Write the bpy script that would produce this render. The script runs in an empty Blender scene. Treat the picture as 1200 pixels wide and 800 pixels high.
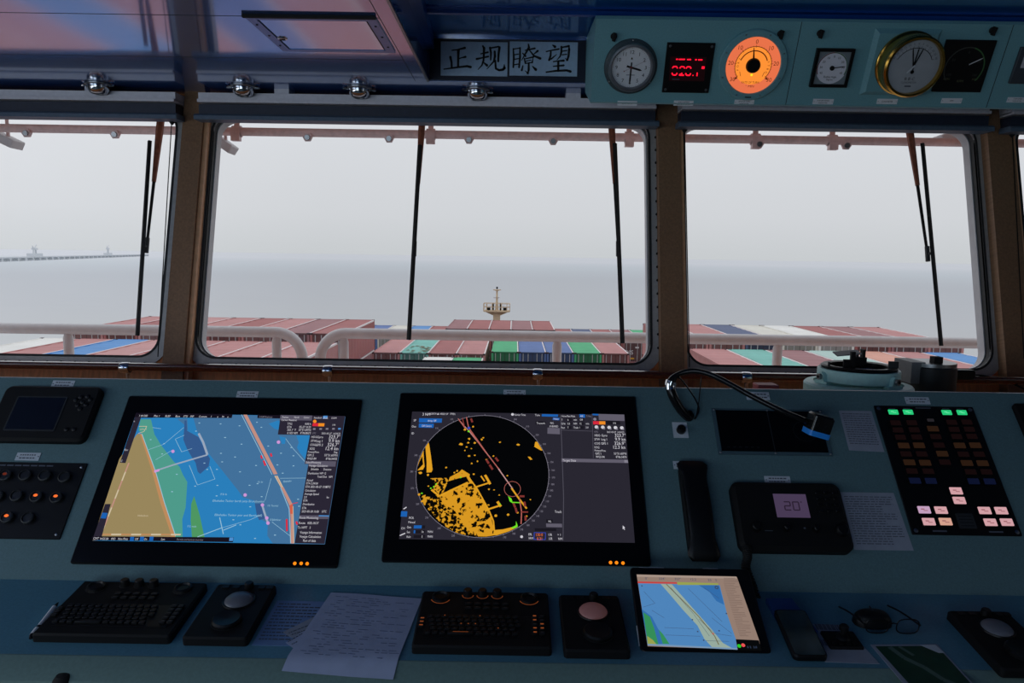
import bpy, math, random
from mathutils import Matrix, Vector
from math import sin, cos, pi, radians, atan2, sqrt
random.seed(7)
SC = bpy.context.scene
COL = SC.collection
EYE = 1.65

# ------------------------------------------------------------------ camera
CF, CYAW, CPITCH, CROLL = 885.66, 0.0019, 0.1126, 0.0154
fw = Vector((-sin(CYAW)*cos(CPITCH), cos(CYAW)*cos(CPITCH), -sin(CPITCH)))
rt0 = Vector((cos(CYAW), sin(CYAW), 0)); up0 = rt0.cross(fw)
rt = rt0*cos(CROLL)+up0*sin(CROLL); up = -rt0*sin(CROLL)+up0*cos(CROLL)
EYEP = Vector((0, 0, EYE))
cd = bpy.data.cameras.new('camera'); cam = bpy.data.objects.new('camera', cd); COL.objects.link(cam)
cam.matrix_world = Matrix(((rt.x, up.x, -fw.x, 0), (rt.y, up.y, -fw.y, 0), (rt.z, up.z, -fw.z, EYE), (0, 0, 0, 1)))
cd.sensor_width = 36; cd.lens = 36*CF/1200; cd.clip_start = 0.05; cd.clip_end = 60000
SC.camera = cam

def ray(px, py): return fw + rt*((px-600)/CF) - up*((py-400)/CF)
def aty(px, py, Y):
    d = ray(px, py); return EYEP + d*(Y/d.y)
def atz(px, py, Z):
    d = ray(px, py); return EYEP + d*((Z-EYE)/d.z)

def frame(tilt, y0, z0):
    return Matrix(((1, 0, 0, 0), (0, cos(tilt), -sin(tilt), y0), (0, sin(tilt), cos(tilt), z0), (0, 0, 0, 1)))
def onF(F, px, py, w=0.0):
    """point of a plane F (raised w) seen at a pixel, in F's own u, v"""
    n = F.to_3x3().col[2]; o = F.translation + n*w; d = ray(px, py)
    P = EYEP + d*((o-EYEP).dot(n)/d.dot(n)); q = F.inverted() @ P
    return q.x, q.y
F_PANEL = frame(0.8446, 1.7, EYE-0.8542)
F_DESK = frame(0.1358, 1.751, EYE-0.797)
F_LIP = frame(radians(38), 1.480, EYE-0.834)
F_BOX = frame(radians(114.95), 2.777, EYE+0.55)
F_WIN = frame(1.3111, 3.055, EYE-0.42)
F_TAB = frame(radians(31.8), 1.517, EYE-0.829)

# ------------------------------------------------------------------ materials
def lin(c):
    return tuple(((x/255)/12.92 if x/255 <= 0.04045 else ((x/255+0.055)/1.055)**2.4) for x in c)
_M = {}
def mat(name, c, rough=0.5, metal=0.0, noise=0.08, scale=40.0, spec=0.5, coat=0.0, bump=0.0, ior=1.45, stretch=None, coat_ior=1.5, coat_rough=0.03):
    if name in _M: return _M[name]
    m = bpy.data.materials.new(name); m.use_nodes = True; nt = m.node_tree; b = nt.nodes['Principled BSDF']
    b.inputs['Roughness'].default_value = rough; b.inputs['Metallic'].default_value = metal
    b.inputs['Specular IOR Level'].default_value = spec; b.inputs['Coat Weight'].default_value = coat
    b.inputs['IOR'].default_value = ior
    b.inputs['Coat IOR'].default_value = coat_ior; b.inputs['Coat Roughness'].default_value = coat_rough
    L = lin(c); b.inputs['Base Color'].default_value = (*L, 1)
    if noise:
        tc = nt.nodes.new('ShaderNodeTexCoord'); n = nt.nodes.new('ShaderNodeTexNoise'); r = nt.nodes.new('ShaderNodeValToRGB')
        n.inputs['Scale'].default_value = scale; n.inputs['Detail'].default_value = 4
        if stretch:
            mp = nt.nodes.new('ShaderNodeMapping'); mp.inputs['Scale'].default_value = stretch
            nt.links.new(tc.outputs['Object'], mp.inputs['Vector']); nt.links.new(mp.outputs['Vector'], n.inputs['Vector'])
        else: nt.links.new(tc.outputs['Object'], n.inputs['Vector'])
        r.color_ramp.elements[0].position = 0.3; r.color_ramp.elements[1].position = 0.7
        r.color_ramp.elements[0].color = (*[x*(1-noise) for x in L], 1); r.color_ramp.elements[1].color = (*[min(1, x*(1+noise)) for x in L], 1)
        nt.links.new(n.outputs['Fac'], r.inputs['Fac']); nt.links.new(r.outputs['Color'], b.inputs['Base Color'])
        if bump:
            bp = nt.nodes.new('ShaderNodeBump'); bp.inputs['Strength'].default_value = bump; bp.inputs['Distance'].default_value = 0.002
            nt.links.new(n.outputs['Fac'], bp.inputs['Height']); nt.links.new(bp.outputs['Normal'], b.inputs['Normal'])
    _M[name] = m; return m
def glow(name, c, s=1.0):
    if name in _M: return _M[name]
    m = bpy.data.materials.new(name); m.use_nodes = True; nt = m.node_tree; nt.nodes.clear()
    e = nt.nodes.new('ShaderNodeEmission'); o = nt.nodes.new('ShaderNodeOutputMaterial')
    e.inputs['Color'].default_value = (*lin(c), 1); e.inputs['Strength'].default_value = s
    nt.links.new(e.outputs[0], o.inputs['Surface']); _M[name] = m; return m
def glow_speckle(name, c, c2, scale, thr, s=1.0, detail=3):
    """glowing picture element broken up by dark speckle"""
    m = glow(name, c, s); nt = m.node_tree; e = [n for n in nt.nodes if n.type == 'EMISSION'][0]
    tc = nt.nodes.new('ShaderNodeTexCoord'); n = nt.nodes.new('ShaderNodeTexNoise'); r = nt.nodes.new('ShaderNodeValToRGB')
    n.inputs['Scale'].default_value = scale; n.inputs['Detail'].default_value = detail
    r.color_ramp.elements[0].position = thr; r.color_ramp.elements[0].color = (*lin(c2), 1)
    r.color_ramp.elements[1].position = thr+0.03; r.color_ramp.elements[1].color = (*lin(c), 1)
    nt.links.new(tc.outputs['Object'], n.inputs['Vector']); nt.links.new(n.outputs['Fac'], r.inputs['Fac'])
    nt.links.new(r.outputs['Color'], e.inputs['Color']); return m
def glassmat(name, fac, rough=0.0, tint=(1, 1, 1)):
    if name in _M: return _M[name]
    m = bpy.data.materials.new(name); m.use_nodes = True; nt = m.node_tree; nt.nodes.clear()
    o = nt.nodes.new('ShaderNodeOutputMaterial'); mx = nt.nodes.new('ShaderNodeMixShader'); t = nt.nodes.new('ShaderNodeBsdfTransparent')
    g = nt.nodes.new('ShaderNodeBsdfGlossy'); f = nt.nodes.new('ShaderNodeFresnel'); f.inputs['IOR'].default_value = fac
    t.inputs['Color'].default_value = (*tint, 1); g.inputs['Roughness'].default_value = rough
    nt.links.new(f.outputs[0], mx.inputs[0]); nt.links.new(t.outputs[0], mx.inputs[1]); nt.links.new(g.outputs[0], mx.inputs[2])
    nt.links.new(mx.outputs[0], o.inputs['Surface']); _M[name] = m; return m

M_TEAL = mat('teal_console_paint', (92, 122, 128), 0.55, noise=0.10, scale=220, bump=0.15)
M_COMP = mat('window_lit_compass_teal', (176, 222, 220), 0.45, noise=0.06, scale=80)  # compass teal lightened to stand in for window light on it
M_TEALB = mat('bounce_lit_cabinet_teal', (120, 174, 182), 0.5, noise=0.08, scale=220, bump=0.1)  # cabinet teal lightened in place of light bouncing up from the console
M_DESK = mat('blue_desk_laminate', (84, 134, 156), 0.38, noise=0.10, scale=200)
M_LIP = mat('grey_green_edge_paint', (112, 138, 134), 0.5, noise=0.08, scale=150)
M_BLACK = mat('black_plastic', (12, 12, 14), 0.42, noise=0.15, scale=300, spec=0.35)
M_BLACKM = mat('matte_black_plastic', (13, 13, 15), 0.65, noise=0.15, scale=300, spec=0.3)
M_RUB = mat('black_rubber', (14, 14, 15), 0.8, noise=0.1)
M_BEZEL = mat('black_monitor_glass', (9, 9, 11), 0.28, noise=0.05, spec=0.25)
M_PANELBLK = mat('black_instrument_plate', (12, 12, 14), 0.45, noise=0.1, spec=0.3)
M_DGREY = mat('dark_grey_plastic', (44, 47, 50), 0.5, noise=0.1, scale=200)
M_GREY = mat('grey_plastic', (120, 124, 128), 0.5, noise=0.06)
M_CHROME = mat('chrome', (215, 218, 222), 0.08, 1.0, noise=0.03)
M_STEEL = mat('brushed_steel', (150, 152, 155), 0.35, 1.0, noise=0.1, scale=90)
M_BRASS = mat('polished_brass', (205, 160, 75), 0.2, 1.0, noise=0.08, scale=60)
M_WHITE = mat('white_dial', (232, 234, 238), 0.5, noise=0.03)
M_PLATE = mat('pale_nameplate', (200, 208, 218), 0.45, noise=0.05)
M_INK = mat('black_ink', (14, 14, 16), 0.6, noise=0.05)
M_INKG = mat('grey_ink', (92, 98, 112), 0.6, noise=0.05)
M_PAPER = mat('white_paper', (168, 178, 208), 0.8, noise=0.06, scale=25)
M_PAPERD = mat('dull_paper', (150, 156, 172), 0.8, noise=0.06, scale=30)
M_WOOD = mat('brown_wall_lining', (232, 148, 88), 0.5, noise=0.18, scale=14, stretch=(6, 1, 0.6))
M_POST = mat('brown_post_veneer', (142, 108, 80), 0.5, noise=0.16, scale=20, stretch=(6, 6, 0.5))
M_EDGE = mat('window_lit_wood_edge', (236, 180, 136), 0.45, noise=0.12, scale=30)  # post edging colour lightened for the window it faces
M_RAILW = mat('dark_red_wood', (92, 44, 30), 0.22, noise=0.25, scale=12, stretch=(0.6, 8, 8), coat=0.6)
M_FRAME = mat('window_clamp_metal', (176, 176, 176), 0.5, 0.25, noise=0.08, scale=60)
M_GASK = mat('window_gasket', (40, 42, 44), 0.6, noise=0.1)
M_NAVY = mat('navy_blind_housing', (38, 44, 62), 0.5, noise=0.12, scale=60)
M_SLATE = mat('slate_blind_bar', (82, 100, 120), 0.45, noise=0.1, scale=80)
M_VAL = mat('grey_valance', (226, 224, 232), 0.5, noise=0.06, scale=60)
M_CEIL = mat('glossy_blue_ceiling', (66, 116, 196), 0.2, 0.5, noise=0.06, scale=3, coat=1.0, coat_ior=2.6, coat_rough=0.075)
M_CEIL2 = mat('deep_blue_ceiling', (10, 92, 172), 0.3, 0.0, noise=0.06, scale=3, coat=1.0, coat_ior=1.42, coat_rough=0.05)
M_SIGNB = mat('dark_navy_board', (12, 22, 44), 0.4, noise=0.1)
M_SIGNP = mat('pale_blue_plaque', (170, 196, 220), 0.5, noise=0.06, scale=60)
M_WPAINT = mat('white_deck_paint', (222, 220, 222), 0.45, noise=0.05, scale=20)
M_PIPE = mat('pinkish_white_pipe', (240, 212, 210), 0.5, noise=0.1, scale=40)
M_RUST = mat('rusty_orange_arm', (150, 84, 60), 0.6, noise=0.3, scale=60)
M_CLEAR = glassmat('window_glass', 1.18)
M_ACRY = glassmat('clear_lens', 1.35, 0.02, (0.9, 0.92, 0.94))
M_FLOOR = mat('green_grey_floor', (70, 82, 80), 0.5, noise=0.12, scale=8)
M_WALLI = mat('pale_wall_lining', (130, 132, 130), 0.6, noise=0.05, scale=8)

# ------------------------------------------------------------------ mesh builder
_TXT = {}
def text_geo(s):
    if s in _TXT: return _TXT[s]
    c = bpy.data.curves.new('t', 'FONT'); c.body = s; c.size = 1.0; c.resolution_u = 2
    o = bpy.data.objects.new('t', c); me = o.to_mesh()
    V = [(v.co.x, v.co.y) for v in me.vertices]; P = [tuple(p.vertices) for p in me.polygons]
    o.to_mesh_clear(); bpy.data.objects.remove(o); bpy.data.curves.remove(c)
    if V:
        xs = [v[0] for v in V]; x0, x1 = min(xs), max(xs)
    else: x0, x1 = 0, 0.1
    _TXT[s] = (V, P, x0, x1); return _TXT[s]

class MB:
    def __init__(self): self.v = []; self.f = []; self.m = []; self.T = None
    def add(self, vs, fs, mi=0):
        k = len(self.v)
        for p in vs:
            p = Vector(p)
            if len(p) == 2: p = Vector((p.x, p.y, 0))
            self.v.append(tuple(self.T @ p) if self.T is not None else tuple(p))
        for f in fs: self.f.append(tuple(k+i for i in f)); self.m.append(mi)
        return self
    def poly(self, pts, z=None, mi=0):
        P = [(p[0], p[1], z) if z is not None else p for p in pts]
        if z is not None:   # face up whatever the winding
            a = sum(P[i][0]*P[(i+1) % len(P)][1]-P[(i+1) % len(P)][0]*P[i][1] for i in range(len(P)))
            if a < 0: P = P[::-1]
        return self.add(P, [tuple(range(len(P)))], mi)
    def box(self, x0, x1, y0, y1, z0, z1, mi=0):
        return self.add([(x0, y0, z0), (x1, y0, z0), (x1, y1, z0), (x0, y1, z0), (x0, y0, z1), (x1, y0, z1), (x1, y1, z1), (x0, y1, z1)],
                        [(3, 2, 1, 0), (4, 5, 6, 7), (0, 1, 5, 4), (1, 2, 6, 5), (2, 3, 7, 6), (3, 0, 4, 7)], mi)
    def prism(self, pts, z0, z1, mi=0, ch=0.0, bottom=True):
        """outline extruded in z with an optional chamfer on top"""
        a = sum(pts[i][0]*pts[(i+1) % len(pts)][1]-pts[(i+1) % len(pts)][0]*pts[i][1] for i in range(len(pts)))
        if a < 0: pts = pts[::-1]
        n = len(pts); L = [[(p[0], p[1], z0) for p in pts]]
        if ch:
            L.append([(p[0], p[1], z1-ch) for p in pts]); ins = inset(pts, ch); L.append([(p[0], p[1], z1) for p in ins])
        else: L.append([(p[0], p[1], z1) for p in pts])
        V = [p for l in L for p in l]; F = []
        for k in range(len(L)-1):
            for i in range(n):
                j = (i+1) % n; F.append((k*n+i, k*n+j, (k+1)*n+j, (k+1)*n+i))
        F.append(tuple((len(L)-1)*n+i for i in range(n)))
        if bottom: F.append(tuple(range(n))[::-1])
        return self.add(V, F, mi)
    def rbox(self, x0, x1, y0, y1, z0, z1, r=0.01, mi=0, ch=0.0, seg=5):
        return self.prism(rrect(x0, x1, y0, y1, r, seg), z0, z1, mi, ch)
    def lathe(self, prof, o=(0, 0, 0), mi=0, n=32, mis=None, sx=1, sy=1):
        V = []; F = []
        for r, z in prof:
            for i in range(n):
                a = 2*pi*i/n; V.append((o[0]+r*cos(a)*sx, o[1]+r*sin(a)*sy, o[2]+z))
        k0 = len(self.f)
        for k in range(len(prof)-1):
            for i in range(n):
                j = (i+1) % n; F.append((k*n+i, k*n+j, (k+1)*n+j, (k+1)*n+i))
        self.add(V, F, mi)
        if mis:
            for k in range(len(prof)-1):
                for i in range(n): self.m[k0+k*n+i] = mis[k]
        return self
    def cyl(self, o, r, h, mi=0, n=24, r2=None, ch=0.0):
        r2 = r if r2 is None else r2
        pr = [(0, 0), (r, 0), (r2, h-ch), (r2-ch, h), (0, h)] if ch else [(0, 0), (r, 0), (r2, h), (0, h)]
        return self.lathe(pr, o, mi, n)
    def disc(self, cx, cy, r, z, mi=0, n=32):
        return self.poly([(cx+r*cos(2*pi*i/n), cy+r*sin(2*pi*i/n)) for i in range(n)], z, mi)
    def arc(self, cx, cy, r0, r1, a0, a1, z, mi=0, n=40):
        V = []; F = []
        for i in range(n+1):
            a = radians(a0+(a1-a0)*i/n); V += [(cx+r0*cos(a), cy+r0*sin(a), z), (cx+r1*cos(a), cy+r1*sin(a), z)]
        for i in range(n): F.append((2*i, 2*i+1, 2*i+3, 2*i+2) if a1 > a0 else (2*i, 2*i+2, 2*i+3, 2*i+1))
        return self.add(V, F, mi)
    def line(self, p, q, w, z, mi=0):
        d = Vector((q[0]-p[0], q[1]-p[1]))
        if d.length < 1e-9: return self
        n = Vector((-d.y, d.x)).normalized()*(w/2)
        return self.poly([(p[0]-n.x, p[1]-n.y), (q[0]-n.x, q[1]-n.y), (q[0]+n.x, q[1]+n.y), (p[0]+n.x, p[1]+n.y)], z, mi)
    def path(self, pts, w, z, mi=0):
        for a, b in zip(pts, pts[1:]): self.line(a, b, w, z, mi)
        return self
    def rect(self, cx, cy, w, h, z, mi=0): return self.poly([(cx-w/2, cy-h/2), (cx+w/2, cy-h/2), (cx+w/2, cy+h/2), (cx-w/2, cy+h/2)], z, mi)
    def text(self, s, x, y, size, z, mi=0, align='c', rot=0.0, squeeze=1.0):
        V, P, x0, x1 = text_geo(s)
        off = {'c': (x0+x1)/2, 'l': x0, 'r': x1}[align]; c, sn = cos(rot), sin(rot); o = []
        for a, b in V:
            a = (a-off)*size*squeeze; b = (b-0.35)*size; o.append((x+a*c-b*sn, y+a*sn+b*c, z))
        return self.add(o, P, mi)
    def tube(self, pts, r, mi=0, n=10, caps=True):
        pts = [Vector(p) for p in pts]; N = len(pts); rs = r if isinstance(r, (list, tuple)) else [r]*N
        V = []; F = []; ref = None
        for i, p in enumerate(pts):
            t = (pts[min(i+1, N-1)]-pts[max(i-1, 0)]).normalized()
            if ref is None:
                ref = Vector((0, 0, 1)) if abs(t.z) < 0.9 else Vector((1, 0, 0))
                ref = (ref-t*ref.dot(t)).normalized()
            else:
                ref = ref-t*ref.dot(t); ref.normalize()
            b = t.cross(ref)
            for k in range(n):
                a = 2*pi*k/n; V.append(p+(ref*cos(a)+b*sin(a))*rs[i])
        for i in range(N-1):
            for k in range(n):
                j = (k+1) % n; F.append((i*n+k, i*n+j, (i+1)*n+j, (i+1)*n+k))
        if caps: F += [tuple(range(n))[::-1], tuple((N-1)*n+k for k in range(n))]
        return self.add(V, F, mi)
    def build(self, name, mats, parent=None, matrix=None, angle=0.6):
        me = bpy.data.meshes.new(name); me.from_pydata(self.v, [], self.f)
        for m in (mats if isinstance(mats, (list, tuple)) else [mats]): me.materials.append(m)
        me.polygons.foreach_set('material_index', self.m)
        me.polygons.foreach_set('use_smooth', [True]*len(self.f)); me.set_sharp_from_angle(angle=angle); me.update()
        o = bpy.data.objects.new(name, me); COL.objects.link(o)
        if parent: o.parent = parent
        if matrix is not None: o.matrix_local = matrix
        return o

def inset(pts, d):
    n = len(pts); out = []
    for i in range(n):
        a, b, c = Vector(pts[i-1][:2]), Vector(pts[i][:2]), Vector(pts[(i+1) % n][:2])
        e1 = (b-a).normalized(); e2 = (c-b).normalized(); n1 = Vector((-e1.y, e1.x)); n2 = Vector((-e2.y, e2.x))
        m = (n1+n2)
        if m.length < 1e-6: m = n1
        m.normalize(); k = d/max(0.35, m.dot(n1)); out.append((b.x+m.x*k, b.y+m.y*k))
    return out
def rrect(x0, x1, y0, y1, r, seg=5):
    P = []
    for cx, cy, a0 in ((x1-r, y0+r, -90), (x1-r, y1-r, 0), (x0+r, y1-r, 90), (x0+r, y0+r, 180)):
        for i in range(seg+1):
            a = radians(a0+90*i/seg); P.append((cx+r*cos(a), cy+r*sin(a)))
    return P
def spline(pts, n=8):
    P = [Vector(p) for p in pts]; P = [P[0]*2-P[1]]+P+[P[-1]*2-P[-2]]; out = []
    for i in range(1, len(P)-2):
        for k in range(n):
            t = k/n; a, b, c, d = P[i-1:i+3]
            out.append(0.5*((2*b)+(c-a)*t+(2*a-5*b+4*c-d)*t*t+(3*b-a-3*c+d)*t**3))
    out.append(P[-2]); return out

def thing(name, label, cat, matrix=None, group=None):
    o = bpy.data.objects.new(name, None); COL.objects.link(o); o.empty_display_size = 0.05
    if matrix is not None: o.matrix_world = matrix
    o['label'] = label; o['category'] = cat
    if group: o['group'] = group
    return o
def tag(o, label, cat, group=None):
    o['label'] = label; o['category'] = cat
    if group: o['group'] = group
    return o
def struct(o): o['kind'] = 'structure'; return o
def shift(F, u, v, w=0.0): return F @ Matrix.Translation((u, v, w))
def quadF(F, quad):
    P = [onF(F, *q) for q in quad]   # TL TR BR BL
    return (P[0][0]+P[3][0])/2, (P[1][0]+P[2][0])/2, (P[3][1]+P[2][1])/2, (P[0][1]+P[1][1])/2

def homog(quad, w, h):
    """pixel -> rectangle (w wide, h high, centred) for a screen seen as TL TR BR BL"""
    dst = [(-w/2, h/2), (w/2, h/2), (w/2, -h/2), (-w/2, -h/2)]; A = []; B = []
    for (x, y), (X, Y) in zip(quad, dst):
        A.append([x, y, 1, 0, 0, 0, -X*x, -X*y]); B.append(X); A.append([0, 0, 0, x, y, 1, -Y*x, -Y*y]); B.append(Y)
    n = 8; Mx = [r+[b] for r, b in zip(A, B)]
    for i in range(n):
        p = max(range(i, n), key=lambda k: abs(Mx[k][i])); Mx[i], Mx[p] = Mx[p], Mx[i]
        for k in range(n):
            if k != i:
                f = Mx[k][i]/Mx[i][i]; Mx[k] = [a-f*b for a, b in zip(Mx[k], Mx[i])]
    s = [Mx[i][n]/Mx[i][i] for i in range(n)]
    return lambda x, y: ((s[0]*x+s[1]*y+s[2])/(s[6]*x+s[7]*y+1), (s[3]*x+s[4]*y+s[5])/(s[6]*x+s[7]*y+1))
def screw(mb, x, y, r=0.004, z=0.0, mi=0): mb.lathe([(0, 0), (r, 0), (r, 0.0012), (r*0.6, 0.002), (0, 0.002)][1:], (x, y, z), mi, 12); mb.box(x-r*0.6, x+r*0.6, y-r*0.12, y+r*0.12, z+0.001, z+0.0022, mi)

# ================================================================== ROOM SHELL
ZC, ZR = EYE+0.67, EYE+0.838        # dropped ceiling, recessed ceiling
XS, XE, YD = -0.345, 3.35, 3.03     # right edge of the dropped ceiling, side wall, front of the recess
ZF = 0.0
def sbox(name, b, m, bev=0):
    mb = MB(); mb.box(*b); return struct(mb.build(name, m))
sbox('floor', (-3.5, 3.5, -3.2, 3.0, -0.1, 0.0), M_FLOOR)
sbox('wall_back', (-3.5, 3.5, -3.3, -3.2, 0, 2.6), M_WALLI)
def side_wall(name, x0, x1, ya, yb, za, zb):
    mb = MB()
    mb.box(x0, x1, -3.2, ya, 0, 2.6); mb.box(x0, x1, yb, 3.5, 0, 2.6)
    mb.box(x0, x1, ya, yb, 0, za); mb.box(x0, x1, ya, yb, zb, 2.6)
    return struct(mb.build(name, M_WALLI))
side_wall('wall_left', -3.5, -3.4, -1.6, 2.2, 0.95, 2.1)
side_wall('wall_right', 3.4, 3.5, -0.4, 1.0, 1.1, 2.0)
mb = MB(); mb.box(-3.5, 3.5, -3.2, 3.5, ZR, ZR+0.1); struct(mb.build('ceiling', M_CEIL2))
mb = MB()
mb.box(-3.4, XS, -3.2, YD, ZC, ZR)
mb.box(-3.4, 3.4, YD, 3.34, ZC, ZR)
g = MB()
# seams of the dropped ceiling sheets
def cz(px, py): p = atz(px, py, ZC); return p.x, p.y
ys1 = cz(300, 19)[1]; ys2 = cz(300, 68)[1]
xs_in = XS-0.052
for y in (ys1, ys2): mb.box(-3.4, xs_in, y-0.0012, y+0.0012, ZC-0.0006, ZC, 1)
mb.box(xs_in-0.001, xs_in+0.001, -1, YD, ZC-0.0006, ZC, 1)
mb.box(XS-0.006, XS+0.002, -3.0, YD, ZC-0.004, ZC+0.004, 2)
struct(mb.build('ceiling', [M_CEIL, M_GASK, M_STEEL]))
# ridge across the recess, and a rounded cover strip at its left side
zr = 0.0
mb = MB(); mb.tube([(XS, 2.70, ZR-0.004), (3.4, 2.70, ZR-0.004)], 0.016, 0, 10)
mb.box(XS, 3.4, 2.66, 2.74, ZR-0.006, ZR)
struct(mb.build('trim_1', mat('blue_trim', (16, 70, 150), 0.3, 0.1, noise=0.05)))
mb = MB(); mb.prism([(XS, 2.2), (XS+0.05, 2.2), (XS+0.02, YD), (XS, YD)], ZR-0.05, ZR)
struct(mb.build('trim_2', _M['blue_trim']))

# ------------------------------------------------------------------ front wall with window openings
def wpx(px, py, w=0.0): return onF(F_WIN, px, py, w)
VB = (wpx(500, 421.5)[1]+wpx(300, 418)[1])/2-0.008
VT = wpx(500, 147.5)[1]+0.045
u2L = (wpx(247, 175)[0]+wpx(231, 395)[0])/2; u2R = (wpx(761, 180)[0]+wpx(763.5, 395)[0])/2
u1R = (wpx(206.5, 160)[0]+wpx(190, 390)[0])/2; u1L = u1R-(u2R-u2L)
u3L = (wpx(801, 175)[0]+wpx(803, 395)[0])/2; u3R = (wpx(1142, 180)[0]+wpx(1163, 395)[0])/2
u4L = (wpx(1190, 200)[0]+wpx(1206, 330)[0])/2; u4R = 3.25
HOLES = [(u1L, u1R), (u2L, u2R), (u3L, u3R), (u4L, u4R)]
print('windows', [(round(a, 3), round(b, 3)) for a, b in HOLES], VB, VT)
RC = 0.085
cells = [-3.4]+[(HOLES[i][1]+HOLES[i+1][0])/2 for i in range(3)]+[3.4]
V0, V1 = -1.28, 1.2
wall = MB(); SEG = 8
for i, (a, b) in enumerate(HOLES):
    h = rrect(a, b, VB, VT, RC, SEG); cl, cr = cells[i], cells[i+1]; outer = []
    cor = [(cr, V0), (cr, V1), (cl, V1), (cl, V0)]
    base = [((b-RC, V0), (cr, VB+RC)), ((cr, VT-RC), (b-RC, V1)), ((a+RC, V1), (cl, VT-RC)), ((cl, VB+RC), (a+RC, V0))]
    for k in range(4):
        for s in range(SEG+1):
            t = s/SEG; p, q = base[k]; c = cor[k]
            outer.append(tuple(p[j]+(c[j]-p[j])*t*2 for j in (0, 1)) if t <= 0.5 else tuple(c[j]+(q[j]-c[j])*(t-0.5)*2 for j in (0, 1)))
    n = len(h); V = [(x, y, 0) for x, y in h]+[(x, y, 0) for x, y in outer]+[(x, y, -0.05) for x, y in h]+[(x, y, -0.05) for x, y in outer]
    F = []
    for k in range(n):
        j = (k+1) % n; F += [(k, n+k, n+j, j), (k, j, 2*n+j, 2*n+k), (2*n+k, 2*n+j, 3*n+j, 3*n+k)]
    wall.add(V, F, 0)
struct(wall.build('wall_front', [M_WOOD], matrix=F_WIN))
# windows: clamp ring with bolts, gasket, outer flange, pane
def ring(mb, a, b, v0, v1, r, d0, d1, z0, z1, mi):
    """rounded ring between the rectangle grown by d0 and by d1"""
    i_ = rrect(a-d0, b+d0, v0-d0, v1+d0, max(0.01, r+d0), 8); o_ = rrect(a-d1, b+d1, v0-d1, v1+d1, max(0.01, r+d1), 8); n = len(i_)
    V = [(x, y, z) for z in (z0, z1) for P in (i_, o_) for x, y in P]; F = []
    for k in range(n):
        j = (k+1) % n
        F += [(2*n+k, 3*n+k, 3*n+j, 2*n+j), (k, 2*n+k, 2*n+j, j), (n+k, n+j, 3*n+j, 3*n+k), (k, j, n+j, n+k)]
    mb.add(V, F, mi)
for i, (a, b) in enumerate(HOLES):
    mb = MB()
    ring(mb, a, b, VB, VT, RC, -0.006, 0.046, -0.004, 0.007, 0)
    ring(mb, a, b, VB, VT, RC, -0.006, 0.003, -0.03, 0.009, 1)
    ring(mb, a, b, VB, VT, RC, -0.010, 0.03, -0.075, -0.03, 2)
    dd = 0.026; xx = a+0.06
    while xx < b-0.05:
        for y in (VB-dd, VT+dd): mb.lathe([(0.0055, 0), (0.0055, 0.004), (0, 0.0055)], (xx, y, 0.007), 3, 8)
        xx += 0.0565
    yy = VB+0.07
    while yy < VT-0.05:
        for x in (a-dd, b+dd): mb.lathe([(0.0055, 0), (0.0055, 0.004), (0, 0.0055)], (x, yy, 0.007), 3, 8)
        yy += 0.0565
    wnd = struct(mb.build('window_%d' % (i+1), [M_FRAME, M_GASK, M_WPAINT, M_RUB], matrix=F_WIN))
    p = MB(); p.poly(rrect(a-0.01, b+0.01, VB-0.01, VT+0.01, RC), -0.02); p.build('pane', M_CLEAR, wnd)
# side windows
for nm, x, ya, yb, za, zb in (('window_5', -3.45, -1.6, 2.2, 0.95, 2.1), ('window_6', 3.45, -0.4, 1.0, 1.1, 2.0)):
    mb = MB(); t = 0.04
    for y0, y1, z0, z1 in ((ya, yb, za, za+t), (ya, yb, zb-t, zb), (ya, ya+t, za, zb), (yb-t, yb, za, zb)): mb.box(x-0.06, x+0.06, y0, y1, z0, z1)
    w5 = struct(mb.build(nm, M_FRAME)); p = MB(); p.add([(x, ya, za), (x, yb, za), (x, yb, zb), (x, ya, zb)], [(0, 1, 2, 3)]); p.build('pane', M_CLEAR, w5)
# posts between the windows
WP = 0.055
def post(xl_t, xr_t, yt, xl_b, xr_b, yb, n):
    a = (wpx(xl_t, yt, WP)[0]+wpx(xl_b, yb, WP)[0])/2; b = (wpx(xr_t, yt, WP)[0]+wpx(xr_b, yb, WP)[0])/2
    mb = MB(); mb.box(a, b, -0.42, 1.16, 0.0, WP); mb.box(b, b+0.016, -0.42, VT+0.02, 0.0, WP*0.72, 1)
    return struct(mb.build('trim_%d' % n, [M_POST, M_EDGE], matrix=F_WIN)), a, b
p1, pa1, pb1 = post(213, 234, 160, 190, 218, 420, 3)
p2, pa2, pb2 = post(770, 797, 160, 776, 802, 420, 4)
p3, pa3, pb3 = post(1158, 1185, 160, 1178, 1213, 420, 5)
# skirting ledge under the windows
# ------------------------------------------------------------------ valance and blinds
YV = 3.20
vz1 = aty(500, 112.5, YV).z; vz0 = aty(500, 125.5, YV).z; bz0 = aty(500, 137.5, YV).z; bb0 = aty(500, 145, YV).z
VR = (wpx(690, 118)[0])
segs = [(-3.35, aty(206, 115, YV).x), (aty(233, 115, YV).x, aty(768, 135, YV).x), (aty(798, 138, YV).x, aty(1158, 140, YV).x), (aty(1184, 140, YV).x, 3.3)]
for k, (a, b) in enumerate(segs):
    mb = MB(); mb.box(a, b, YV-0.005, YV+0.13, vz0+0.012, vz1); mb.box(a, b-0.0, YV-0.02, YV+0.13, vz0+0.004, vz0+0.016)
    for t in (0.18, 0.82): mb.box(a+(b-a)*t-0.03, a+(b-a)*t+0.03, YV+0.01, YV+0.1, vz1, ZC)
    struct(mb.build('trim_%d' % (6+k), M_VAL))
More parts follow.
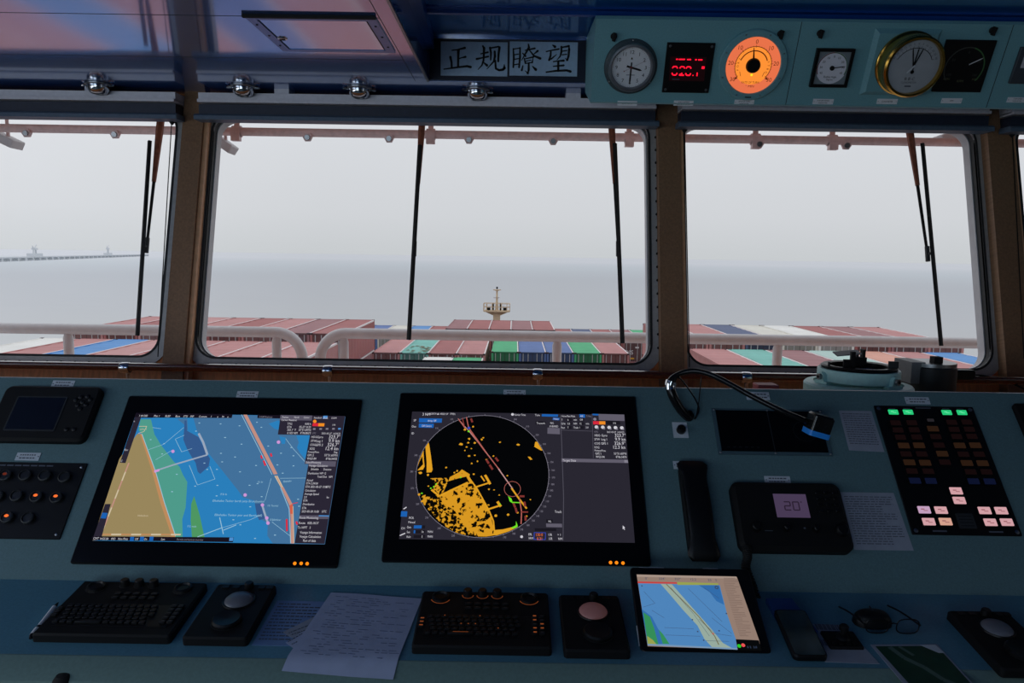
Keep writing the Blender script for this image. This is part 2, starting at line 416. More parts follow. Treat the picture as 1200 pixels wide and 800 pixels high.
blab = ['navy roller blind housing above the window left of the mast window', 'navy roller blind housing above the wide window facing the mast',
        'navy roller blind housing below the gauges, above the window behind the compass', 'navy roller blind housing above the sliver of window at the right edge']
for k, (a, b) in enumerate(segs):
    t = thing('roller_blind', blab[k], 'blind', Matrix.Translation(((a+b)/2, YV, bz0)), 'roller blinds above the windows')
    L = (b-a)/2
    mb = MB(); mb.box(-L, L, -0.005, 0.085, 0.0, vz0-bz0-0.002); mb.build('housing', M_NAVY, t)
    mb = MB(); mb.prism([(-0.03, 0), (0.05, 0), (0.05, bz0-bb0-0.003), (-0.022, bz0-bb0-0.003), (-0.03, (bz0-bb0)*0.6)], -L-0.012, L+0.012)
    o = mb.build('bottom_bar', M_SLATE, t, Matrix(((0, 0, 1, 0), (1, 0, 0, 0), (0, 1, 0, bb0-bz0), (0, 0, 0, 1))))
    if k in (0, 2, 3):
        cpx = [(198, 152, 185, 418), None, (804, 152, 808, 430), (1192, 150, 1200, 420)][k]
        cu = aty(cpx[0], cpx[1], YV+0.02).x; lo = aty(cpx[2], cpx[3], 2.97)
        mb = MB(); q = Matrix.Translation(((a+b)/2, YV, bz0)).inverted()
        mb.tube([q @ Vector((cu, YV+0.05, bb0+0.01)), q @ lo], 0.0022, 0, 6)
        mb.lathe([(0.012, 0.008), (0.012, 0), (0.004, -0.012), (0, -0.012)], tuple(q @ Vector((cu, YV+0.05, bb0))), 0, 10)
        mb.build('pull_cord', M_RUB, t)

# ------------------------------------------------------------------ downlights under the ceiling strip
dl = [(115, 102.5), (285, 102.5), (421, 102.5), (559.5, 103)]
dlab = ['round chrome ceiling downlight, leftmost of the four', 'round chrome ceiling downlight just right of the left window post',
        'round chrome ceiling downlight below the ceiling hatch', 'round chrome ceiling downlight under the plaques with characters']
proto = None
def make_downlight():
    t = thing('downlight', dlab[0], 'lamp', None, 'chrome downlights over the windows')
    mb = MB(); mb.lathe([(0.040, 0), (0.042, -0.006), (0.043, -0.012), (0.040, -0.026), (0.032, -0.038), (0.024, -0.042), (0.020, -0.040), (0.019, -0.02), (0.0, -0.018)], (0, 0, 0), 0, 28)
    mb.build('bowl', M_CHROME, t)
    mb = MB(); mb.lathe([(0.036, 0), (0.050, -0.001), (0.050, -0.005), (0.042, -0.008)], (0, 0, 0), 0, 28); mb.build('flange', M_STEEL, t)
    mb = MB(); mb.lathe([(0, -0.0385), (0.021, -0.0385), (0.021, -0.037)], (0, 0, 0), 0, 20); mb.build('lens', M_GREY, t)
    for s in (-1, 1):
        mb = MB(); mb.tube([(s*0.044, 0, -0.005), (s*0.058, 0, -0.006), (s*0.066, 0, -0.008)], [0.006, 0.006, 0.004], 0, 8); mb.build('lug', M_CHROME, t)
    return t
def dup(root, matrix, label=None):
    r = root.copy(); COL.objects.link(r); r.matrix_world = matrix
    if label: r['label'] = label
    def rec(a, b):
        for ch in list(a.children):
            c = ch.copy(); COL.objects.link(c); c.parent = b; rec(ch, c)
    rec(root, r); return r
for k, q in enumerate(dl):
    p = atz(q[0], q[1], ZC-0.01); mt = Matrix.Translation((p.x, 3.16, ZC-0.0005)) @ Matrix.Rotation(0.12*k, 4, 'Z')
    mt.translation.x = aty(q[0], q[1], 3.16).x
    if k == 0: proto = make_downlight(); proto.matrix_world = mt
    else: dup(proto, mt, dlab[k])

# ------------------------------------------------------------------ ceiling hatch
hq = [cz(288, 20), cz(441, 17), cz(460, 58), cz(335, 61)]
hx0 = (hq[0][0]+hq[3][0])/2; hx1 = (hq[1][0]+hq[2][0])/2; hy0 = (hq[0][1]+hq[1][1])/2; hy1 = (hq[2][1]+hq[3][1])/2
t = thing('ceiling_hatch', 'glossy framed access hatch in the blue ceiling over the mast window', 'hatch', Matrix.Translation(((hx0+hx1)/2, (hy0+hy1)/2, ZC)))
hw, hh = (hx1-hx0)/2, (hy1-hy0)/2
mb = MB(); fw_ = 0.028
for b_ in ((-hw, hw, -hh, -hh+fw_), (-hw, hw, hh-fw_, hh), (-hw, -hw+fw_, -hh+fw_, hh-fw_), (hw-fw_, hw, -hh+fw_, hh-fw_)): mb.box(*b_, -0.005, -0.0005)
for x in (-hw+0.013, hw-0.013):
    for y in (-hh*0.6, 0, hh*0.6): mb.lathe([(0.004, 0), (0.003, -0.002), (0, -0.002)], (x, y, -0.005), 1, 8)
mb.build('frame', [mat('satin_blue_frame', (92, 132, 190), 0.28, 0.6, noise=0.06), M_RUB], t)
mb = MB(); mb.box(-hw+fw_+0.005, hw-fw_-0.005, -hh+fw_+0.006, hh-fw_-0.006, -0.0035, -0.001, 0); mb.box(-hw+fw_, hw-fw_, -hh+fw_, hh-fw_, -0.001, -0.0003, 1); d_ = mb.build('door', [M_CEIL, M_RUB], t)
mb = MB(); mb.box(-hw-0.002, hw+0.002, -hh-0.012, -hh, -0.009, -0.0005); mb.build('hinge', M_RUB, t)
lx, ly = cz(331, 43.5)
mb = MB(); mb.lathe([(0.016, -0.0035), (0.014, -0.007), (0.005, -0.008), (0, -0.0075)], (lx-(hx0+hx1)/2, ly-(hy0+hy1)/2, 0), 0, 18); mb.box(lx-(hx0+hx1)/2-0.009, lx-(hx0+hx1)/2+0.009, ly-(hy0+hy1)/2-0.002, ly-(hy0+hy1)/2+0.002, -0.0095, -0.007, 1)
mb.build('latch', [M_CHROME, M_RUB], d_)

# ------------------------------------------------------------------ sign board with two plaques on the front of the recess
F_SIGN = frame(pi/2, YD-0.004, EYE)
def sp(px, py): return onF(F_SIGN, px, py)
a, b, c, d = quadF(F_SIGN, [(503, 48), (688, 48), (688, 96), (503, 96)])
mb = MB(); mb.box(a, b, EYE*0+0.672, 0.828, -0.0, 0.004)
struct(mb.build('trim_10', M_SIGNB, matrix=F_SIGN))
STRK = [
 (510, [([(265,195),(350,185),(465,158)],[14,16,28]), ([(365,195),(362,300),(360,455)],[34,26,26]), ([(370,325),(420,310),(475,297)],[16,14,26]), ([(240,300),(258,380),(262,470)],[30,24,24]), ([(140,488),(330,462),(500,442),(555,455)],[14,20,26,30]),
  ([(745,128),(765,160),(760,290),(755,360)],[20,30,24,22]), ([(715,250),(825,225)],[14,22]), ([(650,330),(740,312),(830,292)],[26,16,22]), ([(755,360),(730,430),(670,495)],[24,18,8]), ([(760,385),(810,430)],[14,30]),
  ([(858,155),(872,230),(868,345)],[26,24,16]), ([(865,160),(990,138),(1005,150),(990,260),(985,365)],[18,20,30,26,24]), ([(930,215),(935,290),(915,370),(810,485)],[26,28,22,8]), ([(940,355),(945,440),(950,480),(1000,505),(1060,495),(1082,470),(1080,415)],[22,24,26,26,30,34,8])]),
 (594, [([(100,170),(108,300),(100,460)],[16,24,20]), ([(105,175),(205,160),(205,300),(190,460)],[14,24,24,22]), ([(115,265),(180,255)],[14,14]), ([(115,335),(180,325)],[14,14]), ([(115,420),(185,408)],[14,14]),
  ([(335,100),(345,150),(300,230),(230,350)],[16,28,22,8]), ([(285,195),(435,165)],[12,22]), ([(350,190),(420,280),(520,322)],[14,22,30]), ([(480,205),(420,255)],[26,10]), ([(245,240),(290,285)],[12,24]),
  ([(270,320),(290,395)],[14,22]), ([(275,330),(410,300),(395,385)],[12,24,20]), ([(300,362),(375,348)],[12,12]), ([(290,400),(390,385)],[14,14]), ([(340,395),(340,500),(325,550),(285,515)],[22,26,28,8]), ([(250,435),(232,505)],[14,24]), ([(400,445),(450,495)],[12,34]),
  ([(715,115),(750,140)],[14,32]), ([(615,215),(700,195),(810,175)],[14,16,20]), ([(685,215),(680,280),(660,345),(690,330),(775,260)],[20,24,28,20,8]), ([(850,140),(850,220),(830,290),(780,345)],[24,24,18,8]), ([(855,150),(965,130),(970,180),(960,290),(940,345),(910,320)],[16,28,28,26,28,8]), ([(870,208),(935,198)],[14,14]), ([(860,265),(930,258)],[14,14]), ([(725,372),(800,362),(885,355)],[14,16,26]), ([(725,445),(885,430)],[14,24]), ([(802,365),(800,515)],[26,26]), ([(615,535),(760,515),(930,508),(990,525)],[18,22,26,30])])]
def brush(mb, pts, ws, z, mi):
    V = []; n = len(pts)
    for i in range(n):
        a_, b_ = Vector(pts[max(0, i-1)]), Vector(pts[min(n-1, i+1)]); d_ = (b_-a_).normalized(); nn = Vector((-d_.y, d_.x))*ws[i]/2
        V += [(pts[i][0]-nn.x, pts[i][1]-nn.y, z), (pts[i][0]+nn.x, pts[i][1]+nn.y, z)]
    for i in range(n-1): mb.add([V[2*i], V[2*i+2], V[2*i+3], V[2*i+1]], [(0, 1, 2, 3)], mi)
    for i in range(n): mb.disc(pts[i][0], pts[i][1], ws[i]/2, z, mi, 10)
for k, (quad, lab) in enumerate((([(516.5, 50), (595, 49.5), (594.5, 89), (517, 90)], 'pale plaque with black characters 正规, left one over the windows'),
                                 ([(597.5, 49.5), (677.5, 50), (675.5, 89.5), (597, 89.5)], 'pale plaque with black characters 瞭望, right one beside the gauges'))):
    a, b, c, d = quadF(F_SIGN, quad); cx, cy = (a+b)/2, (c+d)/2
    mb = MB(); mb.box(a-cx, b-cx, c-cy, d-cy, 0, 0.004)
    kk = (b-a)/(quad[1][0]-quad[0][0])/13.333
    for pts, ws in STRK[k][1]:
        P = [sp(STRK[k][0]+x/13.333, 45+y/13.333) for x, y in pts]; brush(mb, [(x-cx, y-cy) for x, y in P], [w*kk*1.35 for w in ws], 0.0046, 1)
    tag(mb.build('plaque', [M_SIGNP, M_INK], matrix=shift(F_SIGN, cx, cy, 0.004)), lab, 'sign', 'plaques over the windows')
# ================================================================== OUTSIDE
M_SEA = bpy.data.materials.new('haze_graded_sea'); M_SEA.use_nodes = True; nt = M_SEA.node_tree; b = nt.nodes['Principled BSDF']
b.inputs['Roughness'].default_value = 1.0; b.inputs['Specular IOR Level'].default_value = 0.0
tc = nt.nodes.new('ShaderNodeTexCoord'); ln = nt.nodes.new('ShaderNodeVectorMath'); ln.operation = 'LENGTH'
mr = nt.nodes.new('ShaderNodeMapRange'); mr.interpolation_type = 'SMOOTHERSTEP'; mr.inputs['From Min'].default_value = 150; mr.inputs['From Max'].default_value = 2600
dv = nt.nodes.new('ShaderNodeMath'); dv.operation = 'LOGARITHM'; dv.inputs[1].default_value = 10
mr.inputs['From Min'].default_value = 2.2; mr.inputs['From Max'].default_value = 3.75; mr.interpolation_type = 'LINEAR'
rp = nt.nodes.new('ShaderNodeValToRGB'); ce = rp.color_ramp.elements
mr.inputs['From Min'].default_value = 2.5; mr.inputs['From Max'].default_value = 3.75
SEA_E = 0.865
for k_, (ps, c_) in enumerate(((0.0, (188, 190, 190)), (0.16, (186, 188, 190)), (0.43, (184, 187, 190)), (0.64, (191, 196, 199)), (0.78, (197, 201, 204)), (0.93, (205, 207, 210)))):  # haze painted in: sea colour pales with distance from the ship
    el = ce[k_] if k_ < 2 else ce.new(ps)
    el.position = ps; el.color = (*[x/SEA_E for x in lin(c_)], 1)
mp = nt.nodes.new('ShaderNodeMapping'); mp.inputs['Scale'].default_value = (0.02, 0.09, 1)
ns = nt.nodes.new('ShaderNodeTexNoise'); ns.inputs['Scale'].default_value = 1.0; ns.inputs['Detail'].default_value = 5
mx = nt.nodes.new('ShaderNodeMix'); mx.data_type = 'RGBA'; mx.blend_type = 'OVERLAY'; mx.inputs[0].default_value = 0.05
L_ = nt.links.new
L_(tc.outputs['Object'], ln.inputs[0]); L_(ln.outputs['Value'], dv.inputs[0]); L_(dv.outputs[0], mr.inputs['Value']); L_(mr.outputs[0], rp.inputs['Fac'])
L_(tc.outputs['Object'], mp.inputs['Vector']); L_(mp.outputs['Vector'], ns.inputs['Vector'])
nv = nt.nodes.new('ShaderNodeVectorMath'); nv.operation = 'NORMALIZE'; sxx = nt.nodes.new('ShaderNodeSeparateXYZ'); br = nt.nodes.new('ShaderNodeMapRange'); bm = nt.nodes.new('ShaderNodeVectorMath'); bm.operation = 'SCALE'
br.inputs['From Min'].default_value = -0.65; br.inputs['From Max'].default_value = -0.25; br.inputs['To Min'].default_value = 1.17; br.inputs['To Max'].default_value = 1.0  # sea colour also painted brighter to the left, as haze
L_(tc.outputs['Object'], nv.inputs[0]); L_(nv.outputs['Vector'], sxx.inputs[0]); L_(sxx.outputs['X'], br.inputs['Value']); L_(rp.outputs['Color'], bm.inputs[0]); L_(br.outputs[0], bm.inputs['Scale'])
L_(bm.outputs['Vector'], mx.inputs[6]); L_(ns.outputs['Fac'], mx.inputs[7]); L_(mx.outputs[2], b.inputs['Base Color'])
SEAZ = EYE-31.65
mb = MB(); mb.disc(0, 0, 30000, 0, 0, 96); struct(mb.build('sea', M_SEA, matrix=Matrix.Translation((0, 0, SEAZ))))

# ------------------------------------------------------------------ jetty, with haze painted into its pale colours
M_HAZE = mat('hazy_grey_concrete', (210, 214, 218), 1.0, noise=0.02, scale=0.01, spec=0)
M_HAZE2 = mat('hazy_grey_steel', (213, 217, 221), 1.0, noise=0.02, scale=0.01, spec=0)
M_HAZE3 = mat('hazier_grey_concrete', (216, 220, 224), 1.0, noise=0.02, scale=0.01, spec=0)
A0 = Vector((-1110, 1480, 0)); A1 = Vector((-2080, 4300, 0))
dv_ = (A1-A0); Ln = dv_.length; ang = atan2(dv_.y, dv_.x)
t = thing('jetty', 'long pale jetty on piles fading into haze at far left', 'jetty', Matrix.Translation((A0.x, A0.y, SEAZ)) @ Matrix.Rotation(ang, 4, 'Z'))
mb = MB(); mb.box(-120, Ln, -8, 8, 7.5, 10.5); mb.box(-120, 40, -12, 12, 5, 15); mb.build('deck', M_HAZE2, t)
x = 70
while x < Ln:
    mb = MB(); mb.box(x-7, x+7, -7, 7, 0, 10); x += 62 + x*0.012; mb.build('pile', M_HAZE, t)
for x, h in ((640, 30), (1750, 38)):
    mb = MB()
    for dx in (-14, 14):
        mb.tube([(x+dx, 0, 12), (x+dx*0.7, 0, 12+h*0.7)], 2.2, 0, 6)
    mb.box(x-45, x+45, -9, 9, 8, 19); mb.tube([(x-8, 0, 12+h*0.6), (x+20, 0, 12+h)], 1.4, 0, 6); mb.tube([(x-8, 0, 12+h*0.6), (x-22, 0, 12+h*0.9)], 1.2, 0, 6); mb.box(x-13, x+13, -5, 5, 12+h*0.55, 12+h*0.72)
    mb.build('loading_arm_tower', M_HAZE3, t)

# ------------------------------------------------------------------ ship deck and containers
CL, CW, CH, PIT = 12.19, 2.44, 2.59, 2.5
def cmat(n, c): return mat('container_'+n, c, 0.65, noise=0.10, scale=0.7, stretch=(1, 0.35, 1))
CC = {'dusty red': (190, 132, 130), 'brick red': (166, 100, 98), 'dull maroon': (156, 110, 112), 'pale pink-red': (198, 146, 144), 'teal': (122, 190, 178), 'bright green': (76, 178, 124), 'blue': (92, 118, 172),
      'sky blue': (90, 148, 208), 'navy': (86, 98, 130), 'cream': (222, 219, 208), 'white': (236, 235, 230), 'pale mint': (180, 206, 198), 'salmon': (220, 160, 140)}
CM = {k: cmat(k.replace(' ', '_').replace('-', '_'), v) for k, v in CC.items()}
M_SEAL = mat('container_pale_rail', (236, 226, 226), 0.6, noise=0.05, scale=1)
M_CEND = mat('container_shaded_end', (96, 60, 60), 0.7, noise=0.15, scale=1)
CE = {k: mat('container_end_shade_'+k.replace(' ', '_').replace('-', '_'), tuple(int(x*0.62) for x in v), 0.7, noise=0.12, scale=1) for k, v in CC.items()}  # body colours darkened for the near ends, shade put into the colour
M_CDARK = mat('container_dark_gap', (62, 44, 46), 0.7, noise=0.1, scale=1)
M_CROD = mat('container_lock_rod', (190, 190, 192), 0.5, noise=0.05, scale=1)
M_CDOT = mat('container_yellow_tag', (214, 160, 60), 0.6, noise=0.05, scale=1)
_CME = {}
def cont_mesh(c, deco):
    key = (c, deco)
    if key in _CME: return _CME[key]
    m = MB(); w = CW/2
    # corrugated sides
    P = []; n = 44
    for i in range(n+1):
        y = 0.12+(CL-0.24)*i/n; P.append((w-0.02-(0.045 if i % 4 in (1, 2) else 0), y))
    for s in (1, -1):
        V = []
        for x, y in P: V += [(s*x, y, 0.16), (s*x, y, CH-0.1)]
        m.add(V, [((2*i, 2*i+2, 2*i+3, 2*i+1) if s > 0 else (2*i, 2*i+1, 2*i+3, 2*i+2)) for i in range(n)], 0)
    # roof with shallow corrugation
    V = []; nr = 36
    for i in range(nr+1):
        y = 0.1+(CL-0.2)*i/nr; z = CH-0.02-(0.03 if i % 4 in (1, 2) else 0); V += [(-w+0.06, y, z), (w-0.06, y, z)]
    m.add(V, [(2*i, 2*i+1, 2*i+3, 2*i+2) for i in range(nr)], 0)
    for s in (-1, 1):
        m.box(s*w-(0.10 if s > 0 else 0), s*w+(0.10 if s < 0 else 0), 0.0, CL, CH-0.12, CH, 1 if s > 0 else 0)
        m.box(s*w-(0.08 if s > 0 else 0), s*w+(0.08 if s < 0 else 0), 0.0, CL, 0, 0.16, 0)
        for y in (0, CL-0.16): m.box(s*w-(0.16 if s > 0 else 0), s*w+(0.16 if s < 0 else 0), y, y+0.16, 0, CH+0.012, 0)
        for y in (0, CL-0.18): m.box(s*w-(0.18 if s > 0 else 0.01), s*w+(0.18 if s < 0 else 0.01), y-0.01, y+0.19, CH-0.11, CH+0.02, 2)
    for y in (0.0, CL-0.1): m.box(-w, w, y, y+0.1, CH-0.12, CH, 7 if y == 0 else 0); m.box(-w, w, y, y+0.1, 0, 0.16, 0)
    m.box(-w+0.1, w-0.1, CL-0.14, CL-0.06, 0.1, CH-0.1, 0)
    # doors, rods and tags on the near end
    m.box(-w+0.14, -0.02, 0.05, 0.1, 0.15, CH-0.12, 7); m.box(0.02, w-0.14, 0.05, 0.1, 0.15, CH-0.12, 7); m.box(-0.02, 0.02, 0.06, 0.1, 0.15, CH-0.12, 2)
    for x in (-0.85, -0.4, 0.4, 0.85): m.tube([(x, 0.03, 0.1), (x, 0.03, CH-0.08)], 0.03, 3, 6)
    m.box(-0.6, -0.1, 0.04, 0.051, CH-0.11, CH-0.03, 4)
    if deco == 'doorlogo':
        m.T = Matrix(((1, 0, 0, 0), (0, 0, -1, 0.04), (0, 1, 0, 0), (0, 0, 0, 1)))
        m.poly([(-0.6+0.42*cos(radians(a)), 0.55+0.42*sin(radians(a))) for a in range(-0, 181, 15)], 0.0, 5); m.rect(0.72, 0.55, 0.75, 0.2, 0.0, 5); m.T = None
    if deco == 'number':
        m.T = Matrix(((1, 0, 0, 0), (0, 0, -1, 0.04), (0, 1, 0, 0), (0, 0, 0, 1)))
        m.rect(0.55, 0.75, 0.9, 0.2, 0.0, 5); m.rect(-0.8, 0.6, 0.35, 0.2, 0.0, 5); m.T = None
    if deco == 'letters':
        m.T = Matrix(((1, 0, 0, 0), (0, 0, -1, 0.03), (0, 1, 0, 0), (0, 0, 0, 1)))
        m.text('DIS', -0.55, 1.2, 0.7, 0.0, 5); m.rect(0.35, 1.75, 0.4, 0.18, 0, 5); m.rect(-0.2, 0.5, 0.5, 0.2, 0, 4); m.T = None
    if deco == 'roofmark':
        m.rect(-0.1, 1.1, 0.5, 0.5, CH+0.004, 5); m.rect(0.25, 1.1, 0.12, 0.5, CH+0.004, 5); m.rect(-0.55, 1.1, 0.25, 0.3, CH+0.004, 5)
    if deco == 'stained':
        for k in range(26):
            x, y = random.uniform(-0.9, 1.0), random.uniform(0.3, 5.5); r = random.uniform(0.06, 0.3); m.poly([(x+r*cos(a)*random.uniform(0.5, 1), y+r*1.5*sin(a)*random.uniform(0.5, 1)) for a in [j*0.63 for j in range(10)]], CH+0.002+k*0.0005, 6)
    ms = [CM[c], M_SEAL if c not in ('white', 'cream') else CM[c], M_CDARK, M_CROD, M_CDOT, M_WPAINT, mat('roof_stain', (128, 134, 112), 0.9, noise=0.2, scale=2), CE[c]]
    me = m.build('shipping_container', ms); _CME[key] = me.data; bpy.data.objects.remove(me); return _CME[key]
def container(c, x, y, ztop, label, group, deco=None):
    o = bpy.data.objects.new('shipping_container', cont_mesh(c, deco)); COL.objects.link(o); o.location = (x, y, EYE+ztop-CH)
    return tag(o, label, 'shipping container', group)
ORD = ['first', 'second', 'third', 'fourth', 'fifth', 'sixth', 'seventh', 'eighth', 'ninth', 'tenth']
def row(cols, x0, y, z, where, group, step=1, edge='left'):
    n = len(cols)
    for i, c in enumerate(cols):
        if c is None: continue
        deco = None
        if isinstance(c, tuple): c, deco = c
        k = i if edge == 'left' else n-1-i
        container(c, x0+i*PIT+PIT/2, y, z, '%s shipping container, %s from %s in %s' % (c, ORD[k], edge, where), group, deco)
# left block: front row (bay C), row behind it (bay B)
row(['white', 'dusty red', 'sky blue', 'pale pink-red', 'dusty red', 'dusty red', 'dusty red', 'dusty red'], -11.75-8*PIT, 38.2, -5.95, 'the front row of the left block', 'containers in the left block')
row(['dusty red', 'brick red', 'pale pink-red', 'dusty red', 'brick red', 'dusty red', 'dull maroon', 'brick red'], -12.3-8*PIT, 54.5, -5.8, 'the rear row of the left block', 'containers in the left block')
# right block
row(['dusty red', 'teal', 'dull maroon', 'pale mint', 'salmon', 'dusty red', 'sky blue'], 11.3, 36.2, -5.75, 'the front row of the right block', 'containers in the right block')
row(['dusty red', 'dusty red', 'navy', 'cream', 'white', 'brick red', 'dull maroon', 'dusty red'], 10.9, 51.5, -5.5, 'the rear row of the right block', 'containers in the right block')
# lower tiers facing the centre of the ship
container('dusty red', -11.75-PIT/2, 38.2, -5.95-CH-0.06, 'dusty red shipping container under the innermost left front container', 'containers in the left block')
container('dull maroon', -12.3-PIT/2, 54.5, -5.8-CH-0.06, 'dull maroon shipping container under the innermost left rear container', 'containers in the left block')
container('dull maroon', 11.3+PIT/2, 36.2, -5.75-CH-0.06, 'dull maroon shipping container under the innermost right front container', 'containers in the right block')
container('brick red', 10.9+PIT/2, 51.5, -5.5-CH-0.06, 'brick red shipping container under the innermost right rear container', 'containers in the right block')
# centre rows
XM = -2.35
row([('dusty red'), ('teal', 'stained'), 'brick red', 'dusty red'], XM-4*PIT-0.1, 65.8, -8.6, 'the centre row left of the dark gap', 'containers in the middle of the ship')
row([('bright green', 'doorlogo'), ('blue', 'number'), ('blue', 'number'), ('bright green', 'doorlogo'), ('dusty red', 'number')], XM+0.35, 67.6, -8.6, 'the centre row right of the dark gap', 'containers in the middle of the ship')
row(['dull maroon', 'brick red', 'brick red', 'dull maroon', 'brick red'], -7.75, 85.4, -8.3, 'the raised stack before the foremast', 'containers in the middle of the ship')
row([None, ('cream'), ('blue', 'number'), 'cream', 'sky blue', 'brick red'], -7.75-PIT*6-0.1, 84.6, -9.1, 'the far row left of the raised stack', 'containers in the middle of the ship')
row(['brick red', 'navy', 'brick red', ('dull maroon', 'letters'), ('bright green'), 'brick red'], 4.85, 84.6, -9.2, 'the far row right of the raised stack', 'containers in the middle of the ship')
# near centre pair below the window sill
row(['white', 'bright green'], XM-2*PIT-0.15, 51.3, -8.6, 'the near pair at the mast window sill', 'containers in the middle of the ship')
# rows right under the bridge, seen only in the shiny ceiling
CD = ['dusty red', 'dusty red', 'dusty red', 'sky blue', 'dusty red', 'blue', 'dusty red', 'brick red', 'navy', 'white']
row(CD, -22.2, 20.0, -5.9, 'the row right under the bridge', 'containers mirrored in the shiny ceiling')
# hull and hatch covers carrying the stacks
mb = MB()
mb.prism([(-33, 5), (33, 5), (33, 80), (22, 112), (10, 128), (-2, 134), (-14, 128), (-26, 112), (-33, 80)], SEAZ-1, EYE-13.8)
mb.box(-12.4-8*PIT, -11.6-PIT-0.1, 37, 67, EYE-13.8, EYE-8.6); mb.box(-12.4-8*PIT, -11.6, 37, 67, EYE-13.8, EYE-11.2)
mb.box(11+PIT+0.5, 11+8.2*PIT, 35.5, 64, EYE-13.8, EYE-8.4); mb.box(10.9, 11+8.2*PIT, 35.5, 64, EYE-13.8, EYE-11.0)
mb.box(-22, 22, 51, 98.5, EYE-13.8, EYE-12.05); mb.box(-12.4, 7.6, 51, 80, EYE-12.05, EYE-11.2); mb.box(-7.75, 4.75, 85, 98, EYE-12.05, EYE-10.9)
mb.box(-22, 3, 20.0, 32, EYE-13.8, EYE-8.5)
struct(mb.build('ship_deck', mat('dark_red_deck', (84, 56, 54), 0.8, noise=0.15, scale=0.5)))

# ------------------------------------------------------------------ foremast
M_BUFF = mat('buff_mast_paint', (214, 190, 158), 0.6, noise=0.06, scale=3)
Dm = 112.0; pb = aty(582, 375, Dm)
t = thing('foremast', 'buff foremast with railed platform and lamps rising behind the raised stack', 'mast', Matrix.Translation((pb.x, Dm, EYE-13.8)))
zz = lambda py: aty(582, py, Dm).z-(EYE-13.8)
zp = zz(365); k_ = Dm/CF
mb = MB(); mb.prism([(-4.1*k_, -0.45), (4.1*k_, -0.45), (4.1*k_, 0.45), (-4.1*k_, 0.45)], 0, zp)
for s in (-1, 1): mb.add([(s*4*k_, -0.3, zp), (s*14*k_, -0.3, zp), (s*4*k_, -0.3, zp-4.5*k_), (s*4*k_, 0.3, zp), (s*14*k_, 0.3, zp), (s*4*k_, 0.3, zp-4.5*k_)], [(0, 1, 2), (3, 5, 4), (1, 4, 5, 2), (0, 3, 4, 1)])
mb.build('lower_column', M_BUFF, t)
mb = MB(); mb.rbox(-15.5*k_, 15.5*k_, -1.1, 1.1, zp, zp+1.6*k_, 0.4); mb.build('platform', M_BUFF, t)
mb = MB(); mb.tube([(0, 0, zp), (0, 0, zz(352)), (0, 0, zz(339))], [2.0*k_, 1.2*k_, 0.9*k_]); mb.build('pole', M_BUFF, t)
mb = MB(); mb.lathe([(0, 0), (2.6*k_, 0), (3.2*k_, 1.0*k_), (1.2*k_, 1.6*k_), (0, 1.6*k_)], (0, 0, zz(340.5)), 0, 12); mb.box(-4.6*k_, 4.6*k_, -0.1, 0.1, zz(340), zz(339)); mb.build('crosstree', M_BUFF, t)
mb = MB(); mb.cyl((0, 0, zz(338.5)), 1.0*k_, 2.6*k_, 0, 12); mb.build('top_lamp', M_BLACKM, t)
for s, wd in ((-1, 3.0), (1, 2.2)):
    mb = MB(); mb.box(s*1*k_, s*(1+wd)*k_, -0.3, 0, zz(349.2), zz(347.9)); mb.build('lamp_bracket', M_WPAINT, t)
    mb = MB(); mb.cyl((s*9.5*k_, 0, zp+1.6*k_), 2.0*k_, 3.2*k_, 0, 12); mb.lathe([(1.9*k_, 3.2*k_), (1.9*k_, 5*k_), (1.0*k_, 5.6*k_), (0, 5.6*k_)], (s*9.5*k_, 0, zp+1.6*k_), 1, 12); mb.build('deck_lamp', [M_BLACKM, M_WPAINT], t)
    mb = MB(); mb.box(s*3.4*k_, s*5.0*k_, -0.2, 0.2, zp+1.6*k_, zp+10*k_); mb.build('ladder_frame', M_BLACKM, t)
mb = MB()
for y in (-1.0, 1.0):
    for h in (5.5, 9.6): mb.tube([(-15.3*k_, y, zp+h*k_), (15.3*k_, y, zp+h*k_)], 0.045, 0, 5)
    for x in (-15.3, -11.8, -5.5, 5.5, 11.8, 15.3): mb.tube([(x*k_, y, zp+k_), (x*k_, y, zp+9.6*k_)], 0.045, 0, 5)
for x in (-15.3, 15.3):
    for h in (5.5, 9.6): mb.tube([(x*k_, -1, zp+h*k_), (x*k_, 1, zp+h*k_)], 0.045, 0, 5)
mb.build('railing', M_BUFF, t)

# ------------------------------------------------------------------ white rails outside the windows
YR = 4.3; rr = 0.031
zr = aty(600, 393.5, YR).z
def rail(x0, x1, bend0, bend1, posts, label):
    t = thing('guard_rail', label, 'railing', Matrix.Translation((0, YR, zr)), 'white guard rails outside')
    pts = []; R = 0.15; dn = -0.9
    if bend0: pts += [(x0, 0, dn), (x0, 0, -R)]+[(x0+R-R*cos(radians(a)), 0, -R+R*sin(radians(a))) for a in range(10, 90, 10)]+[(x0+R, 0, 0)]
    else: pts += [(x0, 0, 0)]
    if bend1: pts += [(x1-R, 0, 0)]+[(x1-R+R*sin(radians(a)), 0, -R+R*cos(radians(a))) for a in range(10, 90, 10)]+[(x1, 0, -R), (x1, 0, dn)]
    else: pts += [(x1, 0, 0)]
    mb = MB(); mb.tube(pts, rr, 0, 16); mb.build('top_tube', M_WPAINT, t)
    for x in posts:
        mb = MB(); mb.tube([(x, 0, dn), (x, 0, -0.05), (x, 0, -0.02)], [0.027, 0.027, 0.018], 0, 12); mb.build('post', M_WPAINT, t)
ax = lambda px: aty(px, 395, YR).x
rail(-4.6, ax(354), False, True, [ax(80), ax(324)], 'white tube guard rail outside, the left run ending in a bend')
rail(ax(375), 5.0, True, False, [ax(403), ax(653), ax(912)], 'white tube guard rail outside, the long right run starting in a bend')
